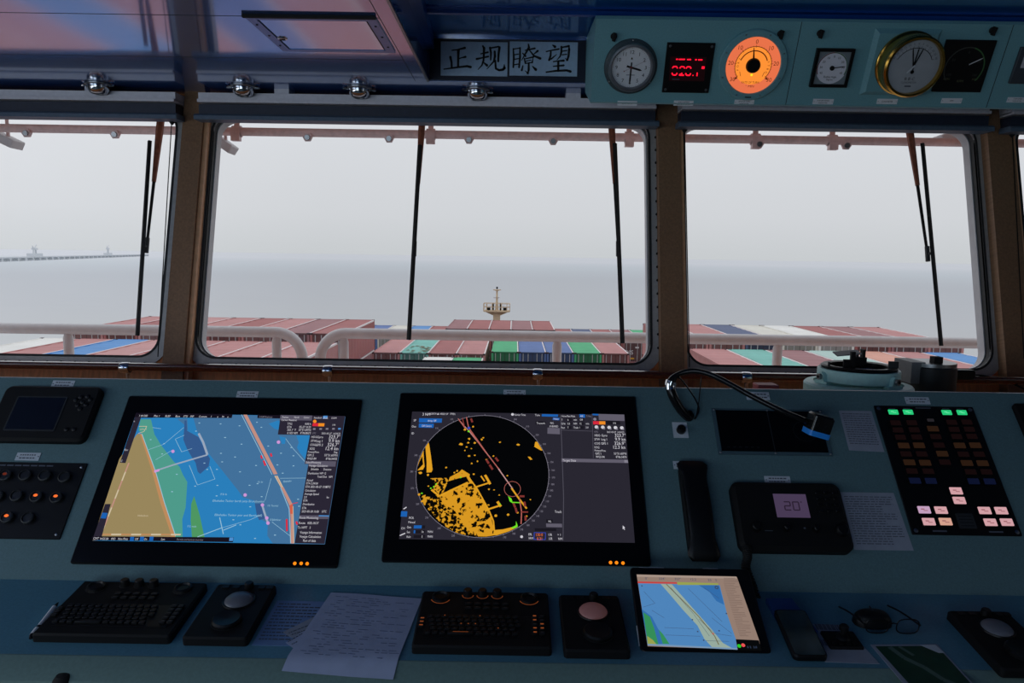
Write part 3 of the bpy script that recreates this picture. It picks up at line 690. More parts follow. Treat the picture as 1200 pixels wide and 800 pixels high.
mb = MB(); mb.box(-4.8, 5.2, 3.6, 4.6, EYE-1.5, zr-0.85); struct(mb.build('bridge_front_walkway', M_WPAINT))

# ------------------------------------------------------------------ washing pipe with nozzles above the windows
YP = 3.62; zpipe = aty(500, 157.5, YP).z
t = thing('washing_pipe', 'pinkish white window washing pipe with hexagonal nozzles across the window tops', 'pipe', Matrix.Translation((0, YP, zpipe)))
mb = MB(); mb.tube([(-3.4, 0, 0), (3.4, 0, 0)], 0.0195, 0, 14); mb.build('tube', M_PIPE, t)
for px in (35, 138, 362, 457, 550, 648, 888, 990):
    x = aty(px, 163, YP).x; mb = MB()
    mb.T = Matrix.Translation((x, -0.012, -0.022)) @ Matrix.Rotation(radians(100), 4, 'X')
    mb.lathe([(0, 0), (0.022, 0), (0.022, 0.016), (0, 0.016)], (0, 0, 0), 0, 6); mb.lathe([(0.012, 0.016), (0.012, 0.024), (0, 0.024)], (0, 0, 0), 1, 12); mb.T = None
    mb.build('nozzle', [M_PIPE, M_STEEL], t)
for px in (278, 505, 737, 885, 975):
    x = aty(px, 163, YP).x; mb = MB()
    mb.T = Matrix.Translation((x, 0, 0)) @ Matrix.Rotation(pi/2, 4, 'Y')
    mb.lathe([(0.018, -0.02), (0.027, -0.02), (0.027, 0.02), (0.018, 0.02)], (0, 0, 0), 0, 16); mb.T = None
    mb.box(x-0.02, x+0.02, -0.03, 0.0, -0.045, -0.01); mb.box(x-0.012, x+0.012, -0.004, 0.004, 0.015, EYE+0.74-zpipe); mb.build('clamp', M_PIPE, t)
mb = MB(); mb.box(-3.5, 3.5, 3.36, 3.9, EYE+0.74, EYE+0.80); struct(mb.build('bridge_front_overhang', M_WPAINT))
# outer reveal plates at the window top corners
def flood(px, py, flip, lab):
    p = aty(px, py, 3.75); t = thing('floodlight', lab, 'lamp', Matrix.Translation(p) @ Matrix.Rotation(radians(25*flip), 4, 'Y'), 'floodlights outside')
    mb = MB(); mb.rbox(-0.06, 0.06, -0.05, 0.05, -0.02, 0.02, 0.01, 0, 0.004); mb.build('lamp_body', M_WPAINT, t)
    mb = MB(); mb.tube([Vector((0, 0, 0.02)), Matrix.Rotation(radians(-25*flip), 4, 'Y') @ Vector((0, 0.0, EYE+0.745-p.z))], 0.008, 0, 8); mb.build('bracket', M_PIPE, t)
flood(8, 164, 1, 'small white floodlight outside at the far left window top')
flood(262, 168, 1.4, 'small white floodlight outside at top left of the mast window')
flood(1112, 160, -0.8, 'small white floodlight outside at top of the right window')

# ------------------------------------------------------------------ wipers
def wiper(arm, blade, lab):
    t = thing('window_wiper', lab, 'wiper', F_WIN.copy(), 'window wipers'); wz = -0.085
    P = lambda q, w: (*onF(F_WIN, q[0], q[1], w), w)
    a0, a1 = P(arm[0], wz), P(arm[1], wz); ext = Vector(a0)-(Vector(a1)-Vector(a0))*0.12
    mb = MB(); mid = Vector(a0).lerp(Vector(a1), 0.45); mb.tube([ext, a0, mid], [0.016, 0.016, 0.009], 0, 6); mb.build('arm_root', M_RUST, t)
    mb = MB(); mb.tube([mid, a1], [0.007, 0.006], 0, 8); mb.build('arm', M_RUB, t)
    b0, b1 = P(blade[0], wz+0.03), P(blade[1], wz+0.03)
    mb = MB(); mb.tube([b0, b1], 0.0095, 0, 4); q = Vector(b0).lerp(Vector(b1), 0.02); mb.build('blade', M_RUB, t)
    c = Vector(a1); mb = MB(); mb.tube([c+Vector((0, 0.035, 0)), c-Vector((0, 0.03, 0))], 0.010, 0, 8); mb.tube([c, Vector(b0).lerp(Vector(b1), 0.55)], 0.006, 0, 6); mb.build('pivot_clip', M_DGREY, t)
wiper(((187, 153), (172, 288)), ((175.5, 165), (161, 393)), 'black wiper with rusty arm in the left window')
wiper(((494, 153), (485.5, 292)), ((492, 170), (479, 398)), 'black wiper with rusty arm hanging left of the mast')
wiper(((717, 153), (724.5, 292)), ((720.5, 168), (729.5, 402)), 'black wiper with rusty arm hanging right of the mast')
wiper(((1066, 153), (1087, 298)), ((1081, 168), (1103, 405)), 'black wiper with rusty arm in the window behind the compass')
# ================================================================== HANDRAIL AND REAR SHELF
YH = 2.86
hz = aty(500, 434.8, YH).z
t = thing('handrail', 'dark red wooden handrail on chrome brackets under the windows', 'handrail', Matrix.Translation((0, YH, hz)))
mb = MB(); mb.prism(rrect(-0.02, 0.02, -0.014, 0.014, 0.010, 4), -3.3, 3.3)
mb.build('bar', M_RAILW, t, Matrix(((0, 0, 1, 0), (1, 0, 0, 0), (0, 1, 0, 0), (0, 0, 0, 1))))
for px in (148, 385, 630, 874, 1094):
    x = aty(px, 437, YH).x; mb = MB()
    mb.T = Matrix.Translation((x, 0, 0)) @ Matrix.Rotation(pi/2, 4, 'Y')
    mb.lathe([(0.0, -0.018), (0.019, -0.018), (0.0215, -0.012), (0.0215, 0.012), (0.019, 0.018), (0.0, 0.018)], (0.004, -0.003, 0), 0, 20, sy=1.2); mb.T = None
    mb.tube([(x+0.004, 0, -0.018), (x+0.004, 0.005, -0.07), (x+0.03, 0.06, -0.10)], [0.008, 0.007, 0.007], 0, 10)
    mb.build('bracket', M_CHROME, t)

# ================================================================== CONSOLE
PB, PT = 0.0775, 0.651
XC = 2.9
c0 = thing('bridge_console', 'long teal bridge console with sloping instrument panel and narrow desk', 'console', Matrix.Identity(4))
def P3(u, v, w=0): return F_PANEL @ Vector((u, v, w))
mb = MB(); T_ = P3(0, PT); B_ = P3(0, PB)
sec = [(B_.y, B_.z), (T_.y, T_.z), (T_.y+0.006, T_.z+0.001), (T_.y+0.012, T_.z-0.004), (T_.y+0.016, 1.10), (2.60, 1.10), (2.60, 0.0), (1.80, 0.0)]
V = [(s*XC, y, z) for s in (-1, 1) for y, z in sec]; n = len(sec)
mb.add(V, [(i, (i+1) % n, n+(i+1) % n, n+i) for i in range(n)] + [tuple(range(n))[::-1], tuple(range(n, 2*n))], 0)
for k in (1, 2): mb.m[k] = 1  # top edge faces coloured pale as a painted highlight line
panel = mb.build('panel_housing', [M_TEAL, mat('console_edge_highlight', (176, 176, 178), 0.35, noise=0.05)], c0)
struct(MB().box(-3.3, 3.3, 2.17, 2.95, 1.10, 1.13).build('trim_11', M_WOOD))
D0 = F_DESK.translation; dy_, dz_ = cos(0.1358), sin(0.1358)
VD = -0.2745   # front edge of the desk in desk coordinates
mb = MB(); mb.T = F_DESK; mb.box(-XC, XC, VD, 0.02, -0.03, 0.0); mb.T = None; mb.build('desk_top', M_DESK, c0)
e = F_DESK @ Vector((0, VD, 0)); l1 = (e.y-0.048, e.z-0.030); l2 = (e.y-0.050, e.z-0.045)
sec = [(e.y, e.z), (e.y-0.004, e.z-0.0005), (l1[0], l1[1]), (l2[0], l2[1]), (l2[0]+0.03, l2[1]-0.01), (e.y+0.1, l2[1]-0.01), (e.y+0.1, e.z-0.028)]
mb = MB(); V = [(s*XC, y, z) for s in (-1, 1) for y, z in sec]; n = len(sec)
mb.add(V, [(i, (i+1) % n, n+(i+1) % n, n+i) for i in range(n)] + [tuple(range(n))[::-1], tuple(range(n, 2*n))], 0); mb.build('front_lip', M_LIP, c0)
mb = MB(); mb.box(-XC, XC, e.y+0.06, 2.0, 0.0, e.z-0.05); mb.build('base_cabinet', M_TEAL, c0)
kp = aty(70, 796, e.y-0.05); mb = MB(); mb.lathe([(0, 0.026), (0.012, 0.024), (0.019, 0.014), (0.019, 0.004), (0.012, -0.02)], (kp.x, kp.y+0.01, kp.z-0.020), 0, 20); kb_ = mb.build('desk_knob', M_RUB, c0); kb_['label'] = 'black round knob on the front lip'
def nameplate(F, px, py, wpx_, hpx, parent, lines=2, txt=None, m=M_PLATE, skew=0):
    a, b, c, d = quadF(F, [(px-wpx_/2, py-hpx/2), (px+wpx_/2, py-hpx/2), (px+wpx_/2, py+hpx/2), (px-wpx_/2, py+hpx/2)])
    mb = MB(); w, h = b-a, d-c; mb.box(-w/2, w/2, -h/2, h/2, 0, 0.0015)
    if txt:
        L = txt.split('|'); s = h*(0.34 if len(L) > 1 else 0.42)
        for i, tx in enumerate(L): mb.text(tx, 0, (0 if len(L) == 1 else h*0.2-i*h*0.4), s, 0.0019, 1)
    else:
        for i in range(lines):
            y = h*(0.2-0.4*i) if lines > 1 else 0; x = -w*0.34
            while x < w*0.3:
                q = random.uniform(0.05, 0.14)*w; mb.rect(x+q/2, y, q, h*0.16, 0.0019, 1); x += q+w*0.03
    for s in (-1, 1): mb.lathe([(h*0.07, 0), (h*0.06, 0.001), (0, 0.001)], (s*w*0.44, 0, 0.0015), 1, 8)
    o = mb.build('nameplate', [m, M_INKG], parent, shift(F, (a+b)/2, (c+d)/2)); return o
for px, py, w, h in ((74, 450, 26, 8), (33, 535, 28, 9), (290, 462.5, 25, 8), (603, 460.5, 26, 7), (800, 545, 22, 9), (888, 464, 27, 9), (911, 562.5, 30, 9)):
    nameplate(F_PANEL, px, py, w, h, c0)
o = nameplate(F_PANEL, 1075, 469.5, 28, 8, c0); o['label'] = 'pale nameplate above the button panel'
a, b, c, d = quadF(F_PANEL, [(1095, 467), (1123, 468), (1125, 473), (1098, 472)])
mb = MB(); mb.box(a, b, c, d, 0, 0.002); mb.build('slot_plate', M_INK, c0)

# ------------------------------------------------------------------ monitors
def monitor(name, label, cat, bez, scr):
    a, b, c, d = quadF(F_PANEL, bez); cx, cy = (a+b)/2, (c+d)/2; w, h = b-a, d-c
    t = thing(name, label, cat, shift(F_PANEL, cx, cy))
    a2, b2, c2, d2 = quadF(F_PANEL, scr); sx, sy = (a2+b2)/2-cx, (c2+d2)/2-cy; sw, sh = b2-a2, d2-c2
    mb = MB(); mb.rbox(-w/2, w/2, -h/2, h/2, 0, 0.009, 0.006, 0, 0.003); mb.build('bezel', M_BEZEL, t)
    return t, (sx, sy), sw, sh, homog(scr, sw, sh), (w, h)
def leds(t, pts, cx, cy):
    for px, py in pts:
        u, v = onF(F_PANEL, px, py, 0.009); mb = MB(); mb.lathe([(0.0042, 0), (0.0042, 0.001), (0, 0.0014)], (u-cx, v-cy, 0.009), 0, 12)
        o = mb.build('indicator_light', glow('amber_led', (255, 132, 20), 1.3), t)
G = lambda n, c, s=1.0: glow(n, c, s)
GS = {'navydk': G('scr_dark', (22, 18, 30)), 'panel': G('scr_panel', (42, 38, 52)), 'white': G('scr_white', (206, 204, 212)), 'grey': G('scr_grey', (128, 124, 138)), 'lgrey': G('scr_lightgrey', (88, 84, 100)),
      'blue': G('chart_blue', (42, 126, 186)), 'deep': G('chart_deep_blue', (66, 112, 154)), 'blob': G('chart_dark_blue', (52, 88, 138)), 'tan': G('chart_tan', (152, 134, 92)), 'orange': G('chart_orange', (188, 138, 92)),
      'green': G('chart_green', (78, 154, 138)), 'green2': G('chart_leaf_green', (78, 150, 98)), 'cream': G('chart_cream', (206, 190, 160)), 'lav': G('chart_lavender', (152, 166, 186)), 'pale': G('chart_pale', (150, 192, 214)),
      'route': G('chart_route', (192, 142, 128)), 'routed': G('chart_route_red', (206, 96, 72)), 'red': G('scr_red', (214, 40, 60)), 'amber': G('scr_amber', (238, 140, 36)), 'btn': G('scr_button_blue', (28, 96, 176)), 'pink': G('chart_pink', (206, 150, 214)), 'lightblue': G('scr_light_blue', (76, 140, 205))}
def screen_kit(keys):
    return [GS[k] for k in keys], {k: i for i, k in enumerate(keys)}
# ---- electronic chart
EB = [(152, 463), (423, 471), (397, 668), (85, 659)]; ES = [(161, 485), (404.5, 491), (382, 641), (112, 633)]
t, (sx, sy), sw, sh, H, (bw, bh) = monitor('chart_display', 'black framed monitor showing a blue and tan electronic sea chart', 'monitor', EB, ES)
keys = list(GS); mats_, I = screen_kit(keys); mb = MB(); Z = [0.0095]
def lay(pts, k, close=True):
    Z[0] += 0.00004; mb.poly([H(*p) for p in pts], Z[0], I[k])
def pl(pts, wpx_, k):
    Z[0] += 0.00002; mb.path([H(*p) for p in pts], wpx_*sw/260, Z[0], I[k])
def tx(s, px, py, hp, k, al='l', sq=0.8, rot=0):
    Z[0] += 0.00001; x, y = H(px, py); mb.text(s, x, y, hp*sh/150*1.36, Z[0], I[k], al, rot, sq)
z1 = lambda x, y: (100+x/6.667, 470+y/6.667)
z2 = lambda x, y: (260+x/6.667, 470+y/6.667)
z3 = lambda x, y: (100+x/6.667, 560+y/6.667)
z4 = lambda x, y: (260+x/6.667, 560+y/6.667)
lay(ES, 'blue')
lay([(226, 487), (231, 505), (245.5, 533), (280, 576.5), (286, 585), (299, 588.5), (303.5, 609), (315, 615), (314.7, 630), (321, 639), (382, 641), (404.5, 491)], 'deep')
lay([z1(720, 145), z1(800, 145), z1(805, 240), z1(775, 190)], 'deep')
lay([z1(*p) for p in ((780, 160), (795, 160), (800, 240), (890, 290), (945, 400), (980, 460), (970, 520), (905, 578), (885, 560), (868, 490), (835, 440), (800, 380), (772, 310))], 'blob')
lay([z2(*p) for p in ((365, 190), (440, 165), (455, 175), (445, 240), (410, 230))], 'blue'); lay([z2(*p) for p in ((450, 290), (500, 300), (495, 350), (470, 350))], 'blue')
lay([z2(*p) for p in ((582, 285), (690, 285), (660, 480), (610, 420), (588, 380), (602, 340))], 'blue')
lay([z4(*p) for p in ((265, 215), (330, 215), (350, 330), (300, 345), (280, 300))], 'blob')
lay([z1(440, 148), z1(520, 148), z1(548, 265), z1(600, 350), z1(700, 480), z1(745, 520), z1(770, 580), z1(806, 640), z1(798, 790), z3(795, 240), z3(770, 330), z3(775, 470), z3(720, 470), z1(630, 800), z1(450, 265), z1(425, 230)], 'green')
lay([z3(860, 150), z3(905, 300), z3(945, 478), z3(846, 472), z3(835, 340), z3(838, 210)], 'green2')
lay([z1(436, 262), z1(452, 262), z1(560, 560), z1(632, 800), z3(720, 470), (112, 633), (143, 543)], 'orange')
lay([z1(415, 262), z1(436, 262), z1(530, 545), z1(600, 800), z3(690, 462), (112, 633), (142, 538)], 'tan')
pl([z1(452, 262), z1(560, 555), z1(632, 800), z3(720, 460)], 0.8, 'pale')
for k in range(8):
    a = k/8; q = lambda s: (153+(122-153)*s, 543+(626-543)*s); pl([q(a), q(a+0.125)], 1.6, 'cream' if k % 2 else 'route')
    q = lambda s: (122+(214-122)*s, 626+(627.5-626)*s); pl([q(a), q(a+0.125)], 1.8, 'cream' if k % 2 else 'orange')
tx('Hohenhorn', 164, 604.5, 2.2, 'cream')
pl([z1(555, 552), z1(700, 505), z1(960, 430)], 2.0, 'lav'); pl([z1(960, 430), z1(925, 330), z1(890, 262)], 2.6, 'lav')
pl([z1(550, 556), z1(590, 545)], 3.2, 'pink')
for A in ([(710, 305), (760, 405), (840, 380)], [(820, 510), (885, 665), (1020, 620), (980, 520)], [(505, 385), (620, 345), (775, 215)], [(560, 465), (690, 390)], [(710, 305), (780, 275)]): pl([z1(*p) for p in A], 0.5, 'pale')
for A in ([(1060, 320), (1090, 450)], [(890, 470), (1080, 400)], [(1090, 420), (1190, 380)]): pl([z3(*p) for p in A], 0.9, 'pale')
for A in ([(0, 405), (235, 340), (320, 300)], [(390, 20), (345, 190)], [(460, 20), (660, 20)], [(400, 360), (540, 470)]): pl([z4(*p) for p in A], 0.45, 'pale')
pl([z2(500, 310), z2(560, 390), z2(650, 490)], 0.5, 'pale')
for p in ((895, 182), (1060, 190), (1095, 297), (1065, 420), (1075, 487), (1175, 450), (1035, 545), (1040, 670), (870, 245), (625, 340), (610, 420), (520, 308), (725, 580), (690, 715), (1035, 752), (868, 674), (938, 495), (960, 545)): mb.rect(*H(*z1(*p)), 0.0045, 0.0022, Z[0]+0.0001, I['pale'])
for p in ((140, 207), (275, 180), (310, 220), (30, 297), (157, 350), (108, 450), (272, 518), (148, 566), (438, 515), (563, 524), (480, 580), (465, 424), (562, 445), (545, 380), (365, 367), (223, 672), (285, 660), (318, 762), (602, 786)): mb.rect(*H(*z2(*p)), 0.0045, 0.0022, Z[0]+0.0001, I['pale'])
for p in ((270, 488), (425, 464), (100, 340), (230, 240), (610, 240), (155, 380)): mb.rect(*H(*z4(*p)), 0.0045, 0.0022, Z[0]+0.0001, I['pale'])
Z[0] += 0.0002
pl([(283.2, 488), (319.5, 558.5)], 0.7, 'pale')
lay([(285.3, 488), (289.6, 488.1), (326, 558), (321.5, 558.5)], 'route')
lay([z4(415, 0), z4(440, 0), z4(485, 90), z4(468, 95)], 'cream')
lay([z4(424, 0), z4(432, 0), z4(476, 88), z4(470, 90)], 'route')
lay([z4(468, 92), z4(487, 88), z4(560, 225), z4(535, 235)], 'route'); lay([z4(535, 235), z4(560, 220), z4(566, 330), z4(545, 330)], 'routed'); lay([z4(545, 300), z4(566, 300), z4(574, 532), z4(549, 531)], 'route')
pl([z4(465, 95), z4(533, 260), z4(548, 530)], 0.8, 'pale'); pl([z4(563, 240), z4(574, 530)], 0.7, 'cream')
for a_, b_ in (((310, 440), (318, 465)), ((330, 480), (345, 520)), ((385, 425), (392, 450))): pl([z2(*a_), z2(*b_)], 2.0, 'red')
pl([z4(515, 340), z4(518, 435)], 2.0, 'red'); pl([z4(590, 360), z4(598, 385)], 2.0, 'red'); pl([z4(560, 220), z4(600, 212)], 0.8, 'red')
pl([z4(322, 225), z4(345, 300), z4(370, 370)], 2.2, 'lav')
for p in ((190, 148), (325, 228), (360, 330), (370, 370)): lay([(z4(p[0]+14*cos(a), p[1]+14*sin(a))) for a in [j*0.785 for j in range(8)]], 'pink')
lay([z1(694+13*cos(a), 402+13*sin(a)) for a in [j*0.785 for j in range(8)]], 'pink'); lay([z2(445+14*cos(a), 338+14*sin(a)) for a in [j*0.785 for j in range(8)]], 'pink')
tx('Elbehafen Tanker berth jetty Brunsbuettel', 251, 588.4, 2.5, 'pale', 'l', 0.95); tx('Elbehafen Tanker pier and Berthplatz', 253.5, 605, 2.5, 'pale', 'l', 0.98)
tx('F.R. Terminal', 315, 595, 2.2, 'pale', 'l', 0.7); tx('El Ballenfeuer', 318, 611.5, 2.2, 'pale', 'l', 0.7); tx('Fl R 4s', 260, 581, 2.4, 'pale'); tx('Elbehafen', 333, 567, 2.4, 'pale', 'l', 0.7, 0.12); tx('Oc 6s', 303, 567, 2.2, 'pale'); tx('F.G. mole', 222, 618, 2.2, 'pale'); tx('LtHo Fl', 166, 504, 2.2, 'cream')
pl([z1(430, 205), z1(490, 205), z1(470, 245), z1(425, 260)], 0.7, 'cream'); pl([z1(535, 215), z1(600, 225)], 0.5, 'pale')
Z[0] += 0.0002
lay([(161, 485), (273, 487.5), (272, 492), (160, 490.5)], 'navydk'); lay([(161, 485), (180.5, 485.4), (180, 491), (159, 490.6)], 'navydk')
lay([(160, 490), (167, 490), (149.5, 543.5), (143, 543)], 'panel'); lay([(126.5, 591), (133, 591), (123, 629), (112, 633)], 'panel'); lay([(123.5, 601), (129.5, 601.5), (127.5, 608), (121.5, 607.5)], 'btn')
lay([(112, 628.4), (276, 631.8), (275, 637.5), (112, 633)], 'navydk')
for x in (156, 167.5, 178.5): lay([(x, 629.6), (x+4.5, 629.7), (x+3.8, 634.7), (x-0.7, 634.5)], 'btn')
lay([(271, 632), (275.5, 632), (275, 636), (270.5, 636)], 'lightblue')
for s, x in (('1:40 000', 165), ('Plan 1', 182), ('RLBF', 195), ('Base', 207), ('STD', 216), ('INF', 224), ('Custom', 234), ('1', 248), ('x', 255), ('M', 261), ('o', 267)): tx(s, x, 488.4 + (x-165)*0.022, 2.6, 'white', 'l', 0.8)
for s, x in (('WGS 84', 121), ('IMO', 134), ('Ntm', 142), ('Plots', 148), ('Off', 161.5), ('On', 172), ('Lon', 192)): tx(s, x, 631.4+(x-121)*0.02, 2.6, 'white', 'l', 0.7)
tx('Permits and licenses overview', 210, 633.4, 2.2, 'grey', 'l', 0.75); tx('CHT', 113.5, 630.8, 2.6, 'white')
for y, s in ((495, '='), (528, 'Rec'), (541, 'C')): tx(s, 160-(y-490)*0.31, y, 2.6, 'white', 'l')
SB = [(329, 489.2), (404.5, 491), (382, 641), (347, 639.7), (362, 547), (357.5, 546.8), (363.5, 513), (326, 512)]
lay(SB, 'panel'); lay([(302, 488.5), (329, 489.3), (328.3, 493.3), (302, 492.6)], 'navydk'); tx('S.CHSP Brightness', 304, 491, 2.4, 'grey', 'l', 0.62)
lay([(329, 489.2), (366, 490.1), (365.5, 496), (328, 495)], 'lgrey'); tx('Position', 331, 491.6, 2.4, 'white', 'l', .7); tx('North', 345, 491.9, 2.4, 'white', 'l', .7); tx('Cursor', 356, 492.2, 2.4, 'white', 'l', .7); tx('Cursor Readout', 330, 494.8, 2.6, 'white', 'l', .75)
for s1, s2, y in (('TTG', '0.00 h', 499.5), ('ETA', '05-27 16:55', 503.2), ('305.1° T', "53°51.699'N", 506.6), ('0.103 NM', "8°06.862'E", 510.2)):
    tx(s1, 337, y, 2.8, 'white', 'l', .75); tx(s2, 364.5, y+0.4, 2.8, 'white', 'r', .72)
lay([(379, 490.5), (384, 490.6), (383.5, 494), (378, 494)], 'lightblue')
tx('Standard', 368, 492.6, 2.4, 'white', 'l', .75); tx('Dusk', 379, 493, 2.4, 'white', 'l', .8); tx('COM', 388.5, 493.2, 2.4, 'white', 'l', .8)
lay([(366.8, 499), (373.5, 499.2), (373, 502.8), (366.2, 502.5)], 'red'); lay([(373.5, 499.2), (380.5, 499.4), (380, 503), (373, 502.8)], 'amber'); lay([(369+2.2*cos(j*.6), 497+2*sin(j*.6)) for j in range(10)], 'amber'); tx('1/4', 390, 501.3, 2.6, 'white')
for x in (368.5, 376, 383.5, 391, 398): mb.rect(*H(x, 506), 0.007, 0.005, Z[0]+0.0001, I['grey' if x < 397 else 'lightblue'])
tx('UTC', 366, 510.9, 2.4, 'grey', 'l', .7); tx('2021-05-27  14:34:23', 399, 511.7, 2.4, 'white', 'r', .75)
for a_, b_, c_, y in (('HDG', 'Gyro', '323.7°', 515.2), ('STW', 'Log 1', '9.9 kn', 519.8), ('COG', 'GPS 2', '326.7°', 524.4), ('SOG', '', '12.4 kn', 529)):
    k = (y-515)*0.15; tx(a_, 365.5-k, y, 2.8, 'white', 'l', .75); tx(b_, 372-k, y+.2, 3.0, 'white', 'l', .8); tx(c_, 399-k, y+.3, 4.4, 'white', 'r', .85)
tx('Primary/Posn.', 361.5, 532.8, 2.4, 'white', 'l', .7); tx('Deg.', 392, 533.4, 2.4, 'white', 'l', .7); tx('GPS 2', 361, 536.6, 2.8, 'white', 'l', .75); tx("53°51.659'N", 396, 537.2, 2.8, 'white', 'r', .75); tx('WGS 84', 360.5, 540.5, 2.8, 'white', 'l', .75); tx("8°06.545'E", 395.5, 541.3, 2.8, 'white', 'r', .75)
lay([(358.5, 543.3), (394.5, 544.2), (393.8, 550.5), (362, 549.6), (362, 546.8), (357.6, 546.6)], 'lgrey'); tx('Select/Monitoring', 359.5, 545, 2.4, 'white', 'l', .7); tx('Voyage Calculation', 363, 548.8, 2.6, 'white', 'l', .75)
lay([(363.5, 551.5), (376, 551.8), (375.5, 555), (363, 554.7)], 'navydk'); tx('Schedule', 365, 553, 2.6, 'white', 'l', .7); tx('Distance', 380, 553.4, 2.6, 'white', 'l', .7)
for s1, s2, y in (('Destination WP 12', '', 557.8), ('', 'Total Dist   NM', 561.8), ('Actual', '', 565.9), ('ETA 2:34:00', '', 569.6), ('ETA 2021-05-27 17:06', 'UTC', 573.6), ('Calculation', '', 578), ('Average Speed', '', 582), ('2.0', 'kn', 585.8), ('ETA', '', 589.8), ('Distribution', '', 594), ('ETA', '', 598.5), ('2021-05-28 10:00', 'UTC', 602.5)):
    k = (y-557)*0.155
    if s1: tx(s1, 362-k, y, 2.6, 'white', 'l', .72)
    if s2: tx(s2, 391-k, y+.6, 2.6, 'white', 'r', .72)
lay([(352.5, 607.2), (387, 607.8), (386, 612), (351.8, 611.2)], 'lgrey'); lay([(375, 607.4), (387, 607.8), (386.8, 609), (374.8, 608.6)], 'lightblue'); tx('Route Monitoring', 352.5, 609.8, 2.7, 'white', 'l', .75)
tx('Route   KIEL-ROT', 352, 616, 2.7, 'white', 'l', .75); tx('To WPT   3', 350.5, 621.4, 2.7, 'white', 'l', .75)
for s, y in (('Voyage Information', 627.5), ('Voyage Calculation', 632.3), ('Run of data', 637)): tx(s, 366-(y-627)*.15, y, 2.8, 'white', 'c', .75)
scr = mb.build('screen', mats_, t, Matrix.Translation((sx, sy, 0)))
a, b, c, d = quadF(F_PANEL, EB); leds(t, ((345.5, 660), (353, 660), (360, 660.3)), (a+b)/2, (c+d)/2)
# ---- radar
RB = [(468, 461), (744, 466), (763, 666), (449, 657)]; RS = [(482, 483.5), (729, 488.5), (746, 639.5), (470, 631)]
t, (sx, sy), sw, sh, H, (bw, bh) = monitor('radar_display', 'black framed monitor showing an orange radar picture in a dark circle', 'monitor', RB, RS)
GR = {'bg': G('radar_ground', (41, 39, 49)), 'black': G('radar_black', (4, 5, 7)), 'echo': glow_speckle('radar_echo', (216, 152, 34), (8, 7, 5), 75, 0.41), 'echo2': glow_speckle('radar_echo_broken', (212, 150, 34), (8, 7, 5), 140, 0.50), 'echo1': G('radar_echo_plain', (222, 158, 36)),
      'white': GS['white'], 'grey': GS['grey'], 'lgrey': G('radar_bar_grey', (96, 92, 106)), 'btn': GS['btn'], 'red': GS['red'], 'amber': GS['amber'], 'route': G('radar_route', (178, 96, 88)), 'rose': G('radar_rose', (196, 150, 150)), 'dred': G('radar_dark_red', (128, 52, 48)), 'green': G('radar_green', (110, 226, 40)), 'panel': GS['panel'], 'orange': G('radar_orange_text', (236, 116, 50)), 'blue': G('radar_blue', (60, 78, 190)), 'navydk': G('radar_dark_field', (26, 24, 32)), 'line': G('radar_line', (84, 82, 94))}
keys = list(GR); mats_ = [GR[k] for k in keys]; I = {k: i for i, k in enumerate(keys)}; mb = MB(); Z[0] = 0.0095
z5 = lambda x, y: (450+x/5.714, 465+y/5.714)
z6 = lambda x, y: (450+x/5.714, 540+y/5.714)
z7 = lambda x, y: (600+x/6.667, 465+y/6.667)
z8 = lambda x, y: (600+x/6.667, 560+y/6.667)
lay(RS, 'bg')
cN, cS, cW, cE = H(565, 488.6), H(562, 630.5), H(488, 559), H(642, 563)
cc = ((cW[0]+cE[0])/2, (cN[1]+cS[1])/2); R = ((cE[0]-cW[0])+(cN[1]-cS[1]))/4
Z[0] += 0.00005; mb.disc(cc[0], cc[1], R, Z[0], I['black'], 72)
Z[0] += 0.0001; mb.arc(cc[0], cc[1], R, R+0.0012, 0, 360, Z[0], I['grey'], 72)
def clipR(pts):
    out = []
    for p in pts:
        x, y = H(*p); d_ = sqrt((x-cc[0])**2+(y-cc[1])**2)
        if d_ > R*0.995: x, y = cc[0]+(x-cc[0])*R*0.995/d_, cc[1]+(y-cc[1])*R*0.995/d_
        out.append((x, y))
    return out
def layR(pts, k): Z[0] += 0.00004; mb.poly(clipR(pts), Z[0], I[k])
layR([z6(*p) for p in ((500, 80), (518, 62), (572, 96), (568, 110), (618, 190), (700, 338), (716, 372), (728, 420), (742, 470), (738, 505), (690, 512), (620, 510), (560, 470), (500, 410), (470, 340), (400, 300), (370, 250), (350, 235), (430, 205), (490, 175), (570, 150), (548, 110), (500, 120), (430, 140), (440, 112))], 'echo')
layR([z6(*p) for p in ((310, 120), (345, 118), (420, 118), (430, 140), (400, 210), (370, 235), (330, 200), (345, 160))], 'echo2')
layR([z6(*p) for p in ((245, 205), (300, 240), (380, 262), (400, 300), (480, 340), (520, 410), (600, 500), (560, 512), (480, 480), (400, 430), (330, 360), (270, 290))], 'echo2')
layR([z6(*p) for p in ((370, 235), (400, 290), (470, 330), (500, 390), (440, 400), (390, 330), (350, 265))], 'echo2')
Z[0] += 0.0001
pl([z6(*p) for p in ((320, 195), (375, 240), (440, 205), (560, 150))], 2.2, 'echo1'); pl([z6(*p) for p in ((560, 110), (620, 190), (700, 330), (735, 410), (742, 470))], 1.6, 'echo1')
layR([z5(*p) for p in ((290, 308), (300, 330), (312, 400), (325, 490), (318, 508), (286, 510), (285, 440), (272, 340))], 'echo1')
layR([z5(*p) for p in ((262, 362), (225, 440), (220, 470), (236, 440), (255, 400), (262, 455), (225, 495), (262, 490), (272, 470), (266, 420))], 'echo1')
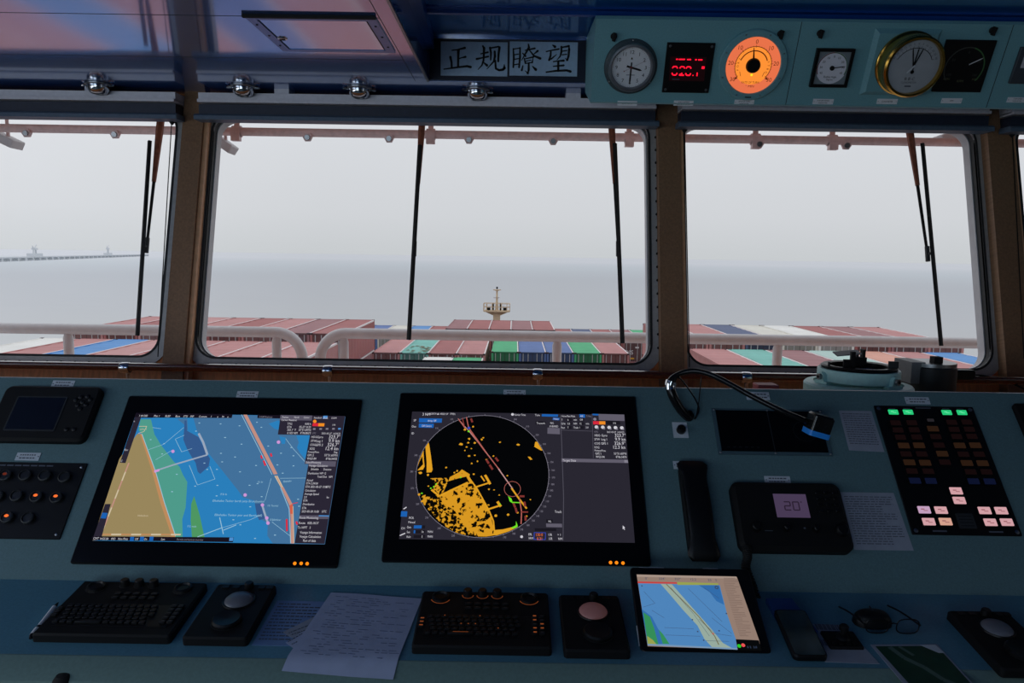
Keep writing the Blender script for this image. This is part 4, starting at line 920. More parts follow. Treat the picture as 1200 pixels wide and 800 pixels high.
for x, y, r in ((245, 512, 13), (295, 525, 10), (300, 600, 7), (507, 323, 13), (562, 288, 10), (555, 314, 8), (545, 343, 7), (535, 366, 6), (577, 353, 6), (562, 403, 9), (600, 398, 7), (582, 452, 7), (620, 438, 7), (599, 316, 10), (414, 478, 9), (765, 312, 7), (887, 330, 11), (725, 404, 7), (680, 428, 8), (820, 536, 7), (597, 524, 8), (487, 502, 9), (470, 512, 7), (700, 625, 8), (735, 630, 6), (770, 665, 6), (978, 697, 6), (585, 208, 10), (532, 228, 10), (655, 282, 7), (645, 294, 9), (700, 730, 8), (240, 655, 11), (262, 700, 10)):
    Z[0] += 0.00001; mb.poly([(lambda q: (q[0], q[1]))(H(*z5(x+r*cos(j*.9)*random.uniform(.6, 1.2), y+r*sin(j*.9)*random.uniform(.5, .9)))) for j in range(7)], Z[0], I['echo1'])
for x, y, r in ((750, 374, 10), (832, 368, 9), (895, 355, 7), (955, 380, 7), (335, 348, 6)): Z[0] += 0.00001; mb.poly([H(*z6(x+r*cos(j*.9), y+r*.9*sin(j*.9))) for j in range(7)], Z[0], I['echo1'])
layR([z5(*p) for p in ((1000, 312), (1020, 308), (1055, 368), (1040, 370), (995, 345))], 'echo1'); layR([z5(*p) for p in ((952, 410), (970, 412), (985, 430), (970, 432))], 'echo1')
pl([z5(612, 610), z5(708, 580)], 1.8, 'echo1'); pl([z5(672, 530), z5(690, 560), z5(708, 592)], 2.8, 'echo1'); pl([z5(645, 536), z5(670, 572)], 1.6, 'echo1')
pl([z5(690, 762), z5(775, 735)], 2.0, 'echo1'); pl([z5(758, 708), z5(782, 742)], 3.0, 'echo1')
layR([z6(*p) for p in ((740, 470), (800, 466), (860, 452), (895, 438), (900, 455), (840, 480), (760, 505), (735, 505))], 'echo1')
layR([z6(*p) for p in ((850, 458), (885, 440), (886, 412), (897, 440), (898, 455), (870, 462))], 'green')
for x, y in ((350, 588), (335, 605), (316, 615), (258, 648), (511, 545), (776, 727)): Z[0] += 0.00001; mb.disc(*H(*z5(x, y)), 0.0022, Z[0], I['green'], 8)
layR([z5(*p) for p in ((828, 672), (852, 690), (862, 722), (840, 708))], 'green'); pl([z5(860, 715), z5(915, 718)], 1.2, 'green')
pl([z5(540, 145), z5(556, 215), z5(690, 400), z5(770, 500)], 1.1, 'route'); pl([z5(485, 155), z5(560, 240), z5(700, 410), z5(858, 625)], 0.7, 'rose'); pl([z5(560, 232), z5(665, 370), z5(765, 495)], 1.0, 'route'); pl([z5(760, 490), z5(858, 625)], 1.2, 'rose')
pl([z5(513, 150), z5(530, 215)], 1.2, 'dred'); pl([z5(487, 157), z5(535, 220)], 1.2, 'route')
pl([z5(850, 620), z5(905, 695), z5(955, 758)], 1.9, 'echo1'); pl([z5(905, 690), z6(921, 350), z6(920, 432)], 1.3, 'route')
for a_, b_ in (((570, 155), (580, 180)), ((738, 415), (758, 440)), ((678, 428), (695, 455)), ((700, 462), (722, 495)), ((865, 720), (878, 750)), ((880, 752), (890, 785)), ((905, 675), (938, 676)), ((938, 712), (945, 745))): pl([z5(*a_), z5(*b_)], 2.4, 'dred')
pl([z6(948, 378), z6(950, 410)], 2.4, 'dred'); pl([z6(920, 352), z6(965, 353)], 1.6, 'dred')
Z[0] += 0.0001; o_ = H(*z5(856, 626)); mb.arc(o_[0], o_[1], 0.0205, 0.0217, 0, 360, Z[0], I['route'], 32)
mb.disc(*H(*z5(558, 218)), 0.004, Z[0], I['blue'], 8); mb.disc(*H(*z5(557, 240)), 0.003, Z[0], I['green'], 8)
for k in range(36):   # bearing scale, numbered from the ship outwards
    a_ = radians(90-10*k); dx, dy = cos(a_), sin(a_); ex, ey = o_[0]-cc[0], o_[1]-cc[1]; B_ = dx*ex+dy*ey; C_ = ex*ex+ey*ey-R*R; s_ = -B_+sqrt(B_*B_-C_)
    px_, py_ = o_[0]+dx*s_, o_[1]+dy*s_; nx, ny = (px_-cc[0])/R, (py_-cc[1])/R
    mb.line((px_, py_), (px_+nx*0.004, py_+ny*0.004), 0.0009, Z[0], I['grey'])
    lab_x, lab_y = cc[0]+nx*(R+0.0125), cc[1]+ny*(R+0.0095)
    if lab_x > -sw/2+0.008 and -sh/2+0.004 < lab_y < sh/2-0.006: mb.text('%03d' % (10*k), lab_x, lab_y, 0.0075, Z[0], I['grey'], 'c', 0, .75)
# controls around the picture
pl([z7(360, 160), z7(400, 800), z8(405, 505)], 0.7, 'line'); pl([z7(605, 150), z7(625, 495)], 0.5, 'line'); pl([z7(365, 275), z7(615, 285)], 0.5, 'line')
tx('3 NM', 494, 487, 3.6, 'white', 'l', .8); tx('NORTH ▲', 502, 486.4, 2.4, 'white', 'l', .7); tx('HEAD UP', 514, 486.6, 2.4, 'white', 'l', .7); tx('TM(R)', 525.5, 486.7, 2.4, 'white', 'l', .7); tx('Vector Time', 600, 488, 2.6, 'white', 'l', .7); mb.disc(*H(597.8, 487.7), 0.004, Z[0], I['white'], 12)
lay([z5(230, 152), z5(380, 155), z5(378, 182), z5(229, 180)], 'btn'); lay([z5(229, 187), z5(327, 189), z5(325, 216), z5(228, 213)], 'btn'); tx('Array Off', 500, 494.4, 2.6, 'white', 'l', .7); tx('Off Centre', 493.5, 500.4, 2.6, 'white', 'l', .7)
tx('SP', 484, 494, 2.8, 'white', 'l', .8); tx('Out', 482, 501, 2.8, 'white', 'l', .8); tx('ID', 482, 509, 2.8, 'white', 'l', .8)
lay([z7(213, 150), z7(340, 154), z7(338, 172), z7(212, 168)], 'btn'); lay([z7(300, 178), z7(352, 180), z7(350, 199), z7(298, 196)], 'btn'); tx('Tune', 624, 488.5, 2.6, 'white', 'l', .75); tx('P Auto', 646, 493.2, 2.4, 'white', 'l', .6)
lay([z7(165, 205), z7(245, 208), z7(245, 232), z7(165, 229)], 'navydk'); tx('Transmit', 626, 498, 2.6, 'white', 'l', .75); tx('96%', 642, 498, 2.4, 'white', 'l', .75); tx('X-BAND', 641, 501.7, 2.6, 'white', 'l', .75); lay([z7(260, 256), z7(356, 260), z7(358, 308), z7(260, 303)], 'lgrey')
tx('Vector/Past Mode', 655, 489.9, 2.4, 'white', 'l', .65); lay([z7(505, 153), z7(550, 154), z7(552, 180), z7(507, 178)], 'btn'); tx('AIS', 677, 490, 2.4, 'white', 'l', .7); tx('T-Vec', 684, 490.2, 2.4, 'grey', 'l', .7)
for r_, row_ in enumerate((('T', '6', 'min', 'Off', ''), ('CPA', '0.5', 'NM', '12', 'min'), ('Past', 'T', 'Trails', '1', '3.0'))):
    for c_, s_ in enumerate(row_):
        x_ = 655+c_*7.2; y_ = 494.3+r_*4.6
        if c_ in (1, 3): lay([(x_-1, y_-1.8), (x_+5, y_-1.7), (x_+5, y_+1.8), (x_-1, y_+1.7)], 'navydk')
        if s_: tx(s_, x_, y_, 2.5, 'white', 'l', .75)
lay([z7(608, 150), z7(655, 152), z7(655, 164), z7(610, 162)], 'btn'); lay([z7(655, 152), z7(858, 158), z7(862, 208), z7(660, 200)], 'lgrey'); lay([z7(715, 205), z7(825, 208), z7(830, 236), z7(718, 234)], 'navydk')
lay([z7(614, 208), z7(662, 209), z7(664, 234), z7(616, 233)], 'red'); lay([z7(662, 209), z7(710, 210), z7(712, 235), z7(664, 234)], 'amber'); mb.disc(*H(*z7(628, 193)), 0.0045, Z[0]+.0001, I['grey'], 10); tx('1/4', 716, 498.6, 2.5, 'white')
for k in range(5):
    x_, y_ = z7(642+k*50, 254+k*2); mb.disc(*H(x_, y_), 0.0055, Z[0]+.0001, I['white'], 6)
    mb.rect(*H(x_+1.6, y_+1.8), 0.005, 0.004, Z[0]+.0002, I['grey'])
tx('UTC', 694, 508.6, 2.3, 'grey', 'l', .7); tx('2021-05-27  14:34:23', 729, 509.4, 2.3, 'white', 'r', .72)
for a_, b_, c_, y in (('HDG', 'Gyro', '323.7°', 512.8), ('STW', 'Log 1', '9.9 kn', 517.4), ('COG', 'GPS 1', '326.9°', 522.2), ('SOG', '', '12.3 kn', 526.8)):
    tx(a_, 694.5, y, 2.8, 'white', 'l', .75); tx(b_, 702.5, y+.1, 2.9, 'white', 'l', .8); tx(c_, 731, y+.3, 4.2, 'white', 'r', .85)
tx('Primary/Posn.', 695, 530.6, 2.4, 'white', 'l', .7); tx('GPS 1', 696, 534.2, 2.7, 'white', 'l', .75); tx("53°51.659'N", 732.5, 534.6, 2.7, 'white', 'r', .75); tx('WGS 84', 696.5, 538, 2.7, 'white', 'l', .75); tx("8°06.545'E", 733, 538.6, 2.7, 'white', 'r', .75)
lay([z7(375, 497), z7(895, 512), z7(900, 538), z7(376, 524)], 'lgrey'); tx('Target Data', 657.5, 541.8, 2.8, 'white', 'l', .8); lay([z7(868, 512), z7(895, 513), z7(900, 536), z7(870, 535)], 'grey')
lay([z8(872, 395), z8(872, 425), z8(880, 420), z8(887, 432), z8(890, 428), z8(884, 416), z8(892, 414)], 'white')
lay([z6(126, 338), z6(166, 340), z6(164, 376), z6(123, 374)], 'btn'); pl([z6(140, 325), z6(160, 312)], 1.2, 'white'); pl([z6(120, 500), z6(155, 485)], 1.2, 'white')
tx('PICK', 481, 607, 2.5, 'white', 'l', .75); tx('Manual', 480.5, 612, 2.5, 'white', 'l', .75); tx('CH', 472.5, 619, 2.5, 'white', 'l', .8)
for k, (n_, f_) in enumerate((('Gain', .6), ('Sea', .12), ('Rain', .0))):
    y_ = 617.8+k*5.6; tx(n_, 479, y_, 2.4, 'white', 'l', .75); lay([(487, y_-1.9), (500, y_-1.7), (499.7, y_+1.9), (486.7, y_+1.7)], 'navydk')
    if f_: lay([(487, y_-1.9), (487+15*f_, y_-1.8), (486.7+15*f_, y_+1.8), (486.7, y_+1.7)], 'btn')
    if k: tx(('16', '5')[k-1], 496, y_, 2.4, 'white'); tx('MAN', 503, y_, 2.4, 'white', 'l', .75)
tx('Track', 650, 602, 2.8, 'white', 'l', .8)
lay([z8(268, 340), z8(318, 341), z8(320, 366), z8(270, 365)], 'navydk'); tx('HL', 643, 613.2, 2.4, 'white'); lay([z8(268, 372), z8(392, 376), z8(395, 404), z8(270, 400)], 'lgrey'); lay([z8(180, 408), z8(348, 412), z8(350, 432), z8(182, 430)], 'navydk')
lay([z8(175, 440), z8(268, 443), z8(268, 500), z8(175, 497)], 'blue'); lay([z8(180, 444), z8(264, 447), z8(264, 496), z8(180, 493)], 'panel'); tx('130.0', 628.8, 628.8, 3.2, 'orange', 'l', .8); tx('0.31', 630, 633.4, 3.2, 'orange', 'l', .8); tx('EBL', 620, 628.2, 2.5, 'white', 'l', .75); tx('VRM', 620, 632.8, 2.5, 'white', 'l', .75); tx('1/R', 643.5, 629, 2.8, 'white', 'l', .8); tx('1/R', 644, 633.7, 2.8, 'white', 'l', .8); tx('+ 1', 654, 629.2, 2.6, 'white'); tx('NM', 655, 634, 2.6, 'white'); mb.disc(*H(612, 631), 0.004, Z[0], I['white'], 5)
mb.build('screen', mats_, t, Matrix.Translation((sx, sy, 0)))
a, b, c, d = quadF(F_PANEL, RB); leds(t, ((715.5, 659), (722.5, 659.2), (730, 659.6)), (a+b)/2, (c+d)/2)

# ------------------------------------------------------------------ compass repeater and things behind the panel
ZSH = 1.13
YG = 2.46; pg = aty(1005, 450, YG); s_ = YG/CF*1.0
t = thing('bearing_repeater', 'teal gyro bearing repeater with black azimuth ring behind the console', 'compass', Matrix.Translation((pg.x, YG, ZSH)))
zb = aty(1005, 448.5, YG).z-ZSH; z_top = aty(1005, 431.5, YG).z-ZSH; zt2 = aty(1005, 442, YG).z-ZSH
mb = MB(); R0 = 60*YG/CF
mb.lathe([(R0*0.96, 0), (R0, 0.005), (R0, zb-0.006), (R0*0.97, zb), (R0*0.82, zb+0.002), (R0*0.80, zb-0.03), (0, zb-0.03)], (0, 0, 0), 0, 48); mb.build('base_ring', M_COMP, t)
R1 = 45.5*YG/CF
mb = MB(); mb.lathe([(R1*0.9, zb+0.004), (R1, zb+0.010), (R1, z_top-0.004), (R1*0.98, z_top), (R1*0.9, z_top), (R1*0.9, z_top-0.012), (0, z_top-0.012)], (0, 0, 0), 0, 48); bowl = mb.build('bowl', M_COMP, t)
mb = MB(); mb.lathe([(R1*0.90, z_top), (R1*0.93, z_top+0.008), (R1*0.88, z_top+0.012), (R1*0.72, z_top+0.010), (R1*0.70, z_top), (R1*0.72, z_top-0.010)], (0, 0, 0), 0, 48)
ring_ = mb.build('azimuth_ring', M_BLACK, t)
mb = MB(); mb.disc(0, 0, R1*0.74, z_top-0.008, 0, 40)
for k in range(36): a_ = radians(k*10); mb.line((R1*.6*cos(a_), R1*.6*sin(a_)), (R1*.7*cos(a_), R1*.7*sin(a_)), 0.0016, z_top-0.0075, 1)
mb.arc(0, 0, R1*.3, R1*.32, 0, 360, z_top-0.0075, 1); mb.build('card', [M_WHITE, M_INK], t)
mb = MB(); xv = -R1*0.42; mb.box(xv-0.010, xv+0.010, -R1*.45-0.012, -R1*.45+0.012, z_top, z_top+0.014); mb.box(xv-0.001, xv+0.012, -R1*.45-0.006, -R1*.45+0.006, z_top+0.012, z_top+0.062); mb.prism([(xv-0.022, -R1*.45), (xv, -R1*.45), (xv, -R1*.4), (xv-0.022, -R1*.4)], z_top+0.005, z_top+0.036); mb.build('sight_vane', M_BLACKM, t)
mb = MB(); xv = R1*0.22; yv = R1*0.5; mb.box(xv-0.02, xv+0.02, yv-0.015, yv+0.015, z_top, z_top+0.03); mb.box(xv-0.012, xv-0.006, yv-0.012, yv+0.012, z_top+.03, z_top+.052); mb.box(xv+0.008, xv+0.016, yv-0.012, yv+0.012, z_top+.03, z_top+.056); mb.build('prism_vane', M_BLACKM, t)
mb = MB(); mb.T = Matrix.Translation((xv-0.05, yv-0.02, z_top+0.045)) @ Matrix.Rotation(0.2, 4, 'X') @ Matrix.Rotation(-0.1, 4, 'Y'); mb.box(-0.04, 0.04, -0.02, 0.02, -0.002, 0.002); mb.build('mirror', M_GREY, t)
mb = MB(); xv = R1*0.60; mb.box(xv-0.012, xv+0.016, -R1*.55, -R1*.5, z_top, z_top+0.034); mb.lathe([(0.006, 0), (0.006, 0.03), (0, 0.03)], (R1*.8, -R1*.35, z_top), 0, 10); mb.build('sight_block', M_DGREY, t)
mb = MB(); mb.lathe([(0.004, 0), (0.004, 0.024), (0, 0.024)], (-R1*.86, -R1*.2, z_top), 0, 8); mb.build('pin', M_BLACK, t)
# trunnion lugs
for ang_ in (-62, -168):
    a_ = radians(ang_); mb = MB(); mb.T = Matrix.Translation((R1*1.03*cos(a_), R1*1.03*sin(a_), zb+0.001)) @ Matrix.Rotation(a_+pi/2, 4, 'Z')
    mb.prism([(-0.030, 0), (-0.034, 0.008), (-0.018, 0.010), (-0.014, 0.03), (-0.006, 0.038), (0.006, 0.038), (0.014, 0.03), (0.018, 0.010), (0.034, 0.008), (0.030, 0)], -0.008, 0.008)
    V = mb.v; mb.v = []; inv = mb.T.inverted()
    for p in V: q = inv @ Vector(p); mb.v.append(tuple(mb.T @ Vector((q.x, -q.z, q.y))))
    mb.T = None; c_ = Vector((R1*1.07*cos(a_), R1*1.07*sin(a_), zb+0.024)); d_ = Vector((cos(a_), sin(a_), 0)); mb.tube([c_-d_*0.01, c_+d_*0.012], 0.010, 1, 12); mb.tube([c_+d_*0.012, c_+d_*0.014], 0.005, 2, 8)
    mb.build('trunnion_lug', [M_COMP, M_STEEL, M_RUB], t)
# dark hood
YK = 2.68; pk = aty(1080, 452, YK); s_ = YK/CF
t = thing('compass_hood', 'dark grey rounded hood with a square cut, standing right of the bearing repeater', 'cover', Matrix.Translation((pk.x, YK, ZSH)))
hz_ = aty(1080, 421.5, YK).z-ZSH; w_ = 27*s_
mb = MB(); out_ = [(-w_, 0.04)]+[(w_*cos(radians(a)), -0.05+0.09*sin(radians(a))*0.9) for a in range(180, 361, 15)]+[(w_, 0.04)]
mb.prism(out_, 0, hz_-0.012, 0, 0.004); mb.build('shell', M_DGREY, t)
mb = MB(); mb.box(-w_-0.012, -w_+0.035, -0.10, 0.02, hz_-0.07, hz_+0.004); mb.build('side_plate', M_GREY, t)
mb = MB(); mb.prism([(x*0.98, y*0.98) for x, y in out_], hz_-0.012, hz_); mb.build('lid', M_STEEL, t)
mb = MB(); mb.box(-0.012, 0.018, -0.09, -0.06, hz_, hz_+0.022); mb.build('catch', M_RUB, t)
# hand torch with cable on the rail
YT = 2.86; pa, pb_ = aty(1104, 437, YT), aty(1141, 439.5, YT)
t = thing('hand_controller', 'black bar shaped hand unit with a thin cable lying under the right window', 'controller', Matrix.Translation(pa.lerp(pb_, 0.5)))
L = (pb_-pa).length/2
mb = MB(); mb.rbox(-L, L, -0.02, 0.02, -0.018, 0.018, 0.012, 0, 0.006); mb.rbox(-L-0.01, -L*0.2, -0.028, 0.028, -0.024, 0.012, 0.01, 0, 0.004); mb.build('grip', M_BLACK, t)
q = Matrix.Translation(pa.lerp(pb_, 0.5)).inverted(); mb = MB(); mb.tube([q @ v for v in spline([pb_, aty(1152, 440, YT), aty(1170, 444, YT), aty(1186, 449, YT), aty(1205, 458, YT-.05)], 6)], 0.0035, 0, 8); mb.build('cable', M_RUB, t)
pr = aty(897, 458, 2.45)
t = tag(MB().rbox(-0.035, 0.035, -0.03, 0.03, 0, aty(897, 449.5, 2.45).z-ZSH, 0.006, 0, 0.003).build('small_box', mat('faded_red_plastic', (176, 92, 94), 0.6, noise=0.1), matrix=Matrix.Translation((pr.x, 2.45, ZSH))), 'small faded red box behind the console, left of the bearing repeater', 'box')
# ================================================================== UNITS ON THE SLOPING PANEL
def unit(name, label, cat, quad, F=F_PANEL, group=None):
    a, b, c, d = quadF(F, quad); cx, cy = (a+b)/2, (c+d)/2
    t = thing(name, label, cat, shift(F, cx, cy), group); return t, (b-a), (d-c), cx, cy
def loc(F, px, py, cx, cy, w=0.0):
    u, v = onF(F, px, py, w); return u-cx, v-cy
# navigation receiver top left
t, w, h, cx, cy = unit('navigation_receiver', 'dark rounded receiver with blank screen at top left of the panel', 'receiver', [(8, 455), (124, 457), (101, 521), (-12, 519)])
mb = MB(); mb.rbox(-w/2, w/2, -h/2, h/2, 0, 0.022, 0.02, 0, 0.007); mb.build('case', M_BLACKM, t)
sq = [(23, 465.5), (76, 466.5), (64, 504), (5, 502.5)]
P = [loc(F_PANEL, *q, cx, cy, 0.022) for q in sq]; x0, x1, y0, y1 = (P[0][0]+P[3][0])/2, (P[1][0]+P[2][0])/2, (P[2][1]+P[3][1])/2, (P[0][1]+P[1][1])/2
mb = MB(); mb.rbox(x0-0.004, x1+0.004, y0-0.004, y1+0.004, 0.021, 0.0235, 0.004, 0); mb.box(x0, x1, y0, y1, 0.0236, 0.0240, 1); mb.build('screen', [M_DGREY, mat('dead_screen', (20, 24, 36), 0.2, noise=0.05)], t)
for px, py in ((89, 468.5), (95, 465), (97, 471), (103, 464.5), (91, 474.5), (94, 479), (101, 474), (106, 468), (78, 503), (87, 503)):
    x, y = loc(F_PANEL, px, py, cx, cy, 0.022); mb = MB(); mb.lathe([(0.0065, 0), (0.0065, 0.002), (0.004, 0.0035), (0, 0.0035)], (x, y, 0.022), 0, 12); mb.build('button', M_BLACK, t)
# lamp button panel, left
t, w, h, cx, cy = unit('lamp_button_panel', 'black plate of round lamp buttons, some glowing orange, at far left', 'control panel', [(-52, 541), (103, 543), (71, 632), (-88, 630)])
mb = MB(); mb.rbox(-w/2, w/2, -h/2, h/2, 0, 0.004, 0.003, 0, 0.001)
for x in (-w/2+0.012, w/2-0.012):
    for y in (-h/2+0.012, h/2-0.012): screw(mb, x, y, 0.0035, 0.004, 1)
lx, ly = loc(F_PANEL, 25, 546, cx, cy); [mb.rect(lx-0.09+k*0.021, ly, 0.017, 0.0035, 0.0043, 2) for k in range(9)]
mb.build('plate', [M_PANELBLK, M_STEEL, M_INKG], t)
M_LAMPOFF = mat('unlit_lamp', (30, 30, 32), 0.3, noise=0.05); LIT = glow('lit_orange', (255, 112, 48), 1.1); LITD = glow('lit_dim_red', (110, 44, 30), 0.8)
for px, py, s in ((7.5, 557.5, 2), (30.5, 557.5, 0), (53.5, 558, 0), (76.5, 559.5, 0), (-2, 581.7, 0), (20.5, 581.5, 0), (43.5, 582.5, 1), (67, 583.5, 1), (9.5, 606.5, 1), (33.7, 607.5, 0), (-16, 557, 0), (-25, 581, 0), (-15, 606, 0)):
    x, y = loc(F_PANEL, px, py, cx, cy, 0.004); mb = MB()
    mb.lathe([(0.0155, 0), (0.0155, 0.008), (0.0130, 0.010), (0.0122, 0.006), (0.0, 0.006)], (x, y, 0.004), 0, 20, mis=[1, 1, 1, 0])
    mb.disc(x, y, 0.0119, 0.0105, 0, 20)
    if s: mb.poly([(x-0.002+0.0058*cos(j*.63), y+0.003+0.0040*sin(j*.63)) for j in range(10)], 0.0108, 2)
    o = mb.build('lamp_button', [M_LAMPOFF, M_DGREY, (LIT if s == 1 else LITD)], t)
    if s: o['label'] = 'lamp button glowing orange' if s == 1 else 'lamp button glowing dim red'
    mb = MB()
# telephone handset
t, w, h, cx, cy = unit('telephone_handset', 'black telephone handset hanging in its cradle beside the radar monitor', 'telephone', [(790, 544), (827, 544), (841, 661), (805, 661)])
mb = MB(); mb.rbox(-w*.42, w*.42, -h*.46, h*.46, 0, 0.02, 0.012, 0, 0.004); mb.build('cradle', M_BLACKM, t)
mb = MB(); N = 22; prof = []
for i in range(N+1):
    s = i/N; y = -h/2+h*s; end = max(0, 1-min(s, 1-s)/0.2); top = 0.046-0.016*min(1, ((s-0.5)/0.5)**2)*1.0-0.008*(end**3)
    bot = 0.030-0.010*(1 if min(s, 1-s) < 0.22 else max(0, 1-(min(s, 1-s)-0.22)/0.1)); hw = (w/2)*(0.80+0.20*min(1, end*1.6))*(1-0.25*max(0, end-0.8)/0.2)
    prof.append((y, hw, bot, top))
V = []; M_ = 12
for y, hw, b_, t_ in prof:
    for k in range(M_):
        a_ = 2*pi*k/M_; c_, s_ = cos(a_), sin(a_); V.append((hw*(abs(c_)**0.6)*(1 if c_ >= 0 else -1), y, (b_+t_)/2+(t_-b_)/2*(abs(s_)**0.6)*(1 if s_ >= 0 else -1)))
F = [(i*M_+k, i*M_+(k+1) % M_, (i+1)*M_+(k+1) % M_, (i+1)*M_+k) for i in range(N) for k in range(M_)]+[tuple(range(M_))[::-1], tuple(N*M_+k for k in range(M_))]
mb.add(V, F, 0); mb.build('handset', M_BLACK, t, angle=1.0)
# coupled VHF telephone with number screen
VQ = [(851, 569), (978, 569.5), (1000, 651), (867, 648)]
t, w, h, cx, cy = unit('radio_telephone', 'dark rounded radio unit whose lilac screen reads 20', 'radio', VQ)
mb = MB(); mb.rbox(-w/2, w/2, -h/2, h/2, 0, 0.030, 0.022, 0, 0.010); mb.build('case', M_BLACKM, t)
HV = homog(VQ, w, h); Q = [HV(*q) for q in ((900, 584), (938, 584.8), (944.5, 612), (906, 611.5))]
x0, x1, y0, y1 = (Q[0][0]+Q[3][0])/2, (Q[1][0]+Q[2][0])/2, (Q[2][1]+Q[3][1])/2, (Q[0][1]+Q[1][1])/2
mb = MB(); mb.box(x0, x1, y0, y1, 0.029, 0.0306, 0); xm, ym = (x0+x1)/2, (y0+y1)/2-0.002
ink = 0.0032
def seg7(mb, ch, x, y, w, h, t_, z, mi, skip=()):
    S = {'0': 'abcdef', '1': 'bc', '2': 'abged', '3': 'abgcd', '4': 'fgbc', '5': 'afgcd', '6': 'afgedc', '7': 'abc', '8': 'abcdefg', '9': 'abcdfg'}[ch]
    for s in S:
        if s in skip: continue
        p, q = {'a': ((0, h), (w, h)), 'b': ((w, h), (w, h/2)), 'c': ((w, h/2), (w, 0)), 'd': ((0, 0), (w, 0)), 'e': ((0, h/2), (0, 0)), 'f': ((0, h), (0, h/2)), 'g': ((0, h/2), (w, h/2))}[s]
        mb.line((x+p[0], y+p[1]), (x+q[0], y+q[1]), t_, z, mi)
seg7(mb, '2', xm-0.018, ym-0.010, 0.015, 0.022, ink, 0.0309, 1); seg7(mb, '0', xm+0.004, ym-0.010, 0.015, 0.022, ink, 0.0309, 1); mb.rect(xm+0.026, ym+0.012, 0.004, 0.003, 0.0309, 1)
mb.build('screen', [glow('lilac_lcd', (70, 57, 82), 1.0), glow('lilac_lcd_ink', (40, 30, 46), 1.0)], t)
for r_ in range(4):
    for c_ in range(3):
        x, y = HV(952+c_*10+r_*1.6, 582.5+r_*7.2); mb = MB(); mb.rbox(x-0.0065, x+0.0065, y-0.004, y+0.004, 0.030, 0.0335, 0.0025, 0, 0.001); mb.build('key', M_BLACK, t)
for px, py, r_ in ((882, 623, 0.013), (917, 624, 0.010), (951, 625.5, 0.009), (981, 627, 0.017)):
    x, y = HV(px, py); mb = MB(); mb.cyl((x, y, 0.030), r_, 0.014, 0, 20, r_*0.85, 0.002); mb.build('knob', M_BLACK, t)
mb = MB(); x, y = HV(897, 627); mb.rect(x, y, 0.02, 0.0015, 0.0303, 0); x, y = HV(938, 624); mb.rect(x, y, 0.005, 0.004, 0.0303, 0); mb.build('marking', M_INKG, t)
# coiled cord hanging from the radio to the desk
pts = [(874, 640, .03), (876, 652, .035), (874, 665, .03), (880, 682, .025), (886, 700, .02)]
base = spline([(*loc(F_PANEL, a_, b_, cx, cy, w_), w_) for a_, b_, w_ in pts], 8); coil = []
for i in range(len(base)*8-8):
    s = i/8; k = int(s); f = s-k; p = base[k].lerp(base[k+1], f); a_ = i*0.52; coil.append(p+Vector((cos(a_), 0, sin(a_)))*0.0085)
mb = MB(); mb.tube(coil, 0.0032, 0, 6); mb.build('coiled_cord', M_RUB, t)
# twin touch panel with clear frame
FQ = [(832.5, 478.5), (961, 481.5), (977.5, 535.5), (842.5, 531.5)]
t, w, h, cx, cy = unit('touch_panel', 'black twin touch panel in a clear screwed frame under the gooseneck lamp', 'control panel', FQ)
mb = MB(); mb.box(-w/2, w/2, -h/2, h/2, 0, 0.004); mb.build('frame', mat('smoky_clear_frame', (74, 96, 106), 0.2, noise=0.05), t)
mb = MB(); HF = homog(FQ, w, h); Q = [HF(*q) for q in ((837, 481), (958, 483.5), (970.5, 531), (846, 529))]
x0, x1, y0, y1 = (Q[0][0]+Q[3][0])/2, (Q[1][0]+Q[2][0])/2, (Q[2][1]+Q[3][1])/2, (Q[0][1]+Q[1][1])/2
mb.box(x0, x1, y0, y1, 0.003, 0.0055, 0); mb.box((x0+x1)/2-0.001, (x0+x1)/2+0.001, y0, y1, 0.0055, 0.0058, 1); mb.arc(x0+(x1-x0)*.82, (y0+y1)/2, 0.030, 0.031, 0, 360, 0.0057, 1)
for k in range(6): mb.rect(x0+0.02+k*0.016, y0+0.012, 0.008, 0.002, 0.0057, 1)
mb.build('touch_glass', [M_BEZEL, M_DGREY], t)
mb = MB()
for x in (-w/2+0.006, 0, w/2-0.006):
    for y in (-h/2+0.005, h/2-0.005): screw(mb, x, y, 0.003, 0.004, 0)
mb.build('screws', M_STEEL, t)
# jack plate
t, w, h, cx, cy = unit('jack_plate', 'small pale square plate with a black round socket beside the radar monitor', 'socket', [(787, 495), (804, 495), (807.5, 513), (790, 513)])
mb = MB(); mb.box(-w/2, w/2, -h/2, h/2, 0, 0.002); mb.build('plate', M_PLATE, t)
mb = MB(); mb.lathe([(0.012, 0.002), (0.013, 0.004), (0.012, 0.014), (0.006, 0.016), (0.005, 0.010), (0, 0.010)], (0.001, -0.002, 0), 0, 20); mb.build('socket', M_BLACK, t)
# gooseneck lamp
def pw(px, py, w): u, v = onF(F_PANEL, px, py, w); return Vector((u, v, w))
t = thing('gooseneck_lamp', 'black gooseneck lamp with square head and blue lower face arching over the panel', 'lamp', shift(F_PANEL, *onF(F_PANEL, 806, 486)))
q0 = Vector((*onF(F_PANEL, 806, 486), 0))
neck = [pw(*p)-q0 for p in ((807, 489, 0.004), (798, 480, .02), (789, 465, .045), (785.5, 452, .06), (790, 442, .075), (800, 436.5, .085), (815, 434.5, .095), (832, 438.5, .10), (852, 448, .105), (880, 463.5, .11), (912, 479.5, .11), (938, 490.5, .105), (946, 494, .10))]
sm = spline(neck, 6); n = len(sm)
rad = [0.013 if i/n < 0.28 else (0.0075 if i/n > 0.36 else 0.013-(i/n-0.28)/0.08*0.0055) for i in range(n)]
mb = MB(); mb.tube(sm, rad, 0, 12); mb.build('neck', mat('black_flex_neck', (22, 22, 24), 0.22, 0.3, noise=0.1), t)
